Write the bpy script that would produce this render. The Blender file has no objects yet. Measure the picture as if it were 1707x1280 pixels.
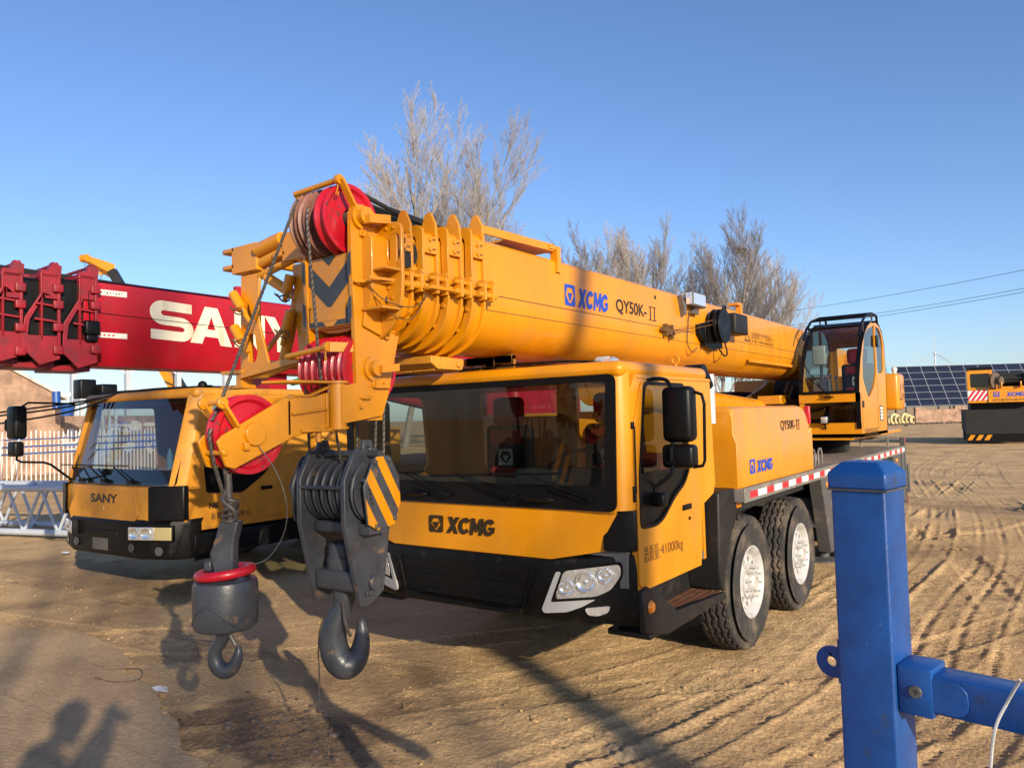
import bpy, bmesh, math, random
import numpy as np
from mathutils import Vector, Matrix
from mathutils.geometry import tessellate_polygon
random.seed(7); rng = np.random.default_rng(7)
scene = bpy.context.scene
C = bpy.context.collection
PI = math.pi

# ---------------------------------------------------------------- camera, sky, sun, exposure
cam_data = bpy.data.cameras.new("camera")
cam = bpy.data.objects.new("camera", cam_data); C.objects.link(cam)
YAW, PITCH, ROLL = math.radians(35.9148), math.radians(2.5725), math.radians(-1.6171)
CAM = Vector((3.48, 0.0, 1.99))
fw = Vector((-math.sin(YAW)*math.cos(PITCH), math.cos(YAW)*math.cos(PITCH), math.sin(PITCH)))
r0 = Vector((math.cos(YAW), math.sin(YAW), 0)); u0 = r0.cross(fw)
rt = math.cos(ROLL)*r0 + math.sin(ROLL)*u0; up = -math.sin(ROLL)*r0 + math.cos(ROLL)*u0
M = Matrix((rt, up, -fw)).transposed().to_4x4(); M.translation = CAM
cam.matrix_world = M
cam_data.sensor_width = 36.0; cam_data.sensor_fit = 'HORIZONTAL'
cam_data.lens = 36.0*1263.2/1707.0
cam_data.clip_start = 0.05; cam_data.clip_end = 6000
scene.camera = cam

SUN = Vector((0.8474, -0.4290, 0.3128)).normalized()
SUN_EL = math.asin(SUN.z); SUN_ROT = math.atan2(SUN.x, SUN.y)
world = bpy.data.worlds.new("World"); scene.world = world; world.use_nodes = True
nt = world.node_tree; bg = nt.nodes["Background"]
sky = nt.nodes.new("ShaderNodeTexSky"); sky.sky_type = 'NISHITA'; sky.sun_disc = False
sky.sun_elevation = SUN_EL; sky.sun_rotation = SUN_ROT
sky.air_density = 1.0; sky.dust_density = 0.6; sky.ozone_density = 4.5; sky.altitude = 60
tint = nt.nodes.new("ShaderNodeVectorMath"); tint.operation = 'MULTIPLY'; tint.inputs[1].default_value = (1.0, 0.955, 1.03)
nt.links.new(sky.outputs[0], tint.inputs[0]); nt.links.new(tint.outputs[0], bg.inputs[0]); bg.inputs[1].default_value = 0.135
sd = bpy.data.lights.new("sun", 'SUN'); sd.energy = 4.9; sd.angle = math.radians(0.53); sd.color = (1.0, 0.85, 0.64)
so = bpy.data.objects.new("sun", sd); C.objects.link(so)
so.rotation_euler = SUN.to_track_quat('Z', 'Y').to_euler(); so.location = (40, -20, 15)
scene.view_settings.view_transform = 'Standard'; scene.view_settings.look = 'None'
scene.view_settings.gamma = 1.0; scene.view_settings.exposure = 0.48
scene.view_settings.use_curve_mapping = False
scene.cycles.max_bounces = 8; scene.cycles.transparent_max_bounces = 16
scene.cycles.use_denoising = True

# ---------------------------------------------------------------- materials
MATS = {}
def mat(name, col, rough=0.5, metal=0.0, var=0.0, var_scale=3.0, col2=None, mix_scale=2.0, mix_lo=0.5, mix_hi=0.7,
        bump=0.0, bump_scale=60.0, coat=0.0, rvar=0.0, detail=6.0, spec=None, stretch=None, chip=None, chip_scale=38.0, chip_lo=0.665, chip_hi=0.70):
    m = bpy.data.materials.new(name); m.use_nodes = True
    t = m.node_tree; p = t.nodes["Principled BSDF"]
    p.inputs["Base Color"].default_value = (*col, 1); p.inputs["Roughness"].default_value = rough
    p.inputs["Metallic"].default_value = metal
    if spec is not None: p.inputs["Specular IOR Level"].default_value = spec
    if coat: p.inputs["Coat Weight"].default_value = coat; p.inputs["Coat Roughness"].default_value = 0.12
    tc = t.nodes.new("ShaderNodeTexCoord"); src = None; vec = tc.outputs["Object"]
    if stretch:
        mpn = t.nodes.new("ShaderNodeMapping"); mpn.inputs["Scale"].default_value = stretch; t.links.new(vec, mpn.inputs[0]); vec = mpn.outputs[0]
    def noise(sc, det=6.0, rg=0.6):
        n = t.nodes.new("ShaderNodeTexNoise"); n.inputs["Scale"].default_value = sc
        n.inputs["Detail"].default_value = det; n.inputs["Roughness"].default_value = rg
        t.links.new(vec, n.inputs["Vector"]); return n
    if col2 is not None:
        n = noise(mix_scale, detail, 0.65); rp = t.nodes.new("ShaderNodeMapRange")
        rp.inputs[1].default_value = mix_lo; rp.inputs[2].default_value = mix_hi
        t.links.new(n.outputs[0], rp.inputs[0])
        mx = t.nodes.new("ShaderNodeMix"); mx.data_type = 'RGBA'
        mx.inputs[6].default_value = (*col, 1); mx.inputs[7].default_value = (*col2, 1)
        t.links.new(rp.outputs[0], mx.inputs[0]); src = mx.outputs[2]
    if chip is not None:   # chipped and stained spots
        n = noise(chip_scale, 6.0, 0.7); n2 = noise(chip_scale*0.13, 4.0, 0.6); ad = t.nodes.new("ShaderNodeMath"); ad.operation = 'MULTIPLY_ADD'; ad.inputs[1].default_value = 0.45; t.links.new(n2.outputs[0], ad.inputs[0]); t.links.new(n.outputs[0], ad.inputs[2])
        rp = t.nodes.new("ShaderNodeMapRange"); rp.inputs[1].default_value = chip_lo+0.225; rp.inputs[2].default_value = chip_hi+0.225; t.links.new(ad.outputs[0], rp.inputs[0])
        mx = t.nodes.new("ShaderNodeMix"); mx.data_type = 'RGBA'; mx.inputs[7].default_value = (*chip, 1)
        if src: t.links.new(src, mx.inputs[6])
        else: mx.inputs[6].default_value = (*col, 1)
        t.links.new(rp.outputs[0], mx.inputs[0]); src = mx.outputs[2]
    if var:
        n = noise(var_scale, 5.0); rp = t.nodes.new("ShaderNodeMapRange")
        rp.inputs[1].default_value = 0.3; rp.inputs[2].default_value = 0.7
        rp.inputs[3].default_value = 1-var; rp.inputs[4].default_value = 1+var
        t.links.new(n.outputs[0], rp.inputs[0])
        vm = t.nodes.new("ShaderNodeVectorMath"); vm.operation = 'SCALE'
        if src: t.links.new(src, vm.inputs[0])
        else: vm.inputs[0].default_value = col
        t.links.new(rp.outputs[0], vm.inputs[3]); src = vm.outputs[0]
    if src: t.links.new(src, p.inputs["Base Color"])
    if rvar:
        n = noise(6.0, 4.0); rp = t.nodes.new("ShaderNodeMapRange")
        rp.inputs[1].default_value = 0.3; rp.inputs[2].default_value = 0.7
        rp.inputs[3].default_value = max(0.02, rough-rvar); rp.inputs[4].default_value = min(1, rough+rvar)
        t.links.new(n.outputs[0], rp.inputs[0]); t.links.new(rp.outputs[0], p.inputs["Roughness"])
    if bump:
        n = noise(bump_scale, 4.0); b = t.nodes.new("ShaderNodeBump"); b.inputs["Strength"].default_value = bump
        b.inputs["Distance"].default_value = 0.01
        t.links.new(n.outputs[0], b.inputs["Height"]); t.links.new(b.outputs[0], p.inputs["Normal"])
    MATS[name] = m; return m
def glass_mat(name, tint, refl=1.0):
    m = bpy.data.materials.new(name); m.use_nodes = True; t = m.node_tree
    t.nodes.remove(t.nodes["Principled BSDF"]); out = t.nodes["Material Output"]
    tr = t.nodes.new("ShaderNodeBsdfTransparent"); tr.inputs[0].default_value = (*tint, 1)
    gl = t.nodes.new("ShaderNodeBsdfGlossy"); gl.inputs["Roughness"].default_value = 0.015
    fr = t.nodes.new("ShaderNodeFresnel"); fr.inputs[0].default_value = 1.55
    mu = t.nodes.new("ShaderNodeMath"); mu.operation = 'MULTIPLY'; mu.inputs[1].default_value = refl; mu.use_clamp = True
    t.links.new(fr.outputs[0], mu.inputs[0])
    ge = t.nodes.new("ShaderNodeNewGeometry"); inv = t.nodes.new("ShaderNodeMath"); inv.operation = 'SUBTRACT'; inv.inputs[0].default_value = 1.0; t.links.new(ge.outputs["Backfacing"], inv.inputs[1])
    mb_ = t.nodes.new("ShaderNodeMath"); mb_.operation = 'MULTIPLY'; t.links.new(mu.outputs[0], mb_.inputs[0]); t.links.new(inv.outputs[0], mb_.inputs[1]); mu = mb_
    mx = t.nodes.new("ShaderNodeMixShader"); t.links.new(mu.outputs[0], mx.inputs[0])
    t.links.new(tr.outputs[0], mx.inputs[1]); t.links.new(gl.outputs[0], mx.inputs[2])
    # thin film of dust on the pane
    df = t.nodes.new("ShaderNodeBsdfDiffuse"); df.inputs[0].default_value = (0.25, 0.21, 0.16, 1)
    tc = t.nodes.new("ShaderNodeTexCoord"); n = t.nodes.new("ShaderNodeTexNoise")
    n.inputs["Scale"].default_value = 3.0; n.inputs["Detail"].default_value = 8.0
    mp = t.nodes.new("ShaderNodeMapping"); mp.inputs["Scale"].default_value = (3, 3, 0.5)
    t.links.new(tc.outputs["Object"], mp.inputs[0]); t.links.new(mp.outputs[0], n.inputs["Vector"])
    rp = t.nodes.new("ShaderNodeMapRange"); rp.inputs[1].default_value = 0.4; rp.inputs[2].default_value = 0.75
    rp.inputs[3].default_value = 0.0; rp.inputs[4].default_value = 0.022
    t.links.new(n.outputs[0], rp.inputs[0])
    m2 = t.nodes.new("ShaderNodeMixShader"); t.links.new(rp.outputs[0], m2.inputs[0])
    t.links.new(mx.outputs[0], m2.inputs[1]); t.links.new(df.outputs[0], m2.inputs[2])
    t.links.new(m2.outputs[0], out.inputs[0]); MATS[name] = m; return m

mat("yellow_paint", (0.62, 0.238, 0.002), 0.36, var=0.10, var_scale=3.0, col2=(0.36, 0.20, 0.055), mix_scale=2.6, mix_lo=0.50, mix_hi=1.05, coat=0.3, rvar=0.12, bump=0.06, bump_scale=40, detail=9.0, stretch=(1, 1, 0.35), chip=(0.20, 0.10, 0.03), chip_scale=30, chip_lo=0.70, chip_hi=0.75)
mat("old_yellow_paint", (0.54, 0.225, 0.016), 0.5, var=0.16, var_scale=4, col2=(0.30, 0.17, 0.06), mix_scale=5, mix_lo=0.56, mix_hi=0.75, bump=0.06, chip=(0.14, 0.08, 0.035), chip_scale=26, chip_lo=0.655, chip_hi=0.69)
mat("red_paint", (0.37, 0.004, 0.016), 0.42, var=0.14, var_scale=3, col2=(0.22, 0.02, 0.02), mix_scale=2.5, mix_lo=0.5, mix_hi=0.85, bump=0.05, stretch=(1, 1, 0.4), chip=(0.12, 0.02, 0.02), chip_scale=22, chip_lo=0.67, chip_hi=0.71)
mat("red_sheave_paint", (0.46, 0.004, 0.016), 0.38, var=0.16, var_scale=9, col2=(0.20, 0.03, 0.02), mix_scale=9, mix_lo=0.55, mix_hi=0.8, coat=0.15, chip=(0.05, 0.035, 0.03), chip_scale=30, chip_lo=0.64, chip_hi=0.68)
mat("worn_sheave", (0.22, 0.10, 0.07), 0.5, var=0.3, var_scale=12)
mat("dark_red_paint", (0.23, 0.006, 0.014), 0.45, var=0.25, var_scale=6, col2=(0.07, 0.02, 0.02), mix_scale=5, mix_lo=0.5, mix_hi=0.75)
mat("grey_block_paint", (0.048, 0.052, 0.060), 0.38, var=0.28, var_scale=9, col2=(0.15, 0.10, 0.065), mix_scale=11, mix_lo=0.615, mix_hi=0.66, bump=0.18, bump_scale=35, rvar=0.1)
mat("black_stripe_paint", (0.045, 0.052, 0.062), 0.5, var=0.2)
mat("black_plastic", (0.004, 0.004, 0.0045), 0.38, var=0.25, rvar=0.1, spec=0.2)
mat("dusty_black", (0.004, 0.004, 0.004), 0.45, var=0.3, col2=(0.055, 0.042, 0.03), mix_scale=6, mix_lo=0.57, mix_hi=1.0, spec=0.2)
mat("dark_grey_panel", (0.012, 0.012, 0.0125), 0.5, var=0.2, col2=(0.06, 0.045, 0.035), mix_scale=5, mix_lo=0.55, mix_hi=0.9, spec=0.3)
mat("chassis_grey", (0.07, 0.07, 0.07), 0.6, var=0.2, col2=(0.2, 0.16, 0.12), mix_scale=4, mix_lo=0.52, mix_hi=0.8)
mat("deck_steel", (0.16, 0.15, 0.14), 0.55, var=0.25, var_scale=5, col2=(0.27, 0.22, 0.16), mix_scale=3, mix_lo=0.45, mix_hi=0.7, bump=0.1)
mat("under_black", (0.010, 0.010, 0.010), 0.8, var=0.3)
mat("rubber", (0.026, 0.025, 0.024), 0.85, var=0.2, col2=(0.13, 0.10, 0.07), mix_scale=5, mix_lo=0.47, mix_hi=0.72, bump=0.1, bump_scale=90)
mat("rim_paint", (0.46, 0.46, 0.45), 0.45, var=0.14, var_scale=8, col2=(0.24, 0.19, 0.14), mix_scale=9, mix_lo=0.52, mix_hi=0.75)
mat("rope_steel", (0.075, 0.065, 0.055), 0.5, metal=0.3, var=0.3, var_scale=30)
mat("rope_black", (0.02, 0.02, 0.02), 0.6)
mat("chrome", (0.95, 0.95, 0.95), 0.10, metal=0.9)
mat("badge_chrome", (0.10, 0.095, 0.09), 0.15, metal=1.0)
mat("lamp_silver", (0.92, 0.93, 0.95), 0.16, metal=0.75, bump=1.0, bump_scale=22, stretch=(1.6, 1.6, 0.35))
mat("trim_grey", (0.36, 0.36, 0.36), 0.35)
mat("amber", (0.75, 0.22, 0.01), 0.25, coat=0.5)
mat("lamp_yellowed", (0.42, 0.34, 0.16), 0.3, coat=0.4)
mat("seat_red", (0.45, 0.015, 0.015), 0.85, var=0.2)
mat("seat_black", (0.015, 0.015, 0.016), 0.85)
mat("interior_grey", (0.10, 0.10, 0.105), 0.7)
mat("white_paint", (0.66, 0.65, 0.63), 0.5, var=0.06)
mat("letter_white", (0.66, 0.61, 0.46), 0.6, var=0.08, col2=(0.36, 0.24, 0.10), mix_scale=5, mix_lo=0.54, mix_hi=0.8, stretch=(1, 1, 0.2))
mat("letter_blue", (0.015, 0.06, 0.42), 0.45)
mat("letter_black", (0.02, 0.018, 0.015), 0.5)
mat("letter_brown", (0.12, 0.06, 0.015), 0.5)
mat("tape_white", (0.72, 0.72, 0.70), 0.35, var=0.1, var_scale=20)
mat("tape_red", (0.55, 0.02, 0.035), 0.35, var=0.1)
mat("sticker_white", (0.70, 0.66, 0.58), 0.6, var=0.15, var_scale=30)
mat("blue_paint", (0.008, 0.072, 0.28), 0.38, var=0.2, var_scale=16, col2=(0.03, 0.055, 0.12), mix_scale=18, mix_lo=0.60, mix_hi=0.70, bump=0.10, bump_scale=110, coat=0.1, rvar=0.15, detail=10.0, chip=(0.16, 0.17, 0.18), chip_scale=60, chip_lo=0.69, chip_hi=0.72)
mat("worn_metal", (0.16, 0.15, 0.13), 0.5, metal=0.5, var=0.3, var_scale=25)
mat("galv", (0.42, 0.46, 0.50), 0.45, var=0.12)
mat("truss_paint", (0.40, 0.44, 0.49), 0.45, var=0.1)
mat("brick_dark", (0.2, 0.1, 0.07), 0.9)
mat("bark", (0.20, 0.175, 0.15), 0.85, var=0.25, var_scale=4)
mat("twig", (0.30, 0.27, 0.245), 0.85, var=0.2, var_scale=2)
mat("solar_cell", (0.014, 0.018, 0.034), 0.16, var=0.2, var_scale=0.6)
mat("solar_frame", (0.26, 0.28, 0.31), 0.4)
mat("reflection_blue", (0.22, 0.42, 0.62), 0.3)  # pale blue of a reflection, given as plain colour
mat("turbine_hazed_white", (0.50, 0.56, 0.62), 0.5)  # distance haze mixed into the white as bluish grey
mat("stone_dark", (0.10, 0.075, 0.055), 0.9, var=0.4, var_scale=4)
mat("plastic_scrap", (0.6, 0.6, 0.6), 0.5)
mat("bottle_blue", (0.25, 0.42, 0.6), 0.2)
mat("green_paint", (0.05, 0.42, 0.06), 0.5)
mat("skin", (0.50, 0.30, 0.21), 0.55)
mat("cloth_dark", (0.03, 0.035, 0.05), 0.9)
mat("hair", (0.012, 0.010, 0.009), 0.6)
mat("concrete_ring", (0.50, 0.42, 0.22), 0.85, var=0.2)
glass_mat("windshield_glass", (0.60, 0.65, 0.64), 1.0); glass_mat("old_windshield_glass", (0.40, 0.45, 0.44), 1.6); glass_mat("cab_front_glass", (0.80, 0.86, 0.84), 1.0)
glass_mat("side_glass", (0.50, 0.55, 0.53), 1.3)
glass_mat("lamp_glass", (0.97, 0.98, 0.98), 1.0)

def brick_mat(name, c1, c2, mortar, scale):
    m = bpy.data.materials.new(name); m.use_nodes = True; t = m.node_tree; p = t.nodes["Principled BSDF"]
    p.inputs["Roughness"].default_value = 0.9
    uv = t.nodes.new("ShaderNodeUVMap"); b = t.nodes.new("ShaderNodeTexBrick")
    b.inputs["Color1"].default_value = (*c1, 1); b.inputs["Color2"].default_value = (*c2, 1); b.inputs["Mortar"].default_value = (*mortar, 1)
    b.inputs["Scale"].default_value = scale; b.inputs["Mortar Size"].default_value = 0.02; b.inputs["Brick Width"].default_value = 0.24
    b.inputs["Row Height"].default_value = 0.075; b.inputs["Bias"].default_value = -0.1
    n = t.nodes.new("ShaderNodeTexNoise"); n.inputs["Scale"].default_value = 1.3; n.inputs["Detail"].default_value = 8
    rp = t.nodes.new("ShaderNodeMapRange"); rp.inputs[1].default_value = 0.3; rp.inputs[2].default_value = 0.7
    rp.inputs[3].default_value = 0.55; rp.inputs[4].default_value = 1.3
    t.links.new(uv.outputs[0], b.inputs["Vector"]); t.links.new(uv.outputs[0], n.inputs["Vector"]); t.links.new(n.outputs[0], rp.inputs[0])
    vm = t.nodes.new("ShaderNodeVectorMath"); vm.operation = 'SCALE'
    t.links.new(b.outputs[0], vm.inputs[0]); t.links.new(rp.outputs[0], vm.inputs[3]); t.links.new(vm.outputs[0], p.inputs["Base Color"])
    bp = t.nodes.new("ShaderNodeBump"); bp.inputs["Strength"].default_value = 0.5; bp.inputs["Distance"].default_value = 0.02; bp.invert = True
    t.links.new(b.outputs["Fac"], bp.inputs["Height"]); t.links.new(bp.outputs[0], p.inputs["Normal"])
    MATS[name] = m
brick_mat("brick_orange", (0.60, 0.25, 0.12), (0.46, 0.18, 0.09), (0.50, 0.40, 0.29), 1.0)
brick_mat("brick_rubble", (0.40, 0.18, 0.10), (0.27, 0.12, 0.075), (0.36, 0.28, 0.2), 1.0)

# ---------------------------------------------------------------- mesh helpers
def V3(p): return Vector(p)
def pmap(plane):
    return {'YZ': lambda u, v, w: (w, u, v), 'XZ': lambda u, v, w: (u, w, v), 'XY': lambda u, v, w: (u, v, w)}[plane]
class MB:
    def __init__(s): s.v = []; s.f = []; s.m = []
    def add(s, vs, fs, mi=0):
        o = len(s.v); s.v += [tuple(map(float, p)) for p in vs]; s.f += [tuple(i+o for i in f) for f in fs]; s.m += [mi]*len(fs); return s
    def box(s, x0, x1, y0, y1, z0, z1, mi=0):
        return s.add([(x0,y0,z0),(x1,y0,z0),(x1,y1,z0),(x0,y1,z0),(x0,y0,z1),(x1,y0,z1),(x1,y1,z1),(x0,y1,z1)],
              [(0,3,2,1),(4,5,6,7),(0,1,5,4),(1,2,6,5),(2,3,7,6),(3,0,4,7)], mi)
    def obox(s, c, a, b, cc, mi=0):   # centre and three half-axis vectors
        c, a, b, cc = V3(c), V3(a), V3(b), V3(cc)
        vs = [c+i*a+j*b+k*cc for k in (-1,1) for (i,j) in ((-1,-1),(1,-1),(1,1),(-1,1))]
        return s.add(vs, [(0,3,2,1),(4,5,6,7),(0,1,5,4),(1,2,6,5),(2,3,7,6),(3,0,4,7)], mi)
    def bar(s, p0, p1, w, h, mi=0, upv=(0,0,1)):
        p0, p1 = V3(p0), V3(p1); d = p1-p0; L = d.length; d.normalize(); u = V3(upv)
        if abs(d.dot(u)) > 0.98: u = Vector((0,1,0))
        a = d.cross(u).normalized(); b = a.cross(d).normalized()
        return s.obox((p0+p1)/2, d*(L/2), a*(w/2), b*(h/2), mi)
    def plate(s, outer, plane, lo, hi, holes=(), mi=0):
        f = pmap(plane); loops = [list(outer)] + [list(h) for h in holes]
        tri = tessellate_polygon([[Vector((p[0], p[1], 0)) for p in l] for l in loops])
        flat = [p for l in loops for p in l]; n = len(flat)
        s.add([f(p[0], p[1], lo) for p in flat] + [f(p[0], p[1], hi) for p in flat],
              [tuple(t) for t in tri] + [tuple(i+n for i in reversed(t)) for t in tri] , mi)
        o = len(s.v)-2*n; k = 0
        for l in loops:
            m = len(l)
            for i in range(m):
                a, b = k+i, k+(i+1) % m; s.f.append((o+a, o+b, o+b+n, o+a+n)); s.m.append(mi)
            k += m
        return s
    def plate3(s, outer, origin, u, v, thick, holes=(), mi=0):   # plate in any plane; thick along u x v
        t = MB(); t.plate(outer, 'XY', 0, thick, holes, mi); o, u, v = V3(origin), V3(u).normalized(), V3(v).normalized(); n = u.cross(v)
        return s.add([o+u*p[0]+v*p[1]+n*p[2] for p in t.v], t.f, mi)
    def loft(s, rings, closed=True, caps=True, mi=0):
        n = len(rings[0]); vs = [p for r in rings for p in r]; fs = []
        for i in range(len(rings)-1):
            for j in range(n if closed else n-1):
                a, b = i*n+j, i*n+(j+1) % n; fs.append((a, b, b+n, a+n))
        if caps: fs += [tuple(reversed(range(n))), tuple(range((len(rings)-1)*n, len(rings)*n))]
        return s.add(vs, fs, mi)
    def tube(s, pts, r, n=8, mi=0, caps=True, lobes=0, twist=0.0, closed=False):
        pts = [V3(p) for p in pts]; N = len(pts); rings = []
        rs = r if isinstance(r, (list, tuple)) else [r]*N
        t0 = (pts[1]-pts[0]).normalized(); u = Vector((0,0,1)) if abs(t0.z) < 0.9 else Vector((1,0,0))
        a = t0.cross(u).normalized(); sl = 0.0
        for i in range(N):
            t = (pts[min(i+1, N-1)]-pts[max(i-1, 0)])
            if closed: t = pts[(i+1) % N]-pts[i-1]
            t.normalize()
            a = (a-t*a.dot(t)).normalized(); b = t.cross(a)
            if i: sl += (pts[i]-pts[i-1]).length
            ring = []
            for k in range(n):
                th = 2*PI*k/n; rr = rs[i]*(1+(0.11*math.cos(lobes*th) if lobes else 0)); th += twist*sl
                ring.append(pts[i]+a*(rr*math.cos(th))+b*(rr*math.sin(th)))
            rings.append(ring)
        if closed: rings.append(rings[0])
        return s.loft(rings, True, caps and not closed, mi)
    def cyl(s, p0, p1, r, n=20, r2=None, mi=0): return s.tube([p0, p1], [r, r if r2 is None else r2], n, mi)
    def lathe(s, prof, origin, axis, n=32, mi=0, closed=False, a0=0, a1=2*PI):
        o, ax = V3(origin), V3(axis).normalized(); u = Vector((0,0,1)) if abs(ax.z) < 0.9 else Vector((1,0,0))
        a = ax.cross(u).normalized(); b = ax.cross(a); vs = []; fs = []; m = len(prof)
        full = abs(a1-a0-2*PI) < 1e-6; nn = n if full else n+1
        for k in range(nn):
            th = a0+(a1-a0)*k/n; d = a*math.cos(th)+b*math.sin(th)
            vs += [o+d*rr+ax*h for rr, h in prof]
        for k in range(n):
            k2 = (k+1) % nn
            for j in range(m if closed else m-1):
                j2 = (j+1) % m; fs.append((k*m+j, k2*m+j, k2*m+j2, k*m+j2))
        return s.add(vs, fs, mi)
    def ball(s, c, r, nu=14, nv=9, mi=0, sc=(1,1,1)):
        c = V3(c); prof = []; vs = []; fs = []
        for j in range(nv+1):
            ph = -PI/2+PI*j/nv
            for k in range(nu):
                th = 2*PI*k/nu; vs.append(c+Vector((r*sc[0]*math.cos(ph)*math.cos(th), r*sc[1]*math.cos(ph)*math.sin(th), r*sc[2]*math.sin(ph))))
        for j in range(nv):
            for k in range(nu): fs.append((j*nu+k, j*nu+(k+1) % nu, (j+1)*nu+(k+1) % nu, (j+1)*nu+k))
        return s.add(vs, fs, mi)
    def rbox(s, x0, x1, y0, y1, z0, z1, r, seg=3, mi=0):
        bm = bmesh.new(); bmesh.ops.create_cube(bm, size=1.0)
        for v in bm.verts: v.co = Vector(((x0+x1)/2+v.co.x*(x1-x0), (y0+y1)/2+v.co.y*(y1-y0), (z0+z1)/2+v.co.z*(z1-z0)))
        bmesh.ops.bevel(bm, geom=bm.edges[:], offset=r, segments=seg, profile=0.5, affect='EDGES')
        bm.verts.index_update(); s.add([v.co.copy() for v in bm.verts], [tuple(v.index for v in f.verts) for f in bm.faces], mi); bm.free(); return s
    def quad(s, a, b, c, d, mi=0): return s.add([a, b, c, d], [(0,1,2,3)], mi)
SHIFT = {}
def root_of(o):
    while o.parent: o = o.parent
    return o
def obj(name, mb, mats, parent=None, bevel=0.0, seg=2, smooth=35.0, at=None, local=False, recalc=True):
    if isinstance(mats, str): mats = [mats]
    sh = Vector((0,0,0))
    if parent is not None and not local: sh = SHIFT.get(root_of(parent).name, sh)
    if at is not None: sh = V3(at)
    me = bpy.data.meshes.new(name)
    me.from_pydata([(v[0]-sh.x, v[1]-sh.y, v[2]-sh.z) for v in mb.v], [], mb.f)
    for m in mats: me.materials.append(MATS[m])
    me.polygons.foreach_set("material_index", mb.m)
    bm = bmesh.new(); bm.from_mesh(me)
    if recalc: bmesh.ops.recalc_face_normals(bm, faces=bm.faces[:])
    bm.to_mesh(me); bm.free()
    if smooth:
        me.polygons.foreach_set("use_smooth", [True]*len(me.polygons)); me.set_sharp_from_angle(angle=math.radians(smooth))
    me.update()
    o = bpy.data.objects.new(name, me); C.objects.link(o)
    if parent is not None: o.parent = parent
    elif at is not None: o.location = at
    if at is not None and parent is not None: o.location = V3(at)-SHIFT.get(root_of(parent).name, Vector((0,0,0)))
    if bevel:
        b = o.modifiers.new("bevel", 'BEVEL'); b.width = bevel; b.segments = seg; b.limit_method = 'ANGLE'; b.angle_limit = math.radians(38)
    return o
def tag(o, label=None, cat=None, group=None, kind=None):
    if label: o["label"] = label
    if cat: o["category"] = cat
    if group: o["group"] = group
    if kind: o["kind"] = kind
    return o
def thing(name, loc, label, cat, rotz=0.0, group=None, shift=True):
    o = bpy.data.objects.new(name, None); C.objects.link(o); o.location = loc; o.rotation_euler = (0, 0, rotz)
    o.empty_display_size = 0.3; tag(o, label, cat, group)
    if shift: SHIFT[o.name] = V3(loc)
    return o
def kids(o): return [c for c in bpy.data.objects if c.parent == o]
def copy_tree(o, parent=None):
    c = o.copy(); C.objects.link(c)
    if parent is not None: c.parent = parent
    for k in kids(o): copy_tree(k, c)
    return c
def text_geo(s, bold=0.0, shear=0.0, res=4):
    cu = bpy.data.curves.new("txt", 'FONT'); cu.body = s; cu.offset = bold; cu.shear = shear; cu.resolution_u = res
    ob = bpy.data.objects.new("txt", cu); C.objects.link(ob); dg = bpy.context.evaluated_depsgraph_get(); dg.update()
    me = bpy.data.meshes.new_from_object(ob.evaluated_get(dg))
    vs = [v.co.copy() for v in me.vertices]; fs = [tuple(p.vertices) for p in me.polygons]
    bpy.data.objects.remove(ob); bpy.data.curves.remove(cu); bpy.data.meshes.remove(me); return vs, fs
def add_text(mb, s, org, u, v, w, h, off=0.003, bold=0.0, shear=0.0, mi=0, thick=0.0):
    vs, fs = text_geo(s, bold, shear)
    if not vs: return mb
    xs = [p.x for p in vs]; ys = [p.y for p in vs]; x0, x1, y0, y1 = min(xs), max(xs), min(ys), max(ys)
    o, u, v = V3(org), V3(u).normalized(), V3(v).normalized(); n = u.cross(v)
    q = [o+u*((p.x-x0)/(x1-x0)*w)+v*((p.y-y0)/(y1-y0)*h)+n*(off+thick) for p in vs]
    mb.add(q, fs, mi)
    if thick:
        from collections import Counter
        cnt = Counter(); dirs = {}
        for f in fs:
            for i in range(len(f)):
                a, b = f[i], f[(i+1) % len(f)]; k = (min(a, b), max(a, b)); cnt[k] += 1; dirs[k] = (a, b)
        o2 = len(mb.v); mb.v += [tuple(p-n*thick) for p in q]; o1 = o2-len(q)
        for k, c in cnt.items():
            if c == 1:
                a, b = dirs[k]; mb.f.append((o1+b, o1+a, o2+a, o2+b)); mb.m.append(mi)
    return mb
def add_emblem(mb, org, u, v, w, h, off=0.003, mi=0, thick=0.0):
    """square badge with a hexagonal ring and a triangle pointing down"""
    o, u, v = V3(org), V3(u).normalized(), V3(v).normalized(); n = u.cross(v); o = o+n*off
    c = 0.07; sq = [(c,0),(1-c,0),(1,c),(1,1-c),(1-c,1),(c,1),(0,1-c),(0,c)]
    hx = [(0.27,0.84),(0.73,0.84),(0.90,0.5),(0.60,0.14),(0.40,0.14),(0.10,0.5)]; tr = [(0.27,0.60),(0.73,0.60),(0.53,0.22),(0.47,0.22)]
    S = lambda L: [(a*w, b*h) for a, b in L]
    mb.plate3(S(sq), o, u, v, max(thick, 0.0012), [S(hx)], mi); mb.plate3(S(tr), o, u, v, max(thick, 0.0012), (), mi); return mb
def circ(cx, cy, r, n=24, a0=0.0, sy=1.0): return [(cx+r*math.cos(a0+2*PI*i/n), cy+r*sy*math.sin(a0+2*PI*i/n)) for i in range(n)]
def arc(cx, cy, r, a0, a1, n=8): return [(cx+r*math.cos(a0+(a1-a0)*i/n), cy+r*math.sin(a0+(a1-a0)*i/n)) for i in range(n+1)]
def rrect(x0, x1, y0, y1, r, n=4):
    return arc(x1-r, y1-r, r, 0, PI/2, n)+arc(x0+r, y1-r, r, PI/2, PI, n)+arc(x0+r, y0+r, r, PI, 1.5*PI, n)+arc(x1-r, y0+r, r, 1.5*PI, 2*PI, n)
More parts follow.
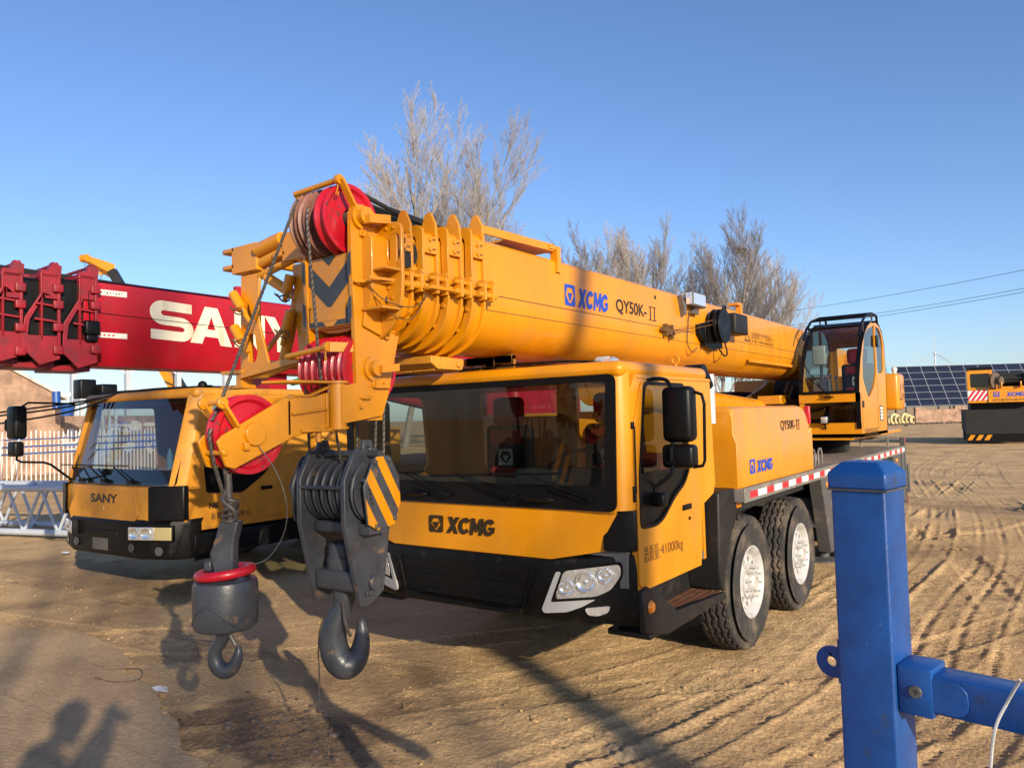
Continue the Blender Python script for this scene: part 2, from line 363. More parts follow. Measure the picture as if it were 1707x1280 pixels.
def round_poly(pts, r, n=4):
    out = []; N = len(pts)
    for i in range(N):
        p, a, b = Vector(pts[i]), Vector(pts[i-1]), Vector(pts[(i+1) % N]); da, db = (a-p), (b-p)
        q = min(r, da.length*0.45, db.length*0.45); s, e = p+da.normalized()*q, p+db.normalized()*q
        for k in range(n+1):
            t = k/n; out.append(tuple((1-t)**2*s+2*t*(1-t)*p+t*t*e))
    return out
def bolt(mb, p, n, r=0.012, h=0.012, mi=0): mb.cyl(p, V3(p)+V3(n)*h, r, 6, mi=mi)
def spline(pts, n=6):
    P = [V3(p) for p in pts]; out = []
    for i in range(len(P)-1):
        p0, p1, p2, p3 = P[max(i-1,0)], P[i], P[i+1], P[min(i+2, len(P)-1)]
        for k in range(n):
            t = k/n; out.append(0.5*((2*p1)+(p2-p0)*t+(2*p0-5*p1+4*p2-p3)*t*t+(3*p1-p0-3*p2+p3)*t**3))
    out.append(P[-1]); return out
mat("tread_brown", (0.16, 0.075, 0.045), 0.5, metal=0.2, var=0.3, var_scale=12)

def add_xcmg(mb, org, u, v, w, h, off=0.003, thick=0.0, shear=0.16, mi=0):
    o, u, v = V3(org), V3(u).normalized(), V3(v).normalized(); n = u.cross(v); o = o+n*off; lw = 0.262; D = math.radians
    ea = lambda rx, ry, a0, a1, k: [(0.5+rx*math.cos(D(a0+(a1-a0)*i/k)), 0.5+ry*math.sin(D(a0+(a1-a0)*i/k))) for i in range(k+1)]
    L = [[(0,0),(0.34,0.5),(0.02,1),(0.33,1),(0.51,0.71),(0.68,1),(1,1),(0.67,0.5),(1,0),(0.69,0),(0.50,0.29),(0.31,0)],
         ea(0.52, 0.5, 38, 322, 20)+ea(0.23, 0.25, 322, 38, 16),
         [(0,0),(0,1),(0.27,1),(0.5,0.50),(0.73,1),(1,1),(1,0),(0.75,0),(0.75,0.60),(0.56,0.18),(0.44,0.18),(0.25,0.60),(0.25,0)],
         ea(0.52, 0.5, 38, 322, 20)+[(0.98,0.20),(0.98,0.54),(0.52,0.54),(0.52,0.36),(0.73,0.36),(0.73,0.29)]+ea(0.23, 0.25, 300, 38, 16)]
    for k, P in enumerate(L):
        x0 = 0.246*k; mb.plate3([((x0+lw*a*0.92+0.0)*w+b*h*shear*1.0-0.0, b*h) for a, b in P], o, u, v, max(thick, 0.0012), (), mi)
    return mb

def quilt(name):
    m = mat(name, (0.62, 0.028, 0.018), 0.75); t = m.node_tree; p = t.nodes["Principled BSDF"]; tc = t.nodes.new("ShaderNodeTexCoord")
    mp = t.nodes.new("ShaderNodeMapping"); mp.inputs["Rotation"].default_value = (0.4, 0.3, 0.78); ck = t.nodes.new("ShaderNodeTexBrick"); ck.offset = 0.0; ck.inputs["Scale"].default_value = 18; ck.inputs["Mortar Size"].default_value = 0.03; ck.inputs["Brick Width"].default_value = 0.5; ck.inputs["Row Height"].default_value = 0.5
    ck.inputs["Color1"].default_value = (0.62, 0.028, 0.018, 1); ck.inputs["Color2"].default_value = (0.58, 0.022, 0.016, 1); ck.inputs["Mortar"].default_value = (0.75, 0.20, 0.12, 1)
    t.links.new(tc.outputs["Object"], mp.inputs[0]); t.links.new(mp.outputs[0], ck.inputs["Vector"]); t.links.new(ck.outputs[0], p.inputs["Base Color"])
quilt("quilt_red")
# ================================================================ GROUND
def vnoise(x, y, seed=0):
    r = np.random.default_rng(seed); N = 256; T = r.random((N, N))
    xi = np.floor(x).astype(int); yi = np.floor(y).astype(int); fx = x-xi; fy = y-yi
    fx = fx*fx*(3-2*fx); fy = fy*fy*(3-2*fy); xi %= N; yi %= N; x1 = (xi+1) % N; y1 = (yi+1) % N
    return (T[xi, yi]*(1-fx)+T[x1, yi]*fx)*(1-fy)+(T[xi, y1]*(1-fx)+T[x1, y1]*fx)*fy-0.5
def fbm(x, y, f, o, seed, g=0.5):
    s = 0; a = 1.0
    for i in range(o): s = s+a*vnoise(x*f*(2**i)+17.3*i, y*f*(2**i)-9.1*i, seed+i); a *= g
    return s
TRACKS = []   # polyline, half width, tread pitch, depth, kind
def tr(pts, hw=0.17, pitch=0.066, dep=0.020, kind=0): TRACKS.append((np.array([tuple(p)[:2] for p in spline([(a, b, 0) for a, b in pts], 8)]), hw, pitch, dep, kind))
for dx, kd in ((0.0, 0), (0.42, 1), (2.3, 0), (2.75, 1)):
    tr([(-1.5+dx, 2.2), (-0.35+dx, 4.0), (0.55+dx, 6.0), (0.9+dx, 8.5), (0.95+dx, 14), (0.9+dx, 30)], kind=kd)
for dx, kd in ((-3.1, 1), (-1.0, 0), (-4.4, 0)):
    tr([(-1.2+dx, 2.4), (0.2+dx, 3.6), (2.0+dx, 5.2), (3.6+dx, 7.4), (4.6+dx, 10)], kind=kd)
for x, kd in ((1.45, 0), (1.62, 1), (1.86, 0), (2.25, 1), (2.52, 0), (2.8, 1), (3.1, 0)):
    tr([(x-1.0, 2.6), (x-0.35, 4.3), (x-0.02, 6.2), (x+0.0, 8.5), (x+0.1, 12), (x-0.5, 18), (x-2.0, 27), (x-2.2, 40)], kind=kd)
tr([(1.4, 14.0), (2.4, 15.0), (2.7, 17.5), (1.9, 20.0), (0.5, 24), (0.2, 34)], 0.20); tr([(1.7, 13.2), (2.9, 14.8), (3.2, 18.2), (2.2, 22), (1.4, 30)], 0.20)
tr([(-7.5, 3.0), (-4.0, 3.7), (-1.0, 3.9), (2.0, 4.2)], 0.16, 0.066, 0.014, 1); tr([(-8.0, 4.4), (-4.5, 4.6), (-2.0, 4.35), (0.5, 4.7)], 0.16, 0.066, 0.012, 0)
tr([(3.0, 8.6), (2.6, 10.4), (1.5, 15.7), (1.2, 22)], 0.2, 0.07, 0.02, 1); tr([(3.3, 9.0), (1.9, 12.5), (0.4, 16), (-3, 22)], 0.2, 0.07, 0.018, 0)
def height(x, y):
    d = np.hypot(x-3.2, y); near = np.exp(-(d/26.0)**2)
    h = 0.045*fbm(x, y, 0.35, 4, 3)+0.012*fbm(x, y, 2.2, 3, 11)*near
    rough = np.clip(0.5+1.6*fbm(x, y, 0.55, 3, 31), 0.1, 1.0)
    h = h+near*rough*(0.012*fbm(x, y, 7.0, 3, 21, 0.62)+0.009*fbm(x, y, 19.0, 2, 61, 0.7))
    far = np.clip((d-30)/60, 0, 1); h = h+far*0.5*fbm(x, y, 0.06, 3, 41)
    for P, hw, pitch, dep, kind in TRACKS:
        x0, y0 = P.min(0)-0.6; x1, y1 = P.max(0)+0.6; m = (x > x0) & (x < x1) & (y > y0) & (y < y1)
        if not m.any(): continue
        X, Y = x[m], y[m]; best = np.full(X.shape, 9.0); S = np.zeros(X.shape); D = np.zeros(X.shape); s0 = 0.0
        for i in range(len(P)-1):
            a, b = P[i], P[i+1]; v = b-a; L = math.hypot(*v); v = v/L
            u = (X-a[0])*v[0]+(Y-a[1])*v[1]; w = -(X-a[0])*v[1]+(Y-a[1])*v[0]; uc = np.clip(u, 0, L)
            q = np.hypot(u-uc, w); k = q < best; best[k] = q[k]; S[k] = s0+uc[k]; D[k] = w[k]; s0 += L
        q = best/hw; ins = 1/(1+np.exp((q-1)*14)); wear = np.clip(0.62+1.5*vnoise(X*0.8, Y*0.8, 77), 0.1, 1)
        far_ = np.clip((Y-7.5)/3.0, 0, 1); ph = S/pitch+(np.abs(D)*7.0 if kind == 0 else D*0.0+0.25*np.sin(D*40))
        tread = (np.clip(np.sin(2*PI*ph)*1.6, -1, 1)*0.5*(1-far_)+0.5*far_*np.sin(2*PI*(S/0.21+np.abs(D)*2.5)))*(0.5+0.5*np.cos(np.clip(D/hw, -1, 1)*PI*3)**2)
        edge = np.exp(-((q-1.12)/0.16)**2)
        h[m] += -dep*ins*0.75*wear+ins*wear*tread*0.012+edge*dep*0.75*wear*(0.6+0.8*vnoise(X*5, Y*5, 5))
    # added mound, unseen: lifts the person so the cast shadow lands in place
    h = h+1.09*np.clip((2.3-np.hypot(x-5.16, y+1.33))/1.4, 0, 1)
    # patch of loose dark soil and stones at the front
    m = np.exp(-(((x+0.75)/0.85)**2+((y-3.15)/0.42)**2)); h = h+m*0.014*fbm(x, y, 6.0, 4, 71, 0.7)
    # keep the contact areas of the wheels level
    return h
def axis(segs):
    out = [segs[0][0]]
    for a, b, s0, s1 in segs:
        v = a
        while v < b-1e-9:
            t = (v-a)/(b-a); v += s0+(s1-s0)*t; out.append(min(v, b))
    return np.unique(np.round(np.array(out), 5))
gx = axis([(-3000, -300, 300, 60), (-300, -40, 40, 3), (-40, -10, 2, 0.12), (-10, -4, 0.07, 0.026), (-4, 4.1, 0.021, 0.021), (4.1, 12, 0.1, 0.6), (12, 300, 2, 40), (300, 3000, 80, 400)])
gy = axis([(-3000, -300, 400, 60), (-300, -10, 40, 1.0), (-10, 2.2, 0.6, 0.1), (2.2, 8, 0.021, 0.023), (8, 22, 0.024, 0.075), (22, 60, 0.09, 0.8), (60, 300, 1.2, 25), (300, 4000, 60, 500)])
GX, GY = np.meshgrid(gx, gy, indexing='xy'); Z = height(GX.ravel().copy(), GY.ravel().copy()).reshape(GX.shape)
def ground_z(x, y):   # height of the finished sheet, read back from its grid
    i = int(np.clip(np.searchsorted(gx, x)-1, 0, len(gx)-2)); j = int(np.clip(np.searchsorted(gy, y)-1, 0, len(gy)-2)); u = (x-gx[i])/(gx[i+1]-gx[i]); v = (y-gy[j])/(gy[j+1]-gy[j])
    return float((Z[j, i]*(1-u)+Z[j, i+1]*u)*(1-v)+(Z[j+1, i]*(1-u)+Z[j+1, i+1]*u)*v)
nx, ny = len(gx), len(gy)
me = bpy.data.meshes.new("ground"); me.vertices.add(nx*ny)
me.vertices.foreach_set("co", np.stack([GX.ravel(), GY.ravel(), Z.ravel()], 1).astype(np.float32).ravel())
i = (np.arange(nx-1)[None, :]+np.arange(ny-1)[:, None]*nx).ravel(); q = np.stack([i, i+1, i+1+nx, i+nx], 1)
me.loops.add(q.size); me.loops.foreach_set("vertex_index", q.ravel().astype(np.int32)); me.polygons.add(len(q))
me.polygons.foreach_set("loop_start", (np.arange(len(q))*4).astype(np.int32)); me.polygons.foreach_set("loop_total", np.full(len(q), 4, np.int32))
me.polygons.foreach_set("use_smooth", np.ones(len(q), bool)); me.update(calc_edges=True); me.validate()
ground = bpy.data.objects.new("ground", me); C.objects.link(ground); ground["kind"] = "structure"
def ground_mat(name, c_dry, c_damp, c_dark, seed, dark_lo, dark_hi):
    m = bpy.data.materials.new(name); m.use_nodes = True; t = m.node_tree; p = t.nodes["Principled BSDF"]; p.inputs["Roughness"].default_value = 0.95
    p.inputs["Specular IOR Level"].default_value = 0.15
    tc = t.nodes.new("ShaderNodeTexCoord")
    def N(sc, det, rg, lo, hi, off=0.0):
        mp = t.nodes.new("ShaderNodeMapping"); mp.inputs["Location"].default_value = (off+seed, off*2, 0); n = t.nodes.new("ShaderNodeTexNoise")
        n.inputs["Scale"].default_value = sc; n.inputs["Detail"].default_value = det; n.inputs["Roughness"].default_value = rg
        t.links.new(tc.outputs["Object"], mp.inputs[0]); t.links.new(mp.outputs[0], n.inputs["Vector"])
        r = t.nodes.new("ShaderNodeMapRange"); r.inputs[1].default_value = lo; r.inputs[2].default_value = hi; t.links.new(n.outputs[0], r.inputs[0]); return r.outputs[0], n.outputs[0]
    def mix(f, a, b):
        x = t.nodes.new("ShaderNodeMix"); x.data_type = 'RGBA'; t.links.new(f, x.inputs[0])
        for k, s in ((6, a), (7, b)):
            if isinstance(s, tuple): x.inputs[k].default_value = (*s, 1)
            else: t.links.new(s, x.inputs[k])
        return x.outputs[2]
    f1, _ = N(0.9, 8, 0.62, 0.42, 0.62); f2, _ = N(0.42, 8, 0.6, dark_lo, dark_hi, 13.0); f3, n3 = N(26, 6, 0.7, 0.35, 0.75, 5.0); f4, n4 = N(160, 3, 0.6, 0.3, 0.8, 2.0)
    c = mix(f1, c_dry, c_damp); c = mix(f2, c, c_dark)
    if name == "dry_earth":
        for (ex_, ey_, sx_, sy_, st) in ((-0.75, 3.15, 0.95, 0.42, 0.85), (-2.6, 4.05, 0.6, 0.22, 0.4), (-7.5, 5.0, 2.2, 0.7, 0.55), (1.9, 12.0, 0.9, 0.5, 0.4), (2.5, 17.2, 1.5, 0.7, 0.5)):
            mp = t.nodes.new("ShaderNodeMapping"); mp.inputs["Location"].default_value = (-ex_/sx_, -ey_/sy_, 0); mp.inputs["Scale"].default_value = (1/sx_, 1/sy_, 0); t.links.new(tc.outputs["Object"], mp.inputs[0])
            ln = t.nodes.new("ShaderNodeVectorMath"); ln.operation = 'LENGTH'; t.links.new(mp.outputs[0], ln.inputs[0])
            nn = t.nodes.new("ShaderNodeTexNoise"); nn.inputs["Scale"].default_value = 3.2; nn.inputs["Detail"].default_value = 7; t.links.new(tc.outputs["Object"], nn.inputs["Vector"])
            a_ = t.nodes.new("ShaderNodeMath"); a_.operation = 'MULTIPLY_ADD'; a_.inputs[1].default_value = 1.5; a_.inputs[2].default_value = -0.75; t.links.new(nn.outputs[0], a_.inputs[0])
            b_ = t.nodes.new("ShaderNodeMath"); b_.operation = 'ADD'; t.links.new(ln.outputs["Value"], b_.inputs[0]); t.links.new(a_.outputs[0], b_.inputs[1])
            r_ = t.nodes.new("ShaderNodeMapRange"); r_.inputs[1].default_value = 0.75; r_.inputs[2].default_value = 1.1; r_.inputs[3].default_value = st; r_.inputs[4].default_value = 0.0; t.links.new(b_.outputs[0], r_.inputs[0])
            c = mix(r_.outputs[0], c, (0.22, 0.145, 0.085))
    vm = t.nodes.new("ShaderNodeVectorMath"); vm.operation = 'SCALE'; r = t.nodes.new("ShaderNodeMapRange"); r.inputs[3].default_value = 0.60; r.inputs[4].default_value = 1.34; r.inputs[1].default_value = 0.3; r.inputs[2].default_value = 0.7
    ad = t.nodes.new("ShaderNodeMath"); ad.operation = 'ADD'; t.links.new(n3, ad.inputs[0]); t.links.new(n4, ad.inputs[1]); hf = t.nodes.new("ShaderNodeMath"); hf.operation = 'MULTIPLY'; hf.inputs[1].default_value = 0.5; t.links.new(ad.outputs[0], hf.inputs[0])
    t.links.new(hf.outputs[0], r.inputs[0]); t.links.new(c, vm.inputs[0]); t.links.new(r.outputs[0], vm.inputs[3]); t.links.new(vm.outputs[0], p.inputs["Base Color"])
    vo = t.nodes.new("ShaderNodeTexVoronoi"); vo.inputs["Scale"].default_value = 34; t.links.new(tc.outputs["Object"], vo.inputs["Vector"])
    vm2 = t.nodes.new("ShaderNodeMath"); vm2.operation = 'MULTIPLY_ADD'; vm2.inputs[1].default_value = -0.45; t.links.new(vo.outputs["Distance"], vm2.inputs[0]); t.links.new(hf.outputs[0], vm2.inputs[2])
    b = t.nodes.new("ShaderNodeBump"); b.inputs["Strength"].default_value = 0.85 if name == "dry_earth" else 0.6; b.inputs["Distance"].default_value = 0.03; t.links.new(vm2.outputs[0], b.inputs["Height"]); t.links.new(b.outputs[0], p.inputs["Normal"])
    MATS[name] = m; return m
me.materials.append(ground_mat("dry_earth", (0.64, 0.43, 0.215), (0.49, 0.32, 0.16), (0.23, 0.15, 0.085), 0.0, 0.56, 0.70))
ground_mat("dusty_concrete", (0.57, 0.39, 0.215), (0.44, 0.30, 0.165), (0.25, 0.17, 0.10), 31.0, 0.58, 0.75)
# dusty concrete apron at the lower left with a broken edge
edge = [(-9, 1.2), (-8.2, 2.6), (-7.2, 2.95), (-6.4, 3.3), (-5.3, 3.25), (-4.4, 3.55), (-3.6, 3.5), (-3.0, 3.35), (-2.75, 3.15), (-2.2, 3.12), (-1.75, 2.9), (-1.45, 2.86), (-1.0, 2.62), (-0.7, 2.6), (-0.3, 2.3), (0.1, 1.9), (0.4, 1.0), (-2, -0.5), (-6, -0.8)]
ep = []
for a, b in zip(edge, edge[1:]+edge[:1]):
    for k in range(10):
        t_ = k/10; jx, jy = rng.normal(0, 0.010, 2) if b[1] > 0.5 else (0, 0); ep.append((a[0]+(b[0]-a[0])*t_+jx, a[1]+(b[1]-a[1])*t_+jy))
bm = bmesh.new(); tri = tessellate_polygon([[Vector((p[0], p[1], 0)) for p in ep]])
vv = [bm.verts.new((p[0], p[1], 0)) for p in ep]; [bm.faces.new([vv[k] for k in t_]) for t_ in tri]
bmesh.ops.subdivide_edges(bm, edges=[e for e in bm.edges if e.calc_length() > 0.35 and not e.is_boundary], cuts=6, use_grid_fill=True); bmesh.ops.triangulate(bm, faces=bm.faces[:])
pts_ = np.array([tuple(v.co) for v in bm.verts]); hz = 0.045*fbm(pts_[:,0], pts_[:,1], 0.35, 4, 3)+0.026+0.007*fbm(pts_[:,0], pts_[:,1], 2.0, 3, 90)
for v, z in zip(bm.verts, hz): v.co.z = z
ex = bmesh.ops.extrude_face_region(bm, geom=bm.faces[:]); 
for g_ in ex['geom']:
    if isinstance(g_, bmesh.types.BMVert): g_.co.z -= 0.12
bmesh.ops.recalc_face_normals(bm, faces=bm.faces[:])
me2 = bpy.data.meshes.new("concrete_pavement"); bm.to_mesh(me2); bm.free(); me2.materials.append(MATS["dusty_concrete"]); me2.polygons.foreach_set("use_smooth", [True]*len(me2.polygons)); me2.set_sharp_from_angle(angle=0.6)
slab = bpy.data.objects.new("concrete_pavement", me2); C.objects.link(slab); slab["kind"] = "structure"
# ================================================================ MAIN CRANE
crane = thing("truck_crane", (0, 9, 0), "clean yellow truck crane in the middle, blue letters along its lowered boom", "truck crane")
YEL = "yellow_paint"; BX = -0.03   # boom centre line

# ---- wheel (built once, copied)
def tyre_mb(R=0.562, W=0.315):
    mb = MB(); na, prof = 240, []
    half = [(0.0, R), (0.25, R-0.001), (0.55, R-0.005), (0.80, R-0.014), (0.93, R-0.032), (0.99, R-0.075), (1.02, R-0.13), (1.0, R-0.18), (0.90, R-0.225), (0.80, 0.298)]
    ws = np.concatenate([np.linspace(-0.93, 0.93, 38)])
    rr = np.interp(np.abs(ws), [p[0] for p in half], [p[1] for p in half])
    side = half[5:]
    row = [(-w*W/2, r, 1) for w, r in reversed(side)] + [(w*W/2, r, 0) for w, r in zip(ws, rr)] + [(w*W/2, r, 1) for w, r in side]
    vs = []; nr = len(row)
    for k in range(na):
        th = 2*PI*k/na
        for x, r, sd_ in row:
            if not sd_:
                q = x/(W/2); z = 0.055*math.sin(th*30); g = 0.0
                for c in (-0.52, -0.17, 0.17, 0.52):
                    if abs(q-c-z) < 0.045: g = 0.014
                if abs(q) > 0.62 and math.sin(th*60) > 0.45: g = 0.012
                if abs(q) < 0.62 and math.sin(th*60+q*7) > 0.90: g = max(g, 0.007)
                r = r-g
            vs.append((x, r*math.cos(th), r*math.sin(th)))
    fs = [(k*nr+j, ((k+1) % na)*nr+j, ((k+1) % na)*nr+j+1, k*nr+j+1) for k in range(na) for j in range(nr-1)]
    mb.add(vs, fs); return mb
def rim_mb(front=True):
    mb = MB(); e = 0.125 if front else -0.02   # outer disc offset
    mb.lathe([(0.262, -0.12), (0.268, 0.08), (0.297, 0.135), (0.300, 0.150), (0.292, 0.153), (0.270, 0.135), (0.240, 0.06), (0.232, e-0.045), (0.215, e-0.02)], (0,0,0), (1,0,0), 48)
    holes = [circ(0.183*math.cos(a), 0.183*math.sin(a), 0.025, 12) for a in [2*PI*i/10+0.2 for i in range(10)]]
    t = MB(); t.plate(circ(0, 0, 0.222, 48), 'YZ', e-0.030, e-0.018, holes); mb.add(t.v, t.f)
    mb.lathe([(0.150, e-0.02), (0.145, e+0.004), (0.085, e+0.008), (0.082, e+0.035), (0.066, e+0.055), (0.0, e+0.058)], (0,0,0), (1,0,0), 32)
    for i in range(10):
        a = 2*PI*i/10+0.5; p = (e+0.004, 0.122*math.cos(a), 0.122*math.sin(a))
        mb.cyl(p, (p[0]+0.026, p[1], p[2]), 0.017, 6); mb.cyl((p[0]+0.026, p[1], p[2]), (p[0]+0.058, p[1], p[2]), 0.009, 8)
    return mb
TYRE, RIM = tyre_mb(), rim_mb(True)
back_mb = MB(); back_mb.cyl((-0.10,0,0), (-0.02,0,0), 0.26, 24); back_mb.cyl((-0.5,0,0), (-0.1,0,0), 0.09, 12)
def make_wheel(parent, at):
    w = obj("wheel", back_mb, "under_black", parent, at=at)
    obj("tyre", TYRE, "rubber", w, local=True, smooth=50); obj("rim", RIM, "rim_paint", w, local=True); return w
def place_wheels(parent, axles, xo, z, proto=None, steer=0.0):
    for y in axles:
        for sx in (1, -1):
            loc = Vector((sx*xo, y, z))-SHIFT.get(root_of(parent).name, Vector((0,0,0)))
            w = make_wheel(parent, (0,0,0)) if proto is None else copy_tree(proto, parent)
            proto = w if proto is None else proto
            w.location = loc; w.rotation_euler = (rng.uniform(0, 6.28) if sx > 0 else 0.3, 0, 0 if sx > 0 else PI)
    return proto
WHEEL = place_wheels(crane, (6.405, 7.875, 10.85, 12.2), 1.142, 0.556)

# ---- chassis, deck, engine covers
mb = MB(); mb.box(-0.45, 0.45, 4.9, 13.9, 0.62, 1.24); mb.box(-0.95, 0.95, 4.5, 6.0, 0.62, 1.1)
for y in (6.405, 7.875, 10.85, 12.2): mb.cyl((-0.9, y, 0.56), (0.9, y, 0.56), 0.12, 14); mb.box(-0.95, -0.45, y-0.1, y+0.1, 0.62, 1.0); mb.box(0.45, 0.95, y-0.1, y+0.1, 0.62, 1.0)
mb.box(-1.0, 1.0, 8.75, 9.9, 0.55, 1.2); mb.box(-1.15, 1.15, 6.1, 13.5, 1.12, 1.26)
mb.box(0.9, 1.12, 8.9, 9.4, 0.6, 1.2); mb.cyl((0.75, 9.6, 0.85), (0.75, 10.2, 0.85), 0.22, 18)
obj("chassis_frame", mb, "under_black", crane, bevel=0.01)
mb = MB(); mb.box(-1.372, 1.372, 6.03, 13.62, 1.262, 1.362); mb.box(1.372, 1.385, 6.03, 13.62, 1.255, 1.37); mb.box(-1.385, -1.372, 6.03, 13.62, 1.255, 1.37)
for i in range(2):   # hoops on the deck
    y = 8.75+0.3*i; mb.tube([(1.2, y, 1.36), (1.2, y, 1.5), (1.2, y+0.05, 1.54), (1.2, y+0.12, 1.54), (1.2, y+0.16, 1.5), (1.2, y+0.16, 1.36)], 0.012, 8)
mb.bar((0.4, 13.3, 1.5), (1.36, 13.3, 1.5), 0.03, 0.05); mb.bar((1.2, 13.3, 1.36), (1.2, 13.3, 1.52), 0.03, 0.04); mb.bar((0.8, 13.3, 1.36), (0.8, 13.3, 1.5), 0.03, 0.03)
mb.box(0.55, 1.0, 8.6, 9.9, 1.362, 1.44)
obj("deck", mb, "deck_steel", crane, bevel=0.006)
mb = MB(); y = 6.16; k = 0
while y < 13.5:
    L = 0.2 if k % 2 == 0 else 0.24
    mb.box(1.385, 1.3875, y, y+L-0.012, 1.283, 1.338, k % 2); y += L; k += 1
obj("reflective_tape", mb, ["tape_red", "tape_white"], crane)
mb = MB()   # rear under-run frame and mudflaps
mb.box(1.30, 1.38, 13.45, 13.62, 0.50, 1.25); mb.box(-1.38, -1.30, 13.45, 13.62, 0.50, 1.25); mb.box(-1.3, 1.3, 13.5, 13.6, 0.62, 0.74); mb.box(1.32, 1.40, 13.62, 13.66, 0.45, 1.5)
mb.box(1.28, 1.40, 13.85, 13.95, 0.6, 1.05)
obj("rear_bumper", mb, "chassis_grey", crane, bevel=0.008)
mb = MB(); mb.box(1.401, 1.404, 13.63, 13.655, 0.46, 0.56, 0); obj("reflector_strip", mb, ["tape_red", "tape_white"], crane); mb = MB(); mb.box(1.401, 1.404, 13.63, 13.655, 1.4, 1.5, 0)
obj("reflector_strip", mb, ["tape_red", "tape_white"], crane)

def outrigger(y, sx):
    mb = MB(); f = lambda a, b: (a*sx, b*sx)
    x0, x1 = sorted(f(1.22, 1.36))
    mb.plate([(y-0.22, 1.26), (y+0.28, 1.26), (y+0.27, 0.78), (y+0.26, 0.42), (y+0.08, 0.42), (y-0.04, 0.78)], 'YZ', x0, x1)
    mb.box(*sorted(f(0.3, 1.30)), y-0.02, y+0.3, 0.70, 1.02)
    mb.box(*sorted(f(1.24, 1.35)), y+0.40, y+0.62, 0.40, 1.25); mb.box(*sorted(f(0.95, 1.33)), y+0.26, y+0.42, 0.50, 1.15)
    o = obj("outrigger", mb, "chassis_grey", crane, bevel=0.008)
    p = MB(); p.cyl((1.25*sx, y+0.18, 0.34), (1.25*sx, y+0.18, 0.42), 0.06, 14); p.lathe([(0.0, 0.36), (0.09, 0.36), (0.20, 0.33), (0.20, 0.315), (0.0, 0.315)], (1.22*sx, y+0.18, 0), (0,0,1), 24)
    obj("outrigger_foot", p, "chassis_grey", o)
    if sx > 0:
        q = MB(); q.lathe([(0.0, 0.024), (0.022, 0.018), (0.032, 0.0), (0.0, 0.0)], (1.36, y+0.02, 1.17), (1,0,0), 16); obj("side_marker", q, "amber", o)
    return o
for y in (8.72, 13.0):
    for sx in (1, -1): outrigger(y, sx)

def engine_cover(sx):
    prof = [(6.05, 1.364), (6.05, 1.98)] + arc(6.11, 1.975, 0.06, PI, PI/2, 4) + arc(8.10, 1.86, 0.18, PI/2, 0.12, 6) + [(8.38, 1.364)]
    mb = MB(); n = len(prof); rings = []
    # cross-section with a shallow shelf: the upper flank stands 3 cm further in
    for t, (ins_lo, ins_hi) in ((0, (0,0)),):
        pass
    x_in = 0.30; rows = []
    for (yy, zz) in prof: pass
    def sect(y0, zt):   # X,Z outline at station y
        s = [(x_in, 1.364), (1.325, 1.364), (1.325, min(zt, 1.735)), (1.300, min(zt, 1.80)), (1.295, zt-0.04), (1.285, zt-0.015), (1.255, zt), (x_in, zt)]
        return [(sx*x, y0, z) for x, z in s]
    st = [(6.055, 1.99), (6.06, 2.005), (6.08, 2.025), (6.12, 2.032), (7.0, 2.036), (8.0, 2.040), (8.12, 2.03), (8.22, 2.0), (8.29, 1.95), (8.335, 1.88), (8.36, 1.81)]
    mb.loft([sect(a, b) for a, b in st]); mb.box(*sorted((sx*x_in, sx*1.318)), 8.3, 8.385, 1.364, 1.80)
    o = obj("engine_cover", mb, YEL, crane, bevel=0.012, smooth=28)
    if sx > 0:
        t = MB(); add_text(t, "QY50K-", (1.299, 7.345, 1.790), (0,1,0), (0,0,1), 0.50, 0.105, 0.003, 0.02)
        for yy in (7.885, 7.955): t.box(1.300, 1.303, yy, yy+0.016, 1.79, 1.895)
        t.box(1.300, 1.303, 7.87, 7.99, 1.79, 1.797); t.box(1.300, 1.303, 7.87, 7.99, 1.888, 1.895)
        obj("model_lettering", t, "letter_black", o)
        t = MB(); add_emblem(t, (1.326, 6.35, 1.462), (0,1,0), (0,0,1), 0.135, 0.122, 0.002)
        add_xcmg(t, (1.326, 6.53, 1.462), (0,1,0), (0,0,1), 0.437, 0.106, 0.003, 0); obj("maker_lettering", t, "letter_blue", o)
engine_cover(1); engine_cover(-1)
mb = MB(); mb.cyl((1.17, 5.92, 1.9), (1.17, 5.92, 2.30), 0.04, 16); o = obj("exhaust_pipe", mb, "galv", crane)
mb = MB(); mb.tube([(1.17, 5.86, 2.20), (1.17, 5.80, 2.27), (1.14, 5.74, 2.30)], 0.055, 14); mb.cyl((1.05, 5.75, 2.3), (1.2, 5.75, 2.3), 0.075, 18); obj("air_hose", mb, "black_plastic", crane)

# ---- driver's cab
ZB, ZR = 0.87, 2.335
win = round_poly([(4.500, 2.195), (5.130, 2.195), (5.190, 1.60), (5.10, 1.50), (4.92, 1.42), (4.72, 1.29), (4.60, 1.262), (4.39, 1.272), (4.39, 1.60)], 0.05)
side = [(4.345, ZB), (5.37, ZB), (5.42, 1.30), (5.66, 1.37), (5.70, 1.45), (5.665, 2.25), (4.40, 2.25), (4.31, 2.15), (4.31, 1.40), (4.345, 1.36)]
mb = MB(); mb.plate(side, 'YZ', 1.235, 1.270, [win]); mb.plate(side, 'YZ', -1.270, -1.235, [win])
FY = 4.215
mb.plate([(-1.19, 1.38), (1.19, 1.38), (1.19, 2.27), (-1.19, 2.27)], 'XZ', FY, FY+0.04, [rrect(-1.165, 1.165, 1.42, 2.235, 0.07)])
for sx in (1, -1):   # rounded corner pillars
    ring = lambda z, dx=0: [(sx*(1.17-0.0), FY+0.002, z)] + [(sx*(1.17+0.1*math.sin(a)), FY+0.1-0.098*math.cos(a), z) for a in [PI/2*i/6 for i in range(7)]] + [(sx*1.23, FY+0.11, z), (sx*1.17, FY+0.04, z)]
    mb.loft([ring(1.392), ring(2.27)])
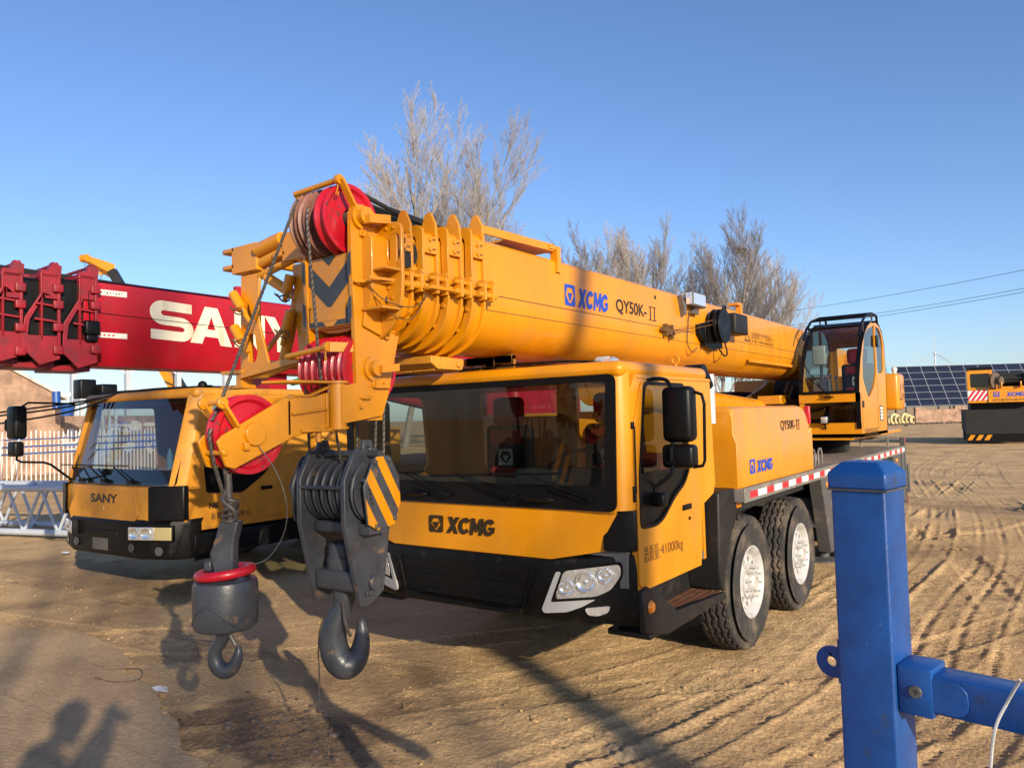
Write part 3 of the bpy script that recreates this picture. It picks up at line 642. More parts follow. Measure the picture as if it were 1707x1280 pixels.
mb.rbox(-1.272, 1.272, FY-0.012, 5.64, 2.225, ZR, 0.055, 4)       # roof cap
mb.box(-1.2, 1.2, 5.60, 5.64, ZB, 1.55); mb.box(-1.2, -0.95, 5.60, 5.64, 1.55, 2.23); mb.box(0.95, 1.2, 5.60, 5.64, 1.55, 2.23); mb.box(-0.1, 0.1, 5.60, 5.64, 1.55, 2.23)
# nose with bevelled corners
lo = [(-1.262, 4.335), (-1.08, 4.295), (-0.715, 4.195), (0.715, 4.195), (1.08, 4.295), (1.262, 4.335), (1.262, 4.48), (-1.262, 4.48)]
hi = [(-1.262, 4.315), (-1.13, 4.228), (-0.86, 4.212), (0.86, 4.212), (1.13, 4.228), (1.262, 4.315), (1.262, 4.48), (-1.262, 4.48)]
zl = [1.13, 1.125, 1.06, 1.06, 1.125, 1.13, 1.1, 1.1]
mb.loft([[(x, y, z) for (x, y), z in zip(lo, zl)], [(x, y, 1.395) for x, y in hi]])
cab = obj("cab", mb, YEL, crane, bevel=0.010, smooth=32)
mb = MB(); mb.box(-1.2, 1.2, 4.36, 5.6, ZB+0.01, ZB+0.06); mb.box(-1.22, 1.22, 4.3, 4.36, 0.9, 1.4)
mb.box(-1.15, 1.15, 5.0, 5.58, 0.93, 1.22)
obj("cab_floor", mb, "interior_grey", cab)
mb = MB(); mb.loft([[(x, 4.26, 1.40), (x, 4.62, 1.40), (x, 4.66, 1.47), (x, 4.60, 1.55), (x, 4.45, 1.56), (x, 4.27, 1.50)] for x in (-1.2, 1.2)])
mb.box(0.25, 0.95, 4.45, 4.68, 1.52, 1.62); obj("dashboard", mb, "interior_grey", crane, bevel=0.02)
def seat(x, y, z, rot=0, s=1.0, parent=crane, emblem=True):
    a = MB(); c_, s_ = math.cos(rot), math.sin(rot)
    a.rbox(-0.24*s, 0.24*s, -0.26*s, 0.24*s, 0, 0.13*s, 0.04*s); a.rbox(-0.235*s, 0.235*s, 0.17*s, 0.29*s, 0.10*s, 0.66*s, 0.045*s); a.box(-0.2*s, 0.2*s, -0.2*s, 0.2*s, -0.25*s, 0)
    b = MB(); b.rbox(-0.145*s, 0.145*s, 0.15*s, 0.28*s, 0.66*s, 0.90*s, 0.05*s); b.rbox(-0.17*s, 0.17*s, 0.160*s, 0.2*s, 0.14*s, 0.30*s, 0.012); b.rbox(-0.17*s, 0.17*s, 0.160*s, 0.2*s, 0.50*s, 0.62*s, 0.012)
    e = MB(); add_emblem(e, (-0.075*s, 0.158*s, 0.32*s), (1,0,0), (0,0,1), 0.15*s, 0.14*s, 0.004)
    T = lambda m: setattr(m, 'v', [(x+p[0]*c_-p[1]*s_, y+p[0]*s_+p[1]*c_, z+p[2]) for p in m.v])
    for m in (a, b, e): T(m)
    o = obj("seat", a, "seat_black", parent); obj("seat_cover", b, "seat_red", o)
    if emblem: obj("seat_badge", e, "white_paint", o)
seat(0.62, 5.05, 1.27); seat(-0.40, 5.08, 1.27)
mb = MB(); mb.rbox(-0.05, 1.05, 5.22, 5.57, 1.25, 1.52, 0.05); mb.rbox(0.25, 1.08, 4.95, 5.22, 1.30, 1.42, 0.04); obj("bunk_cushion", mb, "seat_red", crane)
mb = MB(); mb.loft([[(0.30, 4.92, 1.45), (0.62, 4.86, 1.60), (0.85, 4.86, 1.655), (1.16, 4.86, 1.645), (1.16, 5.0, 1.56), (0.5, 5.0, 1.47)], [(0.30, 5.30, 1.50), (0.62, 5.30, 1.66), (0.85, 5.30, 1.71), (1.16, 5.30, 1.69), (1.16, 5.3, 1.60), (0.5, 5.3, 1.5)]]); obj("seat_blanket", mb, "quilt_red", crane, bevel=0.02)
mb = MB(); mb.tube([(0.62+0.21*math.cos(a), 4.66+0.20*math.sin(a)*0.8, 1.62+0.12*math.sin(a)) for a in [2*PI*i/28 for i in range(28)]], 0.014, 8, closed=True)
mb.bar((0.42, 4.66, 1.62), (0.82, 4.66, 1.62), 0.03, 0.015); mb.cyl((0.62, 4.66, 1.62), (0.62, 4.50, 1.42), 0.03, 10); obj("steering_wheel", mb, "seat_black", crane)
# windshield and its black surround
def curve_y(x): return FY-0.008-0.014*(1-(x/1.2)**2)
def curved(mb, outline_fn, z0, z1, xs, dy=0.0, mi=0): pass
mb = MB(); xs = [-1.19+2.38*i/24 for i in range(25)]
def strip(mb, z0, z1, dy, xa, xb, n=16, mi=0):
    X = [xa+(xb-xa)*i/n for i in range(n+1)]; vs = [(x, curve_y(x)+dy, z) for x in X for z in (z0, z1)] + [(x, curve_y(x)+dy+0.006, z) for x in X for z in (z0, z1)]
    m = 2*(n+1); fs = []
    for i in range(n):
        a = 2*i; fs += [(a, a+2, a+3, a+1), (a+m+1, a+m+3, a+m+2, a+m), (a, a+m, a+m+2, a+2), (a+1, a+3, a+m+3, a+m+1)]
    fs += [(0, 1, m+1, m), (2*n, 2*n+m, 2*n+m+1, 2*n+1)]; mb.add(vs, fs, mi)
g = MB(); strip(g, 1.40, 2.243, 0.0, -1.185, 1.185, 24); obj("windshield", g, "windshield_glass", crane, smooth=60)
def surround_mb():
    from mathutils.geometry import tessellate_polygon as tp
    outer = round_poly([(-1.215, 1.388), (1.215, 1.388), (1.235, 2.25), (-1.235, 2.25)], 0.06, 6); inner = round_poly([(-1.135, 1.545), (1.135, 1.545), (1.165, 2.205), (-1.165, 2.205)], 0.035, 6)
    t = MB(); t.plate(outer, 'XZ', -0.014, -0.004, [inner]); t.v = [(x, curve_y(max(-1.2, min(1.2, x)))+d, z) for x, d, z in t.v]; return t
obj("windshield_surround", surround_mb(), "black_plastic", crane, smooth=30)
for x0, z0, x1, z1, xa, xb, zb in ((-0.14, 1.455, -0.58, 1.605, -0.72, -0.38, 1.60), (0.437, 1.465, -0.02, 1.585, -0.32, 0.24, 1.59), (1.043, 1.465, 0.588, 1.60, 0.26, 0.81, 1.61)):
    mb = MB(); Yw = lambda x: curve_y(x)-0.035
    mb.bar((x0, Yw(x0), z0), (x1, Yw(x1), z1), 0.014, 0.010); mb.bar((x0-0.02, Yw(x0)+0.002, z0-0.02), (x0-0.3, Yw(x0)-0.003, z0+0.06), 0.008, 0.008)
    mb.bar((xa, Yw(xa)+0.018, zb-0.008), (xb, Yw(xb)+0.018, zb+0.012), 0.012, 0.016); mb.cyl((x0, Yw(x0)-0.012, z0), (x0, Yw(x0)+0.03, z0), 0.018, 10)
    obj("wiper", mb, "black_plastic", crane)
for xa in (-0.46, 0.65):
    mb = MB(); y = FY-0.06; mb.tube([(xa-0.10, y+0.03, 1.445), (xa-0.09, y-0.01, 1.452), (xa, y-0.015, 1.455), (xa+0.09, y-0.01, 1.452), (xa+0.10, y+0.03, 1.445)], 0.014, 8); obj("grab_handle", mb, "black_plastic", crane)
# door with window
dpoly = round_poly([(4.35, 0.90), (5.36, 0.90), (5.40, 1.30), (5.60, 1.40), (5.555, 2.21), (4.47, 2.205), (4.35, 1.95)], 0.04)
mb = MB(); mb.plate(dpoly, 'YZ', 1.272, 1.280, [win]); door = obj("door", mb, YEL, crane, bevel=0.004)
mb = MB(); g = MB(); g.plate(round_poly([(4.500, 2.195), (5.130, 2.195), (5.190, 1.60), (4.39, 1.60)], 0.04), 'YZ', 1.262, 1.267)
obj("door_window", g, "side_glass", door)
mb.plate(round_poly([(5.19, 1.60), (5.10, 1.50), (4.92, 1.42), (4.72, 1.29), (4.60, 1.262), (4.39, 1.272), (4.39, 1.60)], 0.03), 'YZ', 1.262, 1.270)
obj("door_panel", mb, "black_plastic", door); mb = MB(); mb.bar((1.272, 4.40, 1.60), (1.272, 5.18, 1.60), 0.02, 0.02); obj("window_bar", mb, "black_plastic", door)
mb = MB(); mb.plate(round_poly([(4.49, 2.205), (5.14, 2.205), (5.20, 1.60), (5.10, 1.49), (4.92, 1.41), (4.72, 1.28), (4.60, 1.252), (4.38, 1.262), (4.38, 1.60)], 0.05), 'YZ', 1.2805, 1.286, [round_poly([(4.515, 2.182), (5.115, 2.182), (5.172, 1.60), (5.09, 1.512), (4.915, 1.435), (4.715, 1.302), (4.60, 1.275), (4.402, 1.285), (4.402, 1.60)], 0.045)])
obj("window_seal", mb, "black_plastic", door)
mb = MB(); mb.rbox(1.279, 1.292, 5.04, 5.185, 1.305, 1.345, 0.005); mb.cyl((1.279, 5.155, 1.24), (1.287, 5.155, 1.24), 0.013, 10); obj("door_handle", mb, "black_plastic", door)
mb = MB(); add_text(mb, "总质量:", (1.2805, 4.415, 1.045), (0, 1, -0.025), (0,0,1), 0.235, 0.105, 0.002); add_text(mb, "41000kg", (1.2805, 4.665, 1.038), (0, 1, -0.025), (0,0,1), 0.36, 0.088, 0.002)
obj("weight_lettering", mb, "letter_brown", door)
mb = MB(); mb.tube([(1.272, 4.335, 1.93), (1.285, 4.335, 1.91), (1.285, 4.33, 1.5), (1.272, 4.33, 1.48)], 0.006, 6); mb.rbox(1.265, 1.285, 4.31, 4.34, 1.90, 1.945, 0.006); mb.rbox(1.265, 1.285, 4.31, 4.34, 1.44, 1.54, 0.006)
obj("grab_rail", mb, "black_plastic", crane)
mb = MB(); mb.bar((1.275, 4.42, 2.232), (1.275, 5.66, 2.236), 0.010, 0.012); obj("rain_gutter", mb, YEL, cab)
for sx in (1, -1):
    mb = MB(); pl = [(sx*1.07, 4.262), (sx*1.20, 4.270), (sx*1.275, 4.325), (sx*1.279, 4.345), (sx*1.1, 4.33)]
    mb.loft([[(x, y, 1.130) for x, y in pl], [(x, y, 1.392) for x, y in pl]]); obj("corner_panel", mb, "black_plastic", crane, bevel=0.015, seg=3)
# mirrors
def mirror(sx):
    mb = MB(); mb.rbox(sx*1.42-0.105, sx*1.42+0.105, 4.66, 4.80, 1.80, 2.17, 0.045, 4); o = obj("mirror", mb, "black_plastic", crane)
    b = MB(); b.rbox(sx*1.415-0.11, sx*1.415+0.11, 4.67, 4.79, 1.63, 1.785, 0.03, 3); b.tube(spline([(sx*1.25, 4.55, 2.215), (sx*1.30, 4.66, 2.225), (sx*1.345, 4.72, 2.21), (sx*1.37, 4.74, 2.14)], 4), 0.014, 8)
    b.tube([(sx*1.52, 4.74, 2.13), (sx*1.575, 4.74, 2.11), (sx*1.59, 4.74, 2.05), (sx*1.58, 4.74, 1.68), (sx*1.565, 4.74, 1.645), (sx*1.50, 4.74, 1.635)], 0.011, 8)
    b.tube(spline([(sx*1.38, 4.70, 1.80), (sx*1.38, 4.68, 1.62), (sx*1.34, 4.66, 1.56), (sx*1.28, 4.64, 1.51), (sx*1.28, 4.62, 1.45)], 4), 0.014, 8)
    b.cyl((sx*1.38, 4.665, 1.77), (sx*1.38, 4.665, 1.68), 0.014, 8); b.box(sx*1.38-0.03, sx*1.38+0.03, 4.655, 4.672, 1.655, 1.675)
    obj("mirror_bracket", b, "black_plastic", o)
    b = MB(); b.rbox(sx*1.315-0.05, sx*1.315+0.05, 4.56, 4.64, 1.385, 1.475, 0.02); obj("kerb_mirror", b, "black_plastic", o)
mirror(1); mirror(-1)
# roof fittings
mb = MB(); mb.bar((-1.2, 4.40, 2.343), (1.02, 4.44, 2.343), 0.05, 0.012); mb.tube([(-1.2, 4.38, 2.352), (-0.2, 4.38, 2.358), (0.5, 4.40, 2.372), (0.8, 4.42, 2.366), (1.0, 4.46, 2.345)], 0.009, 6)
for x in (-0.9, -0.2, 0.45): mb.box(x-0.02, x+0.02, 4.38, 4.44, 2.33, 2.355)
obj("roof_rail", mb, "dusty_black", crane)
mb = MB(); mb.lathe([(0.055, 0), (0.055, 0.01), (0.045, 0.03), (0.02, 0.048), (0, 0.05)], (1.03, 4.55, 2.335), (0,0,1), 18); obj("roof_lamp", mb, "lamp_silver", crane)
mb = MB(); mb.tube([(1.12+0.028*math.cos(a), 5.38, 2.395+0.028*math.sin(a)) for a in [2*PI*i/14 for i in range(14)]], 0.009, 8, closed=True); mb.cyl((1.12, 5.38, 2.33), (1.12, 5.38, 2.37), 0.012, 8); obj("lifting_eye", mb, YEL, crane)

# ---- bumper, grille, lamps
bl = lambda xo=0, yo=0: [(-1.268, 4.46), (-1.268, 4.345+yo), (-1.22, 4.315+yo), (-0.74, 4.180+yo), (-0.62, 4.165+yo), (0.62, 4.165+yo), (0.74, 4.180+yo), (1.22, 4.315+yo), (1.268, 4.345+yo), (1.268, 4.46)]
mb = MB(); dz = [0.055, 0.05, 0.05, 0, 0, 0, 0, 0.05, 0.05, 0.055]
mb.loft([[(x, y, z0+(d if z0 > 1 else 0)) for (x, y), d in zip(bl(0, yo), dz)] for z0, yo in ((0.655, 0.05), (0.70, 0.02), (0.80, 0.0), (1.00, 0.0), (1.052, 0.012), (1.058, 0.03))])
bumper = obj("bumper", mb, "dusty_black", crane, bevel=0.01, smooth=30)
mb = MB(); mb.plate([(-0.61, 0.985), (0.60, 1.0), (0.50, 0.735), (-0.53, 0.74)], 'XZ', 4.155, 4.164)
for (x0, x1, z) in ((-0.57, -0.12, 0.90), (0.10, 0.53, 0.905), (-0.52, -0.2, 0.80), (0.16, 0.46, 0.805)):
    mb.bar((x0, 4.150, z-0.015), (x1, 4.150, z-0.02), 0.012, 0.008)
    for i in range(int((x1-x0)/0.026)):
        for j in range(2): mb.box(x0+0.026*i+0.004, x0+0.026*i+0.020, 4.148, 4.156, z+0.012+0.022*j, z+0.026+0.022*j)
mb.bar((-0.62, 4.145, 0.99), (-0.545, 4.145, 0.735), 0.012, 0.016); mb.bar((0.61, 4.145, 1.0), (0.515, 4.145, 0.73), 0.012, 0.016)
obj("grille", mb, "black_plastic", bumper, bevel=0.002)
mb = MB(); mb.plate([(-0.56, 0.752), (-0.42, 0.748), (-0.38, 0.725), (0.40, 0.715), (0.44, 0.735), (0.53, 0.73), (0.50, 0.690), (-0.54, 0.70)], 'XZ', 4.115, 4.164); obj("bumper_lip", mb, "dusty_black", bumper, bevel=0.006)
HB = Vector((0.62, 4.165, 0)); HU = Vector((0.60, 0.15, 0)).normalized()
def headlight(sx):
    def P(x, z, d=0.0):   # x measured in the world, on the slanted face
        t = (x-0.62)/HU.x; p = HB+HU*t; n = Vector((HU.y, -HU.x, 0)); p = p+n*d; return (sx*p.x, p.y, z)
    def slab(poly, d0, d1):
        m = MB(); n = len(poly); tri = tessellate_polygon([[Vector((a, b, 0)) for a, b in poly]])
        m.add([P(a, b, d0) for a, b in poly] + [P(a, b, d1) for a, b in poly], [tuple(t) for t in tri] + [tuple(i+n for i in reversed(t)) for t in tri] + [(i, (i+1) % n, (i+1) % n+n, i+n) for i in range(n)]); return m
    out = round_poly([(0.795, 1.005), (1.185, 1.068), (1.188, 0.975), (1.12, 0.875), (1.02, 0.825), (0.718, 0.79)], 0.035, 5)
    h = obj("headlight", slab(out, 0.0, 0.012), "black_plastic", bumper)
    inn = round_poly([(0.808, 0.990), (1.172, 1.050), (1.174, 0.98), (1.11, 0.888), (1.015, 0.840), (0.738, 0.806)], 0.03, 5)
    obj("reflector", slab(inn, 0.0121, 0.014), "lamp_silver", h)
    m = MB()
    nrm = Vector((HU.y*sx, -HU.x, 0)).normalized()
    for x, z, r in ((0.822, 0.885, 0.050), (0.950, 0.928, 0.066), (1.075, 0.975, 0.048)):
        m.lathe([(r, 0.016), (r, 0.024), (r*0.92, 0.024), (r*0.75, 0.012), (r*0.45, 0.004), (r*0.18, 0.003), (r*0.16, 0.02), (0, 0.022)], P(x, z, 0.004), nrm, 28)
    m2 = MB()
    for i in range(9):
        x = 0.765+0.045*i; z0 = 0.815+0.06*max(0, x-0.9)+0.004; 
    obj("lamp_bowl", m, "chrome", h)
    obj("lens", slab(inn, 0.032, 0.035), "lamp_glass", h)
    tr = round_poly([(0.755, 0.985), (0.790, 0.985), (0.712, 0.785), (1.01, 0.82), (0.92, 0.768), (0.82, 0.728), (0.67, 0.712), (0.652, 0.735)], 0.015, 3)
    obj("headlight_trim", slab(tr, 0.001, 0.016), "trim_grey", h, bevel=0.004)
    fg = round_poly([(0.935, 0.760), (1.10, 0.785), (1.09, 0.745), (1.02, 0.715), (0.955, 0.718)], 0.02, 4)
    fo = obj("fog_lamp", slab(fg, 0.0, 0.014), "lamp_silver", bumper)
headlight(1); headlight(-1)
mb = MB(); add_emblem(mb, (-0.350, 4.2055, 1.172), (1, 0, 0.0), (0, 0.02, 1), 0.130, 0.122, 0.0, 0, 0.012); add_xcmg(mb, (-0.185, 4.2055, 1.172), (1,0,0), (0,0.02,1), 0.442, 0.118, 0.0, 0.012)
obj("badge", mb, "badge_chrome", crane)
# steps and mudguards
for sx in (1, -1):
    X = lambda a, b: sorted((sx*a, sx*b)); mb = MB()
    mb.plate([(4.335, 0.885), (4.43, 0.895), (4.52, 0.85), (4.86, 0.655), (5.76, 0.60), (5.77, 0.545), (4.70, 0.535), (4.36, 0.62)], 'YZ', *X(1.262, 1.30)); mb.box(*X(0.95, 1.262), 4.5, 5.75, 0.535, 0.575)
    mb.box(*X(0.99, 1.03), 4.5, 5.8, 0.55, 0.87)
    st = obj("step", mb, "dark_grey_panel", crane, bevel=0.008)
    t = MB(); t.box(*X(1.03, 1.262), 4.86, 5.74, 0.592, 0.606)
    for i in range(16):
        for j in range(4): t.box(*X(1.045+0.055*j, 1.068+0.055*j), 4.90+0.053*i, 4.915+0.053*i, 0.606, 0.611)
    obj("step_tread", t, "tread_brown" if "tread_brown" in MATS else "brick_dark", st)
    if sx > 0:
        q = MB(); q.lathe([(0.0, 0.02), (0.03, 0.016), (0.042, 0.0), (0, 0)], (1.30, 4.45, 0.765), (1,0,0), 20); obj("indicator", q, "amber", st)
    g = MB(); prof = [(5.70, 0.62), (5.66, 0.78), (5.69, 1.372), (6.28, 1.372), (6.28, 1.24)] + arc(6.405, 0.56, 0.655, math.radians(100), math.radians(176), 9)
    g.plate(prof, 'YZ', *X(1.02, 1.30)); mg = obj("mudguard", g, "dark_grey_panel", crane, bevel=0.02, seg=3)
    if sx > 0:
        q = MB(); q.lathe([(0.0, 0.03), (0.022, 0.024), (0.035, 0.0), (0, 0)], (1.30, 6.10, 1.24), (1,0,0), 18); obj("side_marker", q, "amber", mg)

# ---- turntable, superstructure, operator's cab
mb = MB(); n = 96; vs = []
prof = []
for i in range(n*2):
    a = 2*PI*i/(n*2); r = 0.80 if i % 2 else 0.765; prof.append((0.15+r*math.cos(a), 11.75+r*math.sin(a)))
mb.plate(prof, 'XY', 1.37, 1.56); obj("slew_ring", mb, "dusty_black", crane)
mb = MB()
for x in (-0.52, 0.44): mb.plate([(10.9, 1.58), (14.6, 1.58), (14.8, 2.3), (14.2, 3.0), (13.5, 3.0), (12.6, 2.4), (11.2, 2.1)], 'YZ', x, x+0.04)
mb.box(-1.25, 1.2, 10.92, 14.6, 1.565, 1.62); mb.box(-0.5, 0.45, 13.2, 14.4, 1.6, 2.2); mb.cyl((-0.7, 14.0, 2.82), (0.62, 14.0, 2.82), 0.11, 18)
obj("superstructure", mb, YEL, crane, bevel=0.01)
mb = MB(); mb.box(-0.3, 0.42, 11.4, 12.6, 1.62, 2.15); mb.cyl((-0.35, 12.9, 2.3), (0.4, 12.9, 2.3), 0.26, 20); mb.box(-1.2, -0.6, 11.4, 13.0, 1.62, 2.3); obj("winch", mb, "under_black", crane)
mb = MB(); mb.tube([(0.35, 11.0, 2.1), (0.36, 10.8, 2.25), (0.36, 10.95, 2.38), (0.38, 11.3, 2.36)], 0.022, 8); mb.tube([(0.4, 11.0, 2.05), (0.42, 10.75, 2.18), (0.42, 10.95, 2.33), (0.44, 11.3, 2.31)], 0.018, 8); obj("hydraulic_hose", mb, "black_plastic", crane)
mb = MB(); mb.rbox(-1.25, 1.40, 13.25, 13.85, 1.95, 2.53, 0.05); mb.rbox(-1.1, 1.05, 13.6, 14.9, 1.94, 2.54, 0.05); mb.box(-1.2, 0.7, 13.3, 14.9, 1.62, 1.95); cw = obj("counterweight", mb, YEL, crane)
mb = MB(); mb.cyl((1.30, 13.6, 2.53), (1.30, 13.6, 2.58), 0.03, 12); mb.ball((1.30, 13.6, 2.60), 0.045); obj("counterweight_lamp", mb, "sticker_white", cw)
mb = MB(); mb.plate([(13.33, 2.1), (13.55, 2.1), (13.44, 2.4)], 'YZ', 1.40, 1.402, [[(13.37, 2.13), (13.51, 2.13), (13.44, 2.34)]]); add_text(mb, "作业时", (1.40, 13.58, 2.28), (0,1,0), (0,0,1), 0.22, 0.1); add_text(mb, "禁止靠近", (1.40, 13.58, 2.12), (0,1,0), (0,0,1), 0.22, 0.1); obj("warning_lettering", mb, "letter_brown", cw)
mb = MB(); mb.cyl((BX, 6.1, 2.235), (BX, 11.0, 1.99), 0.155, 24); mb.cyl((BX, 11.0, 1.99), (BX, 11.3, 1.97), 0.12, 16); mb.cyl((0.1, 10.9, 2.12), (0.3, 10.9, 2.14), 0.05, 10)
mb.box(0.0, 0.32, 10.7, 10.95, 2.08, 2.2); obj("luffing_cylinder", mb, YEL, crane, bevel=0.008)

OX0, OX1 = 0.52, 1.305
prof = [(10.905, 1.605), (10.925, 2.08), (10.885, 2.20), (10.93, 2.40), (11.06, 2.66), (11.23, 2.88), (11.43, 3.04), (11.66, 3.165), (11.90, 3.24), (12.20, 3.275), (12.48, 3.235), (12.68, 3.13), (12.80, 2.95), (12.83, 2.5), (12.75, 1.605)]
w1 = round_poly([(11.36, 3.0), (11.58, 3.10), (12.03, 3.19), (12.10, 3.19), (12.10, 2.50), (11.90, 2.30), (11.56, 2.15), (11.42, 2.14), (11.13, 2.40), (11.17, 2.66)], 0.05, 4)
w2 = round_poly([(12.15, 3.19), (12.45, 3.17), (12.62, 3.06), (12.70, 2.92), (12.66, 2.56), (12.42, 2.50), (12.15, 2.50)], 0.05, 4)
mb = MB()
for x in (OX0, OX1-0.03): mb.plate(prof, 'YZ', x, x+0.03, [w1, w2])
def band(mb, i0, i1, x0, x1, off=0.0, th=0.03, mi=0):
    pts = [Vector((p[0], p[1])) for p in prof]; cen = Vector((11.9, 2.4)); rows = []
    for i in range(i0, i1+1):
        t = (pts[min(i+1, len(pts)-1)]-pts[max(i-1, 0)]).normalized(); nrm = Vector((-t.y, t.x))
        if nrm.dot(pts[i]-cen) < 0: nrm = -nrm
        a = pts[i]+nrm*off; b = pts[i]+nrm*(off-th); rows.append([(x0, a.x, a.y), (x1, a.x, a.y), (x1, b.x, b.y), (x0, b.x, b.y)])
    mb.loft(rows, True, True, mi)
band(mb, 8, 12, OX0, OX1); band(mb, 12, 13, OX0, OX0+0.1); band(mb, 12, 13, OX1-0.1, OX1); band(mb, 13, 14, OX0, OX1)
mb.box(OX0, OX1, 10.90, 10.93, 1.605, 1.80); mb.box(OX0, OX1, 10.885, 10.93, 2.08, 2.20); mb.box(OX0, OX0+0.07, 10.90, 10.93, 1.8, 2.08); mb.box(OX0, OX1, 10.9, 12.75, 1.605, 1.65)
opc = obj("operator_cab", mb, YEL, crane, bevel=0.008)
mb = MB(); band(mb, 2, 8, OX0, OX0+0.055, 0.012, 0.02); band(mb, 2, 8, OX1-0.06, OX1-0.002, 0.012, 0.02); mb.box(OX0+0.05, OX1-0.05, 10.873, 10.895, 2.195, 2.235); band(mb, 7, 8, OX0, OX1, 0.012, 0.02); mb.box(OX1-0.055, OX1+0.002, 10.885, 10.903, 1.72, 2.2)
obj("cab_frame", mb, "black_plastic", opc)
mb = MB(); band(mb, 2, 8, OX0+0.04, OX1-0.04, 0.0, 0.006); obj("front_glass", mb, "cab_front_glass", opc, smooth=40)
mb = MB(); mb.box(OX0+0.07, OX1-0.06, 10.898, 10.904, 1.80, 2.08); obj("lower_glass", mb, "side_glass", opc); mb = MB(); mb.box(OX0+0.05, OX1-0.05, 11.05, 11.1, 1.65, 2.08); mb.box(OX0+0.05, OX1-0.05, 10.95, 11.1, 1.62, 1.64); obj("footwell", mb, "under_black", opc)
for w in (w1, w2):
    mb = MB(); mb.plate(w, 'YZ', OX1-0.02, OX1-0.014); obj("side_window", mb, "side_glass", opc)
mb = MB(); mb.plate(w1, 'YZ', OX0+0.01, OX0+0.016); mb.plate(w2, 'YZ', OX0+0.01, OX0+0.016); obj("far_window", mb, "side_glass", opc)
mb = MB()
for x in (OX0+0.03, OX1-0.03): mb.tube([(x, 11.15, 2.98), (x, 11.30, 3.14), (x, 11.6, 3.28), (x, 12.1, 3.38), (x, 12.45, 3.37), (x, 12.5, 3.24)], 0.017, 8)
for y, z in ((11.30, 3.14), (11.6, 3.28), (11.85, 3.335), (12.1, 3.38), (12.4, 3.375)): mb.tube([(OX0+0.03, y, z), (OX1-0.03, y, z)], 0.014, 8)
for y, z, z2 in ((11.45, 3.21, 3.06), (12.1, 3.38, 3.27)):
    for x in (OX0+0.03, OX1-0.03): mb.cyl((x, y, z2), (x, y, z), 0.012, 6)
obj("roof_guard", mb, "black_plastic", opc)
mb = MB(); mb.bar((0.62, 10.84, 2.62), (0.72, 10.83, 2.42), 0.014, 0.01); mb.bar((0.72, 10.845, 2.46), (0.90, 10.85, 2.16), 0.016, 0.012); mb.bar((0.66, 10.85, 2.44), (0.94, 10.85, 2.16), 0.01, 0.01); mb.bar((0.86, 10.85, 2.16), (0.98, 10.85, 2.15), 0.03, 0.02); obj("wiper", mb, "black_plastic", opc)
mb = MB(); mb.rbox(0.80, 0.91, 10.82, 10.88, 1.785, 1.90, 0.02); mb.bar((0.855, 10.86, 1.79), (0.855, 10.89, 1.72), 0.02, 0.02); wl = obj("work_lamp", mb, "black_plastic", opc)
mb = MB(); mb.rbox(0.815, 0.895, 10.812, 10.822, 1.80, 1.885, 0.004); obj("lamp_face", mb, "lamp_silver", wl)
seat(1.06, 11.85, 2.02, 0, 0.95, opc)
mb = MB(); mb.rbox(0.60, 0.80, 11.3, 11.6, 2.0, 2.42, 0.04); mb.rbox(0.60, 0.78, 11.35, 11.5, 2.62, 2.90, 0.02); mb.cyl((0.68, 11.5, 2.4), (0.70, 11.45, 2.65), 0.02, 8); mb.cyl((0.85, 11.4, 2.05), (0.86, 11.25, 2.45), 0.012, 8); mb.cyl((0.92, 11.4, 2.05), (0.93, 11.25, 2.42), 0.012, 8); mb.ball((0.86, 11.25, 2.46), 0.025); mb.ball((0.93, 11.25, 2.43), 0.025); obj("control_console", mb, "trim_grey", opc)
mb = MB(); dpo = round_poly([(11.02, 1.70), (12.03, 1.70), (12.08, 2.45)], 0.02)
for a, b in (((11.03, 1.70), (12.05, 1.70)), ((12.05, 1.70), (12.13, 2.46)), ((11.03, 1.70), (11.00, 2.16))): mb.bar((OX1+0.0012, a[0], a[1]), (OX1+0.0012, b[0], b[1]), 0.003, 0.010)
obj("door_seam", mb, "letter_brown", opc)
mb = MB(); mb.rbox(OX1-0.002, OX1+0.008, 11.02, 11.12, 2.0, 2.09, 0.004); mb.rbox(OX1-0.004, OX1+0.03, 12.10, 12.2, 2.88, 3.05, 0.01); obj("door_handle", mb, "black_plastic", opc)
mb = MB(); add_text(mb, "徐州重型机械有限公司", (OX1+0.001, 11.08, 1.645), (0,1,0), (0,0,1), 0.95, 0.05, 0.002); add_text(mb, "XUZHOU HEAVY MACHINERY", (OX1+0.001, 11.08, 1.618), (0,1,0), (0,0,1), 0.95, 0.018, 0.002); obj("maker_lettering", mb, "letter_brown", opc)
mb = MB(); mb.box(OX1, OX1+0.003, 12.20, 12.44, 1.80, 2.02, 0)
for i in range(4): mb.box(OX1+0.003, OX1+0.005, 12.235, 12.405, 1.815+0.05*i, 1.853+0.05*i, 1)
obj("notice_plate", mb, ["letter_black", "sticker_white"], opc)


mb = MB(); mb.box(1.24, 1.30, 8.39, 8.43, 1.84, 2.03); lampo = obj("tail_lamp", mb, "tape_red", crane, bevel=0.01)
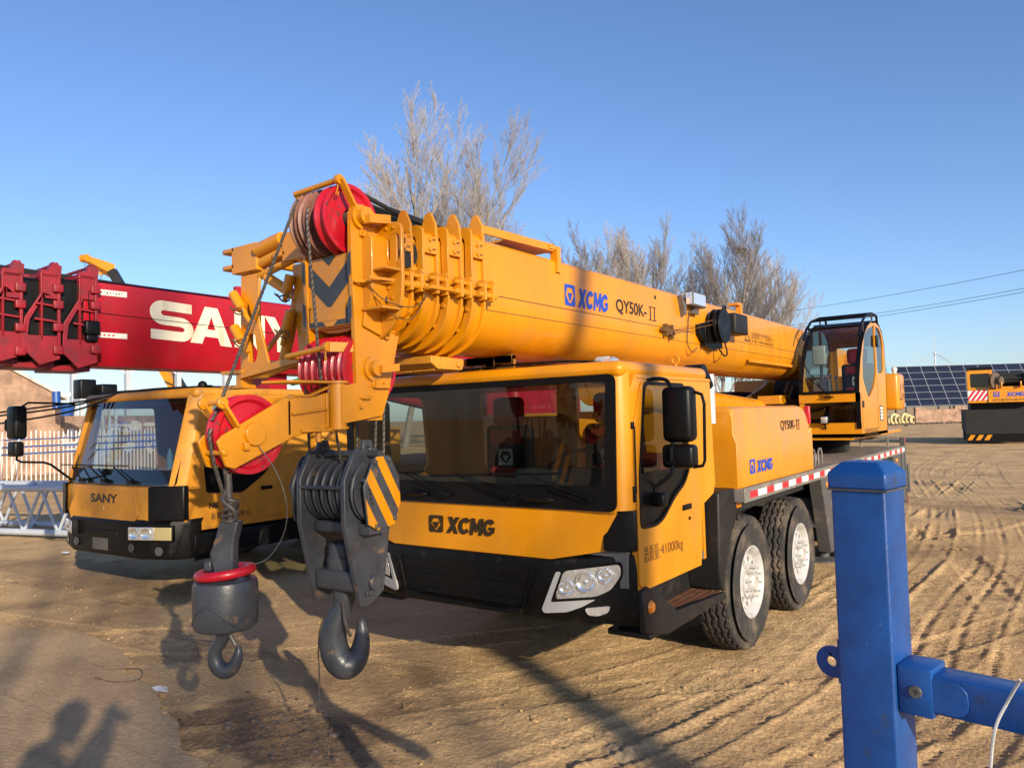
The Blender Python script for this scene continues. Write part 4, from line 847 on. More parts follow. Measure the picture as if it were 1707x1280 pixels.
# ---- boom
def sec(hw, zt, zb, e=0.0, n=16, zs=2.83):
    hw += e; zt += e; zb -= e; r = 0.05
    pts = [(BX+hw-r, zt)] + [(BX+hw-r+r*math.sin(a), zt-r+r*math.cos(a)) for a in (0.5, 1.05, PI/2)]
    k = zs-zb
    for i in range(n+1):
        a = PI*i/n; c_, s_ = math.cos(a), math.sin(a)
        pts.append((BX+hw*math.copysign(abs(c_)**0.8, c_), zs-k*abs(s_)**0.8))
    pts += [(BX-hw+r-r*math.sin(a), zt-r+r*math.cos(a)) for a in (PI/2, 1.05, 0.5, 0)]
    return pts
def hull(mb, S, y0, y1, mi=0): mb.loft([[(x, y0, z) for x, z in S], [(x, y1, z) for x, z in S]], True, True, mi)
SECS = [(0.405, 3.205, 2.452), (0.378, 3.175, 2.472), (0.355, 3.15, 2.492), (0.332, 3.125, 2.512), (0.30, 3.10, 2.53)]
mb = MB()
hull(mb, sec(*SECS[0]), 3.96, 12.35)
for y in (4.9, 9.02):    # brackets on the right shoulder
    mb.box(BX+0.36, BX+0.425, y, y+0.05, 3.10, 3.30); mb.box(BX+0.30, BX+0.42, y-0.1, y+0.06, 3.27, 3.30)
mb.bar((BX+0.40, 3.96, 3.265), (BX+0.40, 4.88, 3.285), 0.02, 0.055); mb.box(BX+0.2, BX+0.4, 4.35, 4.9, 3.26, 3.275)
mb.box(BX+0.405, BX+0.408, 3.98, 11.6, 2.832, 2.837); mb.box(BX+0.398, BX+0.4005, 3.98, 11.6, 2.725, 2.728)
mb.box(BX+0.400, BX+0.412, 9.3, 11.3, 2.60, 2.64)
boom = obj("boom", mb, YEL, crane, smooth=30)
mb = MB(); mb.box(BX+0.4055, BX+0.4075, 3.98, 11.55, 2.8265, 2.8315); mb.box(BX+0.3965, BX+0.402, 4.0, 11.55, 2.7215, 2.7245); obj("seam", mb, "letter_brown", boom)
for k in range(5):
    hw, zt, zb = SECS[k]; S = sec(hw, zt, zb); yk = 3.955-0.205*k if k else 3.955
    m = MB()
    if k: hull(m, S, yk-0.06, 14.0 if k < 1 else 4.6)
    if k < 4:
        for y, ear in ((yk-0.128, False), (yk, True)):
            o = sec(hw, zt, zb, 0.042); m.plate(o, 'XZ', y-0.009, y+0.009, [sec(hw, zt, zb, -0.012)[::-1]])
            if ear:
                for sx in (1, -1):
                    x = BX+sx*(hw+0.035); e = round_poly([(x, zt-0.05), (x, zt+0.06), (x-sx*0.045, zt+0.155), (x-sx*0.085, zt+0.14), (x-sx*0.13, zt+0.03), (x-sx*0.13, zt-0.01)], 0.02, 3)
                    m.plate(e, 'XZ', y-0.010, y+0.010)
        o1 = sec(hw, zt, zb, 0.016); m.plate(o1, 'XZ', yk-0.12, yk-0.008, [sec(hw, zt, zb, -0.01)[::-1]])
        for sx in (1, -1):
            x0, x1 = sorted((BX+sx*(hw+0.0), BX+sx*(hw+0.044))); m.box(x0, x1, yk-0.120, yk-0.008, 3.045-0.012*k, zt-0.035)
            for dz in (0.04, 0.10): bolt(m, (BX+sx*(hw+0.044), yk-0.075, 3.03-0.012*k+dz), (sx, 0, 0), 0.014, 0.012); m.cyl((BX+sx*(hw+0.05), yk-0.06, 3.035-0.012*k+dz), (BX+sx*(hw+0.07), yk-0.035, 3.04-0.012*k+dz), 0.006, 6)
        for a in (0.35, 0.75, 1.15): bolt(m, (BX+(hw+0.03)*math.cos(a), yk-0.14, 2.83-(2.83-zb)*math.sin(a)), (0,-1,0), 0.012, 0.01)
        # clamps along the shoulder
        y0 = yk-0.12
        m.cyl((BX+hw+0.075, y0, 2.80), (BX+hw+0.075, y0+0.19, 2.80), 0.020, 10); m.cyl((BX+hw+0.075, y0, 2.86), (BX+hw+0.075, y0+0.15, 2.86), 0.014, 8)
        m.box(BX+hw+0.04, BX+hw+0.10, y0+0.04, y0+0.065, 2.765, 2.895); m.box(BX+hw+0.04, BX+hw+0.10, y0+0.13, y0+0.15, 2.765, 2.90)
        for dy in (0.05, 0.14): bolt(m, (BX+hw+0.10, y0+dy, 2.885), (1,0,0), 0.010, 0.008)
    else:
        m.plate(sec(hw+0.10, zt+0.05, zb-0.06, 0.02), 'XZ', 3.20, 3.225, [rrect(BX+0.305, BX+0.405, 2.93, 3.10, 0.04)]); hull(m, sec(hw-0.02, zt-0.02, zb+0.02), 3.225, 3.4) if False else None
        for x in (0.30, 0.36): bolt(m, (BX+x, 3.20, 3.135), (0,-1,0), 0.011, 0.01)
        m.box(BX+0.22, BX+0.40, 3.06, 3.20, 2.64, 2.655); m.box(BX+0.22, BX+0.41, 3.08, 3.20, 2.87, 2.885); m.plate([(3.06, 2.55), (3.2, 2.5), (3.2, 2.87), (3.1, 2.86)], 'YZ', BX+0.225, BX+0.24)
        for z in (2.62, 2.70, 2.78): bolt(m, (BX+0.31, 3.20, z), (0,-1,0), 0.012, 0.01)
    obj("boom_section", m, YEL, boom, bevel=0.004, smooth=30)
mb = MB(); mb.cyl((BX+0.28, 3.30, 3.0), (BX+0.37, 3.30, 3.0), 0.09, 18); mb.box(BX+0.28, BX+0.385, 3.25, 3.27, 2.9, 3.12); mb.box(BX-0.27, BX+0.27, 3.24, 3.26, 2.6, 3.06); obj("rope_roller", mb, "under_black", boom)
mb = MB(); mb.bar((BX+0.33, 3.02, 2.82), (BX+0.44, 3.95, 2.83), 0.012, 0.016); mb.cyl((BX+0.24, 2.99, 2.805), (BX+0.42, 3.36, 2.815), 0.010, 8); mb.cyl((BX+0.46, 3.35, 2.79), (BX+0.46, 4.06, 2.805), 0.008, 8)
mb.plate([(3.36, 2.78), (3.42, 2.76), (3.43, 2.86), (3.40, 2.93), (3.36, 2.92)], 'YZ', BX+0.33, BX+0.35)
obj("sensor_rod", mb, YEL, boom)
mb = MB(); mb.tube(spline([(BX+0.27, 3.06, 2.80), (BX+0.36, 3.10, 2.70), (BX+0.42, 3.25, 2.66), (BX+0.43, 3.38, 2.72), (BX+0.38, 3.40, 2.80)], 6), 0.004, 5); mb.tube(spline([(BX+0.25, 3.08, 2.78), (BX+0.36, 3.16, 2.62), (BX+0.4, 3.30, 2.60), (BX+0.41, 3.42, 2.76)], 6), 0.003, 5); obj("sensor_cable", mb, "letter_brown", boom)
mb = MB(); mb.plate([(3.66, 2.365), (3.72, 2.325), (3.97, 2.325), (3.99, 2.36), (3.99, 2.40), (3.66, 2.41)], "YZ", BX-0.22, BX+0.22); mb.cyl((BX+0.22, 3.93, 2.36), (BX+0.235, 3.93, 2.36), 0.02, 12)
for i in range(4): mb.box(BX-0.2+0.1*i, BX-0.11+0.1*i, 3.715, 3.975, 2.316, 2.326); obj("boom_rest", mb, "old_yellow_paint", boom, bevel=0.006); mb = MB(); mb.box(BX-0.22, BX+0.22, 4.55, 4.6, 2.40, 2.46); mb.tube([(BX-0.2, 4.58, 2.44), (BX-0.2, 4.58, 2.36), (BX+0.22, 4.58, 2.36), (BX+0.22, 4.58, 2.43)], 0.012, 8); mb.box(BX-0.02, BX+0.06, 4.54, 4.64, 2.36, 2.46); obj("guide_bracket", mb, YEL, boom, bevel=0.006)
mb = MB(); mb.plate([(5.15, 2.335), (5.4, 2.335), (5.4, 2.43), (5.33, 2.46)], 'YZ', 0.47, 0.58); obj("boom_cradle", mb, "galv", crane)
# side lettering on the boom
xs_ = BX+0.4052
mb = MB(); add_emblem(mb, (xs_, 5.02, 2.860), (0,1,0), (0,0,1), 0.155, 0.170, 0.002); add_xcmg(mb, (xs_, 5.215, 2.862), (0,1,0), (0,0,1), 0.502, 0.155, 0.003, 0); obj("maker_lettering", mb, "letter_blue", boom)
mb = MB(); add_text(mb, "QY50K-", (xs_, 5.86, 2.872), (0,1,0), (0,0,1), 0.60, 0.135, 0.003, 0.022)
for yy in (6.535, 6.625): mb.box(xs_+0.001, xs_+0.003, yy, yy+0.018, 2.872, 3.005)
for zz in (2.872, 2.998): mb.box(xs_+0.001, xs_+0.003, 6.51, 6.67, zz, zz+0.007)
obj("model_lettering", mb, "letter_black", boom)
mb = MB(); add_text(mb, "起重臂下严禁站人", (xs_, 9.42, 2.90), (0,1,0), (0,0,1), 0.86, 0.085, 0.002); add_text(mb, "DO NOT STAND UNDER BOOM", (xs_, 9.42, 2.85), (0,1,0), (0,0,1), 0.86, 0.035, 0.002)
t = MB(); t.plate([(9.15, 2.85), (9.38, 2.85), (9.265, 2.99)], 'YZ', xs_+0.001, xs_+0.003, [[(9.20, 2.875), (9.33, 2.875), (9.265, 2.955)]]); mb.add(t.v, t.f); obj("warning_lettering", mb, "letter_brown", boom)
mb = MB(); mb.cyl((xs_+0.001, 6.66, 3.105), (xs_+0.003, 6.66, 3.105), 0.02, 12); obj("hole", mb, "under_black", boom)
mb = MB(); mb.rbox(xs_+0.02, xs_+0.10, 7.34, 7.70, 3.09, 3.24, 0.012); mb.bar((xs_+0.03, 7.52, 3.05), (xs_+0.03, 7.52, 3.10), 0.03, 0.03); mb.box(xs_, xs_+0.06, 7.44, 7.6, 3.02, 3.05); bl_ = obj("boom_lamp", mb, "chassis_grey", boom, bevel=0.003)
mb = MB(); mb.box(xs_+0.032, xs_+0.092, 7.332, 7.338, 3.105, 3.225); mb.box(xs_+0.100, xs_+0.106, 7.365, 7.675, 3.108, 3.222); obj("lamp_face", mb, "lamp_silver", bl_)
mb = MB(); c0 = (xs_+0.11, 8.05, 2.92)
mb.lathe([(0.10, 0.0), (0.19, 0.0), (0.195, 0.012), (0.10, 0.02), (0.10, 0.10), (0.195, 0.108), (0.19, 0.12), (0.0, 0.12)], (xs_+0.05, 8.05, 2.93), (1,0,0), 28); mb.tube([(xs_+0.11+0.0, 8.05+0.155*math.cos(a), 2.93+0.155*math.sin(a)) for a in [2*PI*i/28 for i in range(28)]], 0.035, 8, closed=True)
mb.box(xs_, xs_+0.06, 7.75, 8.25, 2.70, 2.95); mb.plate([(7.62, 2.92), (7.75, 2.95), (8.25, 2.95), (8.2, 2.72), (8.0, 2.66), (7.8, 2.70), (7.62, 2.82)], 'YZ', xs_+0.0, xs_+0.05); mb.tube(spline([(xs_+0.17, 8.0, 3.12), (xs_+0.14, 8.15, 3.16), (xs_+0.1, 8.28, 3.05)], 5), 0.012, 6)
mb.tube(spline([(xs_+0.05, 8.1, 2.72), (xs_+0.07, 8.25, 2.62), (xs_+0.06, 8.38, 2.66), (xs_+0.04, 8.36, 2.78)], 6), 0.010, 6)
rl = obj("cable_reel", mb, "black_plastic", boom, bevel=0.003)
mb = MB(); mb.rbox(xs_+0.03, xs_+0.20, 8.30, 8.72, 2.87, 3.10, 0.02); obj("reel_box", mb, "dark_grey_panel", rl)
mb = MB(); mb.bar((xs_+0.02, 6.95, 2.80), (xs_+0.11, 7.85, 2.98), 0.006, 0.006); mb.bar((xs_+0.02, 6.95, 2.78), (xs_+0.10, 7.85, 2.93), 0.006, 0.006); mb.tube(spline([(xs_+0.01, 7.45, 3.02), (xs_+0.015, 7.40, 2.9), (xs_+0.01, 7.38, 2.7), (xs_+0.015, 7.5, 2.62), (xs_+0.01, 7.62, 2.68)], 5), 0.006, 5)
mb.box(xs_, xs_+0.05, 6.85, 7.0, 2.76, 2.79); mb.cyl((xs_+0.03, 6.72, 2.80), (xs_+0.03, 6.98, 2.80), 0.02, 8); mb.box(xs_, xs_+0.05, 6.80, 6.83, 2.74, 2.86); mb.box(xs_, xs_+0.05, 6.93, 6.96, 2.72, 2.86); obj("cable_guide", mb, "letter_brown", boom)
mb = MB(); mb.plate([(7.18, 3.18), (7.30, 3.08), (7.30, 3.0), (7.24, 2.98)], 'YZ', xs_+0.0, xs_+0.05); obj("lamp_bracket", mb, "worn_metal", boom)

# ---- boom head
HX0, HX1 = -0.245, 0.19
hp = [(2.992, 3.211), (2.989, 2.963), (3.0, 2.688), (3.005, 2.583), (3.012, 2.216), (2.90, 2.20), (2.90, 1.985), (3.011, 2.0), (3.215, 2.028), (3.265, 2.147), (3.368, 2.522), (3.334, 2.693), (3.29, 2.871), (3.299, 3.191), (3.209, 3.212), (3.151, 3.269), (3.02, 3.27)]
mb = MB(); mb.plate(hp, 'YZ', HX1-0.028, HX1); mb.plate([p for p in hp if p not in ((2.90, 2.20), (2.90, 1.985))], 'YZ', HX0, HX0+0.028)
mb.box(HX0+0.028, HX1-0.028, 3.012, 3.040, 2.566, 2.985)                       # front plate
mb.box(HX0+0.028, HX1-0.028, 3.24, 3.28, 2.5, 3.1); mb.box(HX0+0.028, HX1-0.028, 3.04, 3.3, 2.556, 2.580); mb.box(HX0+0.028, HX1-0.028, 3.12, 3.24, 2.0, 2.06)
mb.box(HX0+0.028, 0.0, 2.93, 3.1, 1.99, 2.02)
for (y, z) in ((3.062, 3.194), (3.136, 2.305)):
    mb.cyl((HX1, y, z), (HX1+0.02, y, z), 0.072, 24); mb.cyl((HX1+0.02, y, z), (HX1+0.06, y, z), 0.046, 20); mb.cyl((HX0-0.04, y, z), (HX0, y, z), 0.06, 20)
    mb.obox((HX1+0.075, y+0.07, z-0.012), (0.026, 0, 0), (0, 0.085, 0.012), (0, 0, 0.026)) if z > 3 else mb.obox((HX1+0.06, y+0.07, z+0.0), (0.03, 0, 0), (0, 0.07, 0.008), (0, 0, 0.022))
    mb.box(HX1, HX1+0.03, y+0.0, y+0.12, z-0.115, z-0.095); mb.box(HX1, HX1+0.012, y-0.01, y+0.10, z-0.11, z-0.05); bolt(mb, (HX1+0.012, y+0.02, z-0.085), (1,0,0), 0.010); bolt(mb, (HX1+0.012, y+0.085, z-0.085), (1,0,0), 0.010)
mb.tube([(HX1+0.012, 3.18, 2.545), (HX1+0.02, 3.215, 2.515)], 0.007, 6); mb.tube([(HX1+0.02, 3.25+0.022*math.cos(a), 2.51+0.022*math.sin(a)) for a in [2*PI*i/12 for i in range(12)]], 0.006, 6, closed=True)
mb.box(HX1, HX1+0.02, 3.03, 3.05, 2.07, 2.09); mb.tube([(HX1, 3.04, 2.135), (HX1+0.02, 3.05, 2.13), (HX1+0.02, 3.10, 2.13), (HX1, 3.12, 2.138)], 0.008, 6)
mb.cyl((HX1-0.02, 3.02, 2.80), (HX1+0.03, 3.02, 2.80), 0.010, 8); mb.bar((HX1+0.01, 3.02, 2.795), (HX1+0.02, 3.22, 2.81), 0.014, 0.018)
mb.cyl((HX1-0.055, 2.915, 1.965), (HX1-0.055, 2.915, 2.215), 0.052, 24)            # hinge barrel of the tip arm
mb.cyl((HX1-0.055, 2.915, 2.215), (HX1-0.055, 2.915, 2.228), 0.066, 24); mb.cyl((HX1-0.055, 2.915, 1.955), (HX1-0.055, 2.915, 1.968), 0.064, 24)
head = obj("boom_head", mb, YEL, crane, bevel=0.005, smooth=32)
def clip(poly, f):
    out = []
    for i in range(len(poly)):
        a, b = poly[i-1], poly[i]; fa, fb = f(a), f(b)
        if (fa >= 0) != (fb >= 0): t = fa/(fa-fb); out.append((a[0]+(b[0]-a[0])*t, a[1]+(b[1]-a[1])*t))
        if fb >= 0: out.append(b)
    return out
mb = MB(); cx_ = (HX0+HX1)/2
for za in (2.41, 2.67, 2.93):
    for sx in (1, -1):
        P = [(cx_, za), (cx_+sx*0.30, za+0.255), (cx_+sx*0.30, za+0.385), (cx_, za+0.13)]
        P = clip(P, lambda p: p[1]-2.570); P = clip(P, lambda p: 2.982-p[1]); P = clip(P, lambda p: HX1-0.030-p[0]); P = clip(P, lambda p: p[0]-HX0-0.030)
        if len(P) > 2: mb.plate(P, 'XZ', 3.009, 3.0115)
        xe = HX1 if sx > 0 else HX0; z0 = za+0.255*(HX1-0.014-cx_)/0.30
        xa, xb = (HX1-0.027, HX1-0.001) if sx > 0 else (HX0+0.001, HX0+0.027)
        if z0+0.13 < 3.0: mb.plate([(xa, z0-(0.01 if sx > 0 else -0.01)), (xb, z0+(0.012 if sx > 0 else -0.012)), (xb, z0+0.13+(0.012 if sx > 0 else -0.012)), (xa, z0+0.13-(0.01 if sx > 0 else -0.01))], 'XZ', 2.984, 2.9865)
obj("chevron", mb, "black_stripe_paint", head)
def sheave_mb(r, w, hub=0.06):
    mb = MB(); mb.lathe([(hub, -w*0.42), (r*0.62, -w*0.28), (r*0.80, -w*0.30), (r*0.88, -w*0.5), (r, -w*0.5), (r*1.0, -w*0.36), (r*0.90, -w*0.10), (r*0.89, 0), (r*0.90, w*0.10), (r, w*0.36), (r, w*0.5), (r*0.88, w*0.5), (r*0.80, w*0.30), (r*0.62, w*0.28), (hub, w*0.42)], (0,0,0), (1,0,0), 56); return mb
def add_sheave(parent, x, y, z, r, w, m="red_sheave_paint", proto=None, name="sheave"):
    if proto is not None:
        o = proto.copy(); C.objects.link(o); o.parent = parent; o.location = Vector((x, y, z))-SHIFT.get(root_of(parent).name, Vector((0,0,0))); return o
    return obj(name, MB().add([(p[0]+x, p[1]+y, p[2]+z) for p in sheave_mb(r, w).v], sheave_mb(r, w).f), m, parent, at=(x, y, z), smooth=40)
s0 = add_sheave(head, 0.075, 3.062, 3.194, 0.212, 0.085)
s1 = add_sheave(head, -0.085, 3.062, 3.194, 0.212, 0.055, "worn_sheave"); add_sheave(head, -0.165, 3.062, 3.194, 0, 0, proto=s1)
ls = None
for i in range(7):
    x = HX0+0.045+0.058*i
    if ls is None: ls = add_sheave(head, x, 3.136, 2.305, 0.214, 0.050)
    else: add_sheave(head, x, 3.136, 2.305, 0, 0, proto=ls)
mb = MB(); mb.cyl((HX0, 3.062, 3.194), (HX1, 3.062, 3.194), 0.05, 16); obj("axle", mb, "worn_metal", head); mb = MB(); mb.cyl((HX0, 3.136, 2.305), (HX1, 3.136, 2.305), 0.05, 16); obj("axle", mb, "worn_metal", head)
mb = MB()   # rope guards in front of both sheave groups
mb.cyl((HX0-0.01, 2.95, 3.392), (HX1-0.05, 2.95, 3.402), 0.017, 12); mb.cyl((HX1-0.06, 2.95, 3.402), (HX1-0.035, 2.95, 3.402), 0.030, 14)
mb.bar((HX1-0.03, 2.95, 3.402), (HX1+0.01, 3.04, 3.20), 0.016, 0.045, upv=(1,0,0)); mb.bar((HX0+0.01, 2.95, 3.392), (HX0+0.005, 3.02, 3.24), 0.016, 0.045, upv=(1,0,0))
mb.tube([(HX1-0.05, 2.945, 3.37), (HX1-0.05, 2.935, 3.33), (HX1-0.05, 2.925, 3.31), (HX1-0.05, 2.94, 3.305), (HX1-0.05, 2.95, 3.33)], 0.004, 5)
obj("rope_guard", mb, YEL, head); mb = MB(); mb.cyl((HX0-0.03, 2.885, 2.395), (HX1-0.10, 2.885, 2.425), 0.017, 12); mb.cyl((HX1-0.11, 2.885, 2.425), (HX1-0.085, 2.885, 2.427), 0.030, 14); mb.bar((HX1-0.08, 2.885, 2.425), (HX1-0.02, 3.02, 2.425), 0.016, 0.055); mb.bar((HX0-0.02, 2.885, 2.395), (HX0+0.01, 3.02, 2.395), 0.016, 0.04)
mb.tube([(HX1-0.095, 2.87, 2.40), (HX1-0.095, 2.865, 2.36), (HX1-0.10, 2.87, 2.345), (HX1-0.10, 2.878, 2.37)], 0.005, 5); obj("rope_guard", mb, YEL, head)
mb = MB(); mb.lathe([(0.0, 0.05), (0.032, 0.046), (0.048, 0.02), (0.044, -0.005), (0.03, -0.02), (0, -0.02)], (HX1+0.03, 3.222, 2.727), (0.8,-0.6,0), 20); obj("tip_lamp", mb, "black_plastic", head)
mb = MB(); mb.plate(rrect(HX0+0.04, HX1-0.08, 2.60, 2.68, 0.004), 'XZ', 3.0088, 3.0092); obj("inspection_plate", mb, YEL, head)

# ---- folding tip arm with the red sheave
AX = 0.125
arm_pts = [(2.160, 1.914), (2.188, 1.943), (2.560, 2.130), (2.646, 2.143), (2.760, 2.139), (2.862, 2.166), (2.862, 1.962), (2.62, 1.922), (2.255, 1.775), (2.208, 1.790)]
mb = MB(); mb.plate(arm_pts, 'YZ', AX-0.018, AX); mb.plate([(y-0.02, z+0.002) for y, z in arm_pts if y < 2.75]+[(2.75, 2.0), (2.75, 2.1)] if False else [(2.14, 1.914), (2.168, 1.943), (2.54, 2.13), (2.84, 2.16), (2.84, 1.962), (2.60, 1.922), (2.235, 1.775), (2.188, 1.79)], 'YZ', AX-0.150, AX-0.132)
mb.plate([(AX-0.16, 2.53), (AX+0.005, 2.60), (AX+0.03, 2.93), (AX-0.16, 2.98), (AX-0.2, 2.62)], 'XY', 2.215, 2.229)
mb.loft([[(x, 2.585, 2.138), (x, 2.62, 2.150), (x, 2.72, 2.150), (x, 2.86, 2.20), (x, 2.86, 2.187), (x, 2.72, 2.137), (x, 2.62, 2.137), (x, 2.585, 2.126)] for x in (AX-0.03, AX+0.012)])
mb.plate([(AX-0.15, 2.64), (AX+0.02, 2.66), (AX+0.03, 2.95), (AX-0.1, 2.96)], 'XY', 1.945, 1.960)
mb.box(AX-0.15, AX+0.012, 2.835, 2.853, 1.962, 2.16); mb.bar((AX+0.012, 2.60, 2.045), (AX+0.012, 2.84, 2.072), 0.024, 0.012); mb.box(AX-0.15, AX, 2.58, 2.60, 1.93, 2.12)
mb.cyl((AX, 2.372, 1.945), (AX+0.018, 2.372, 1.945), 0.060, 30); mb.cyl((AX-0.17, 2.372, 1.945), (AX-0.15, 2.372, 1.945), 0.06, 24); mb.box(AX, AX+0.025, 2.30, 2.33, 1.865, 1.905)
for dy, x in ((0.0, AX-0.009), (-0.02, AX-0.141)):
    mb.bar((x, 2.275+dy, 1.985), (x, 2.195+dy, 2.105), 0.016, 0.052, upv=(1,0,0)); mb.cyl((x-0.012, 2.195+dy, 2.105), (x+0.012, 2.195+dy, 2.105), 0.030, 16)
mb.cyl((AX-0.17, 2.185, 2.105), (AX+0.01, 2.195, 2.105), 0.012, 10); mb.cyl((AX-0.17, 2.182, 1.86), (AX+0.012, 2.2, 1.86), 0.014, 10); bolt(mb, (AX, 2.198, 1.862), (1,0,0), 0.020, 0.012)
mb.cyl((AX-0.055+0.02, 2.915, 1.90), (AX-0.055+0.02, 2.915, 1.96), 0.018, 10); mb.cyl((AX-0.02, 2.80, 1.885), (AX-0.02, 2.80, 1.95), 0.018, 10)
tip = obj("boom_tip_arm", mb, YEL, crane, bevel=0.004, smooth=32)
add_sheave(tip, AX-0.075, 2.372, 1.945, 0.205, 0.075)
mb = MB(); mb.tube([(HX0-0.1, 2.98, 2.245), (HX0+0.0, 2.95, 2.25), (HX0+0.04, 2.9, 2.24)], 0.02, 8); obj("hinge_pin", mb, "green_paint", tip)

# ---- stowed lattice jib on the right flank
def jib():
    Yj = 3.34; f = None
    for x0, x1, zt in ((-1.50, -1.20, 3.32), (-0.90, -0.55, 3.33)):
        mb = MB(); mb.box(x0, x1, Yj, Yj+0.10, zt-0.20, zt)
        for dz in (0.0, -0.125):
            mb.plate(round_poly([(x0-0.14, Yj+0.0), (x0+0.06, Yj-0.0), (x0+0.06, Yj+0.11), (x0-0.14, Yj+0.11)], 0.04, 3), 'XY', zt+dz-0.03, zt+dz)
        f = obj("jib", mb, YEL, crane, bevel=0.006) if f is None else (obj("jib_lug", mb, YEL, f, bevel=0.006) and f)
    m = MB(); m.plate([(-1.43, 3.10), (-1.20, 3.10), (-1.22, 2.95), (-1.215, 2.72), (-1.10, 2.40), (-1.13, 2.33), (-1.45, 2.33)], 'XZ', Yj+0.03, Yj+0.05, [round_poly([(-1.36, 2.66), (-1.27, 2.66), (-1.24, 2.50), (-1.28, 2.44), (-1.35, 2.46)], 0.03, 4), round_poly([(-1.385, 2.86), (-1.35, 2.90), (-1.30, 2.78), (-1.38, 2.76)], 0.02, 3)])
    m.box(-1.43, -1.41, Yj+0.05, Yj+0.12, 2.33, 3.10); m.plate([(-0.83, 3.10), (-0.62, 3.10), (-0.66, 2.34), (-0.76, 2.34)], 'XZ', Yj+0.03, Yj+0.05); m.box(-0.64, -0.62, Yj+0.05, Yj+0.15, 2.34, 3.10)
    obj("jib_post", m, YEL, f, bevel=0.004)
    m = MB(); m.cyl((-1.22, Yj+0.05, 3.17), (-0.82, Yj+0.05, 3.24), 0.040, 12); m.cyl((-1.22, Yj+0.05, 3.08), (-0.82, Yj+0.05, 3.15), 0.028, 10); m.cyl((-1.15, Yj+0.06, 3.06), (-0.80, Yj+0.08, 2.86), 0.038, 12); m.cyl((-0.82, Yj+0.06, 2.85), (-1.0, Yj+0.06, 2.38), 0.038, 12); m.cyl((-1.2, Yj+0.05, 2.35), (-0.66, Yj+0.05, 2.46), 0.030, 10)
    for (x, z, L) in ((-1.15, 3.27, 0),): m.ball((-1.1, Yj+0.1, 3.27), 0.06)
    m.cyl((-1.2, Yj+0.02, 3.26), (-0.92, Yj+0.02, 3.30), 0.052, 12)
    obj("jib_brace", m, YEL, f)
    for (a, b, r) in (((-1.47, 2.97), (-1.27, 2.74), 0.036), ((-1.46, 2.72), (-1.30, 2.52), 0.036), ((-0.80, 3.02), (-0.87, 2.84), 0.036), ((-0.80, 2.77), (-0.90, 2.54), 0.036)):
        m = MB(); A, B = Vector((a[0], Yj-0.01, a[1])), Vector((b[0], Yj-0.01, b[1])); Mi = A.lerp(B, 0.55); m.cyl(A, Mi, r, 14); m.cyl(Mi, B, r*0.62, 12, r*0.45)
        obj("taper_pin", m, YEL, f)
    m = MB(); m.box(-1.62, -1.36, Yj-0.02, Yj+0.10, 2.375, 2.40); m.box(-1.62, -1.36, Yj-0.02, Yj+0.10, 2.265, 2.29); m.box(-1.46, -1.40, Yj, Yj+0.1, 2.27, 2.4); m.bar((-1.40, Yj, 2.36), (-0.55, Yj, 2.46), 0.02, 0.05); m.box(-0.72, -0.60, Yj, Yj+0.05, 2.25, 2.4); obj("jib_bracket", m, YEL, f)
    m = MB()   # the lattice behind
    ch = [(-1.35, 3.22), (-0.62, 3.22), (-1.35, 2.44), (-0.62, 2.44)]; e = [(-1.2, 3.05), (-0.7, 3.05), (-1.2, 2.6), (-0.7, 2.6)]
    for a, b in zip(ch, e): m.cyl((a[0], Yj+0.1, a[1]), (b[0], 10.4, b[1]), 0.032, 8)
    N = 11
    for i in range(N):
        t0, t1 = i/N, (i+1)/N; L = lambda k, t: (ch[k][0]+(e[k][0]-ch[k][0])*t, Yj+0.1+(10.3-Yj)*t, ch[k][1]+(e[k][1]-ch[k][1])*t)
        for k0, k1 in ((0,1), (1,3), (3,2), (2,0)): m.cyl(L(k0, t0), L(k1, t1), 0.018, 6)
    obj("jib_lattice", m, YEL, f)
    for x, z in ((-1.38, 2.845), (-1.37, 2.61), (-0.85, 2.88), (-0.86, 2.63)):
        m = MB(); m.tube(spline([(x-0.06, Yj-0.06, z+0.02), (x, Yj-0.07, z-0.01), (x+0.06, Yj-0.05, z+0.0), (x+0.07, Yj-0.04, z-0.04), (x+0.02, Yj-0.06, z-0.04), (x-0.02, Yj-0.07, z+0.01)], 4), 0.006, 5)
        obj("tie_wire", m, "letter_brown", f)
jib()

# ---- wire ropes of the crane
R6 = dict(n=18, lobes=6, twist=30.0)
def rope(name, pts, r, parent, m="rope_steel", step=0.02):
    P = [V3(p) for p in pts]; L = sum((P[i+1]-P[i]).length for i in range(len(P)-1)); k = max(4, int(L/step)); Q = []
    ds = [0]; 
    for i in range(len(P)-1): ds.append(ds[-1]+(P[i+1]-P[i]).length)
    for i in range(k+1):
        d = L*i/k; j = max(q for q in range(len(P)-1) if ds[q] <= d+1e-9); Q.append(P[j].lerp(P[j+1], (d-ds[j])/max(1e-6, ds[j+1]-ds[j])))
    t = MB(); t.tube(Q, r, **R6); return obj(name, t, m, parent, smooth=60)
rope("wire_rope", [(-0.03, 2.865, 3.25), (-0.03, 2.853, 3.18), (-0.015, 2.91, 2.40), (-0.01, 2.93, 2.2)], 0.0085, crane)
E_ = [(-0.165, 2.90, 3.33), (-0.165, 2.868, 3.27), (0.045, 2.225, 2.095), (0.050, 2.180, 2.02)]
rope("wire_rope", E_, 0.0085, crane)
rope("wire_rope", [(0.05, 2.170, 1.98), (0.05, 2.164, 1.935), (0.05, 2.19, 1.80), (0.05, 2.235, 1.66)], 0.0095, crane)
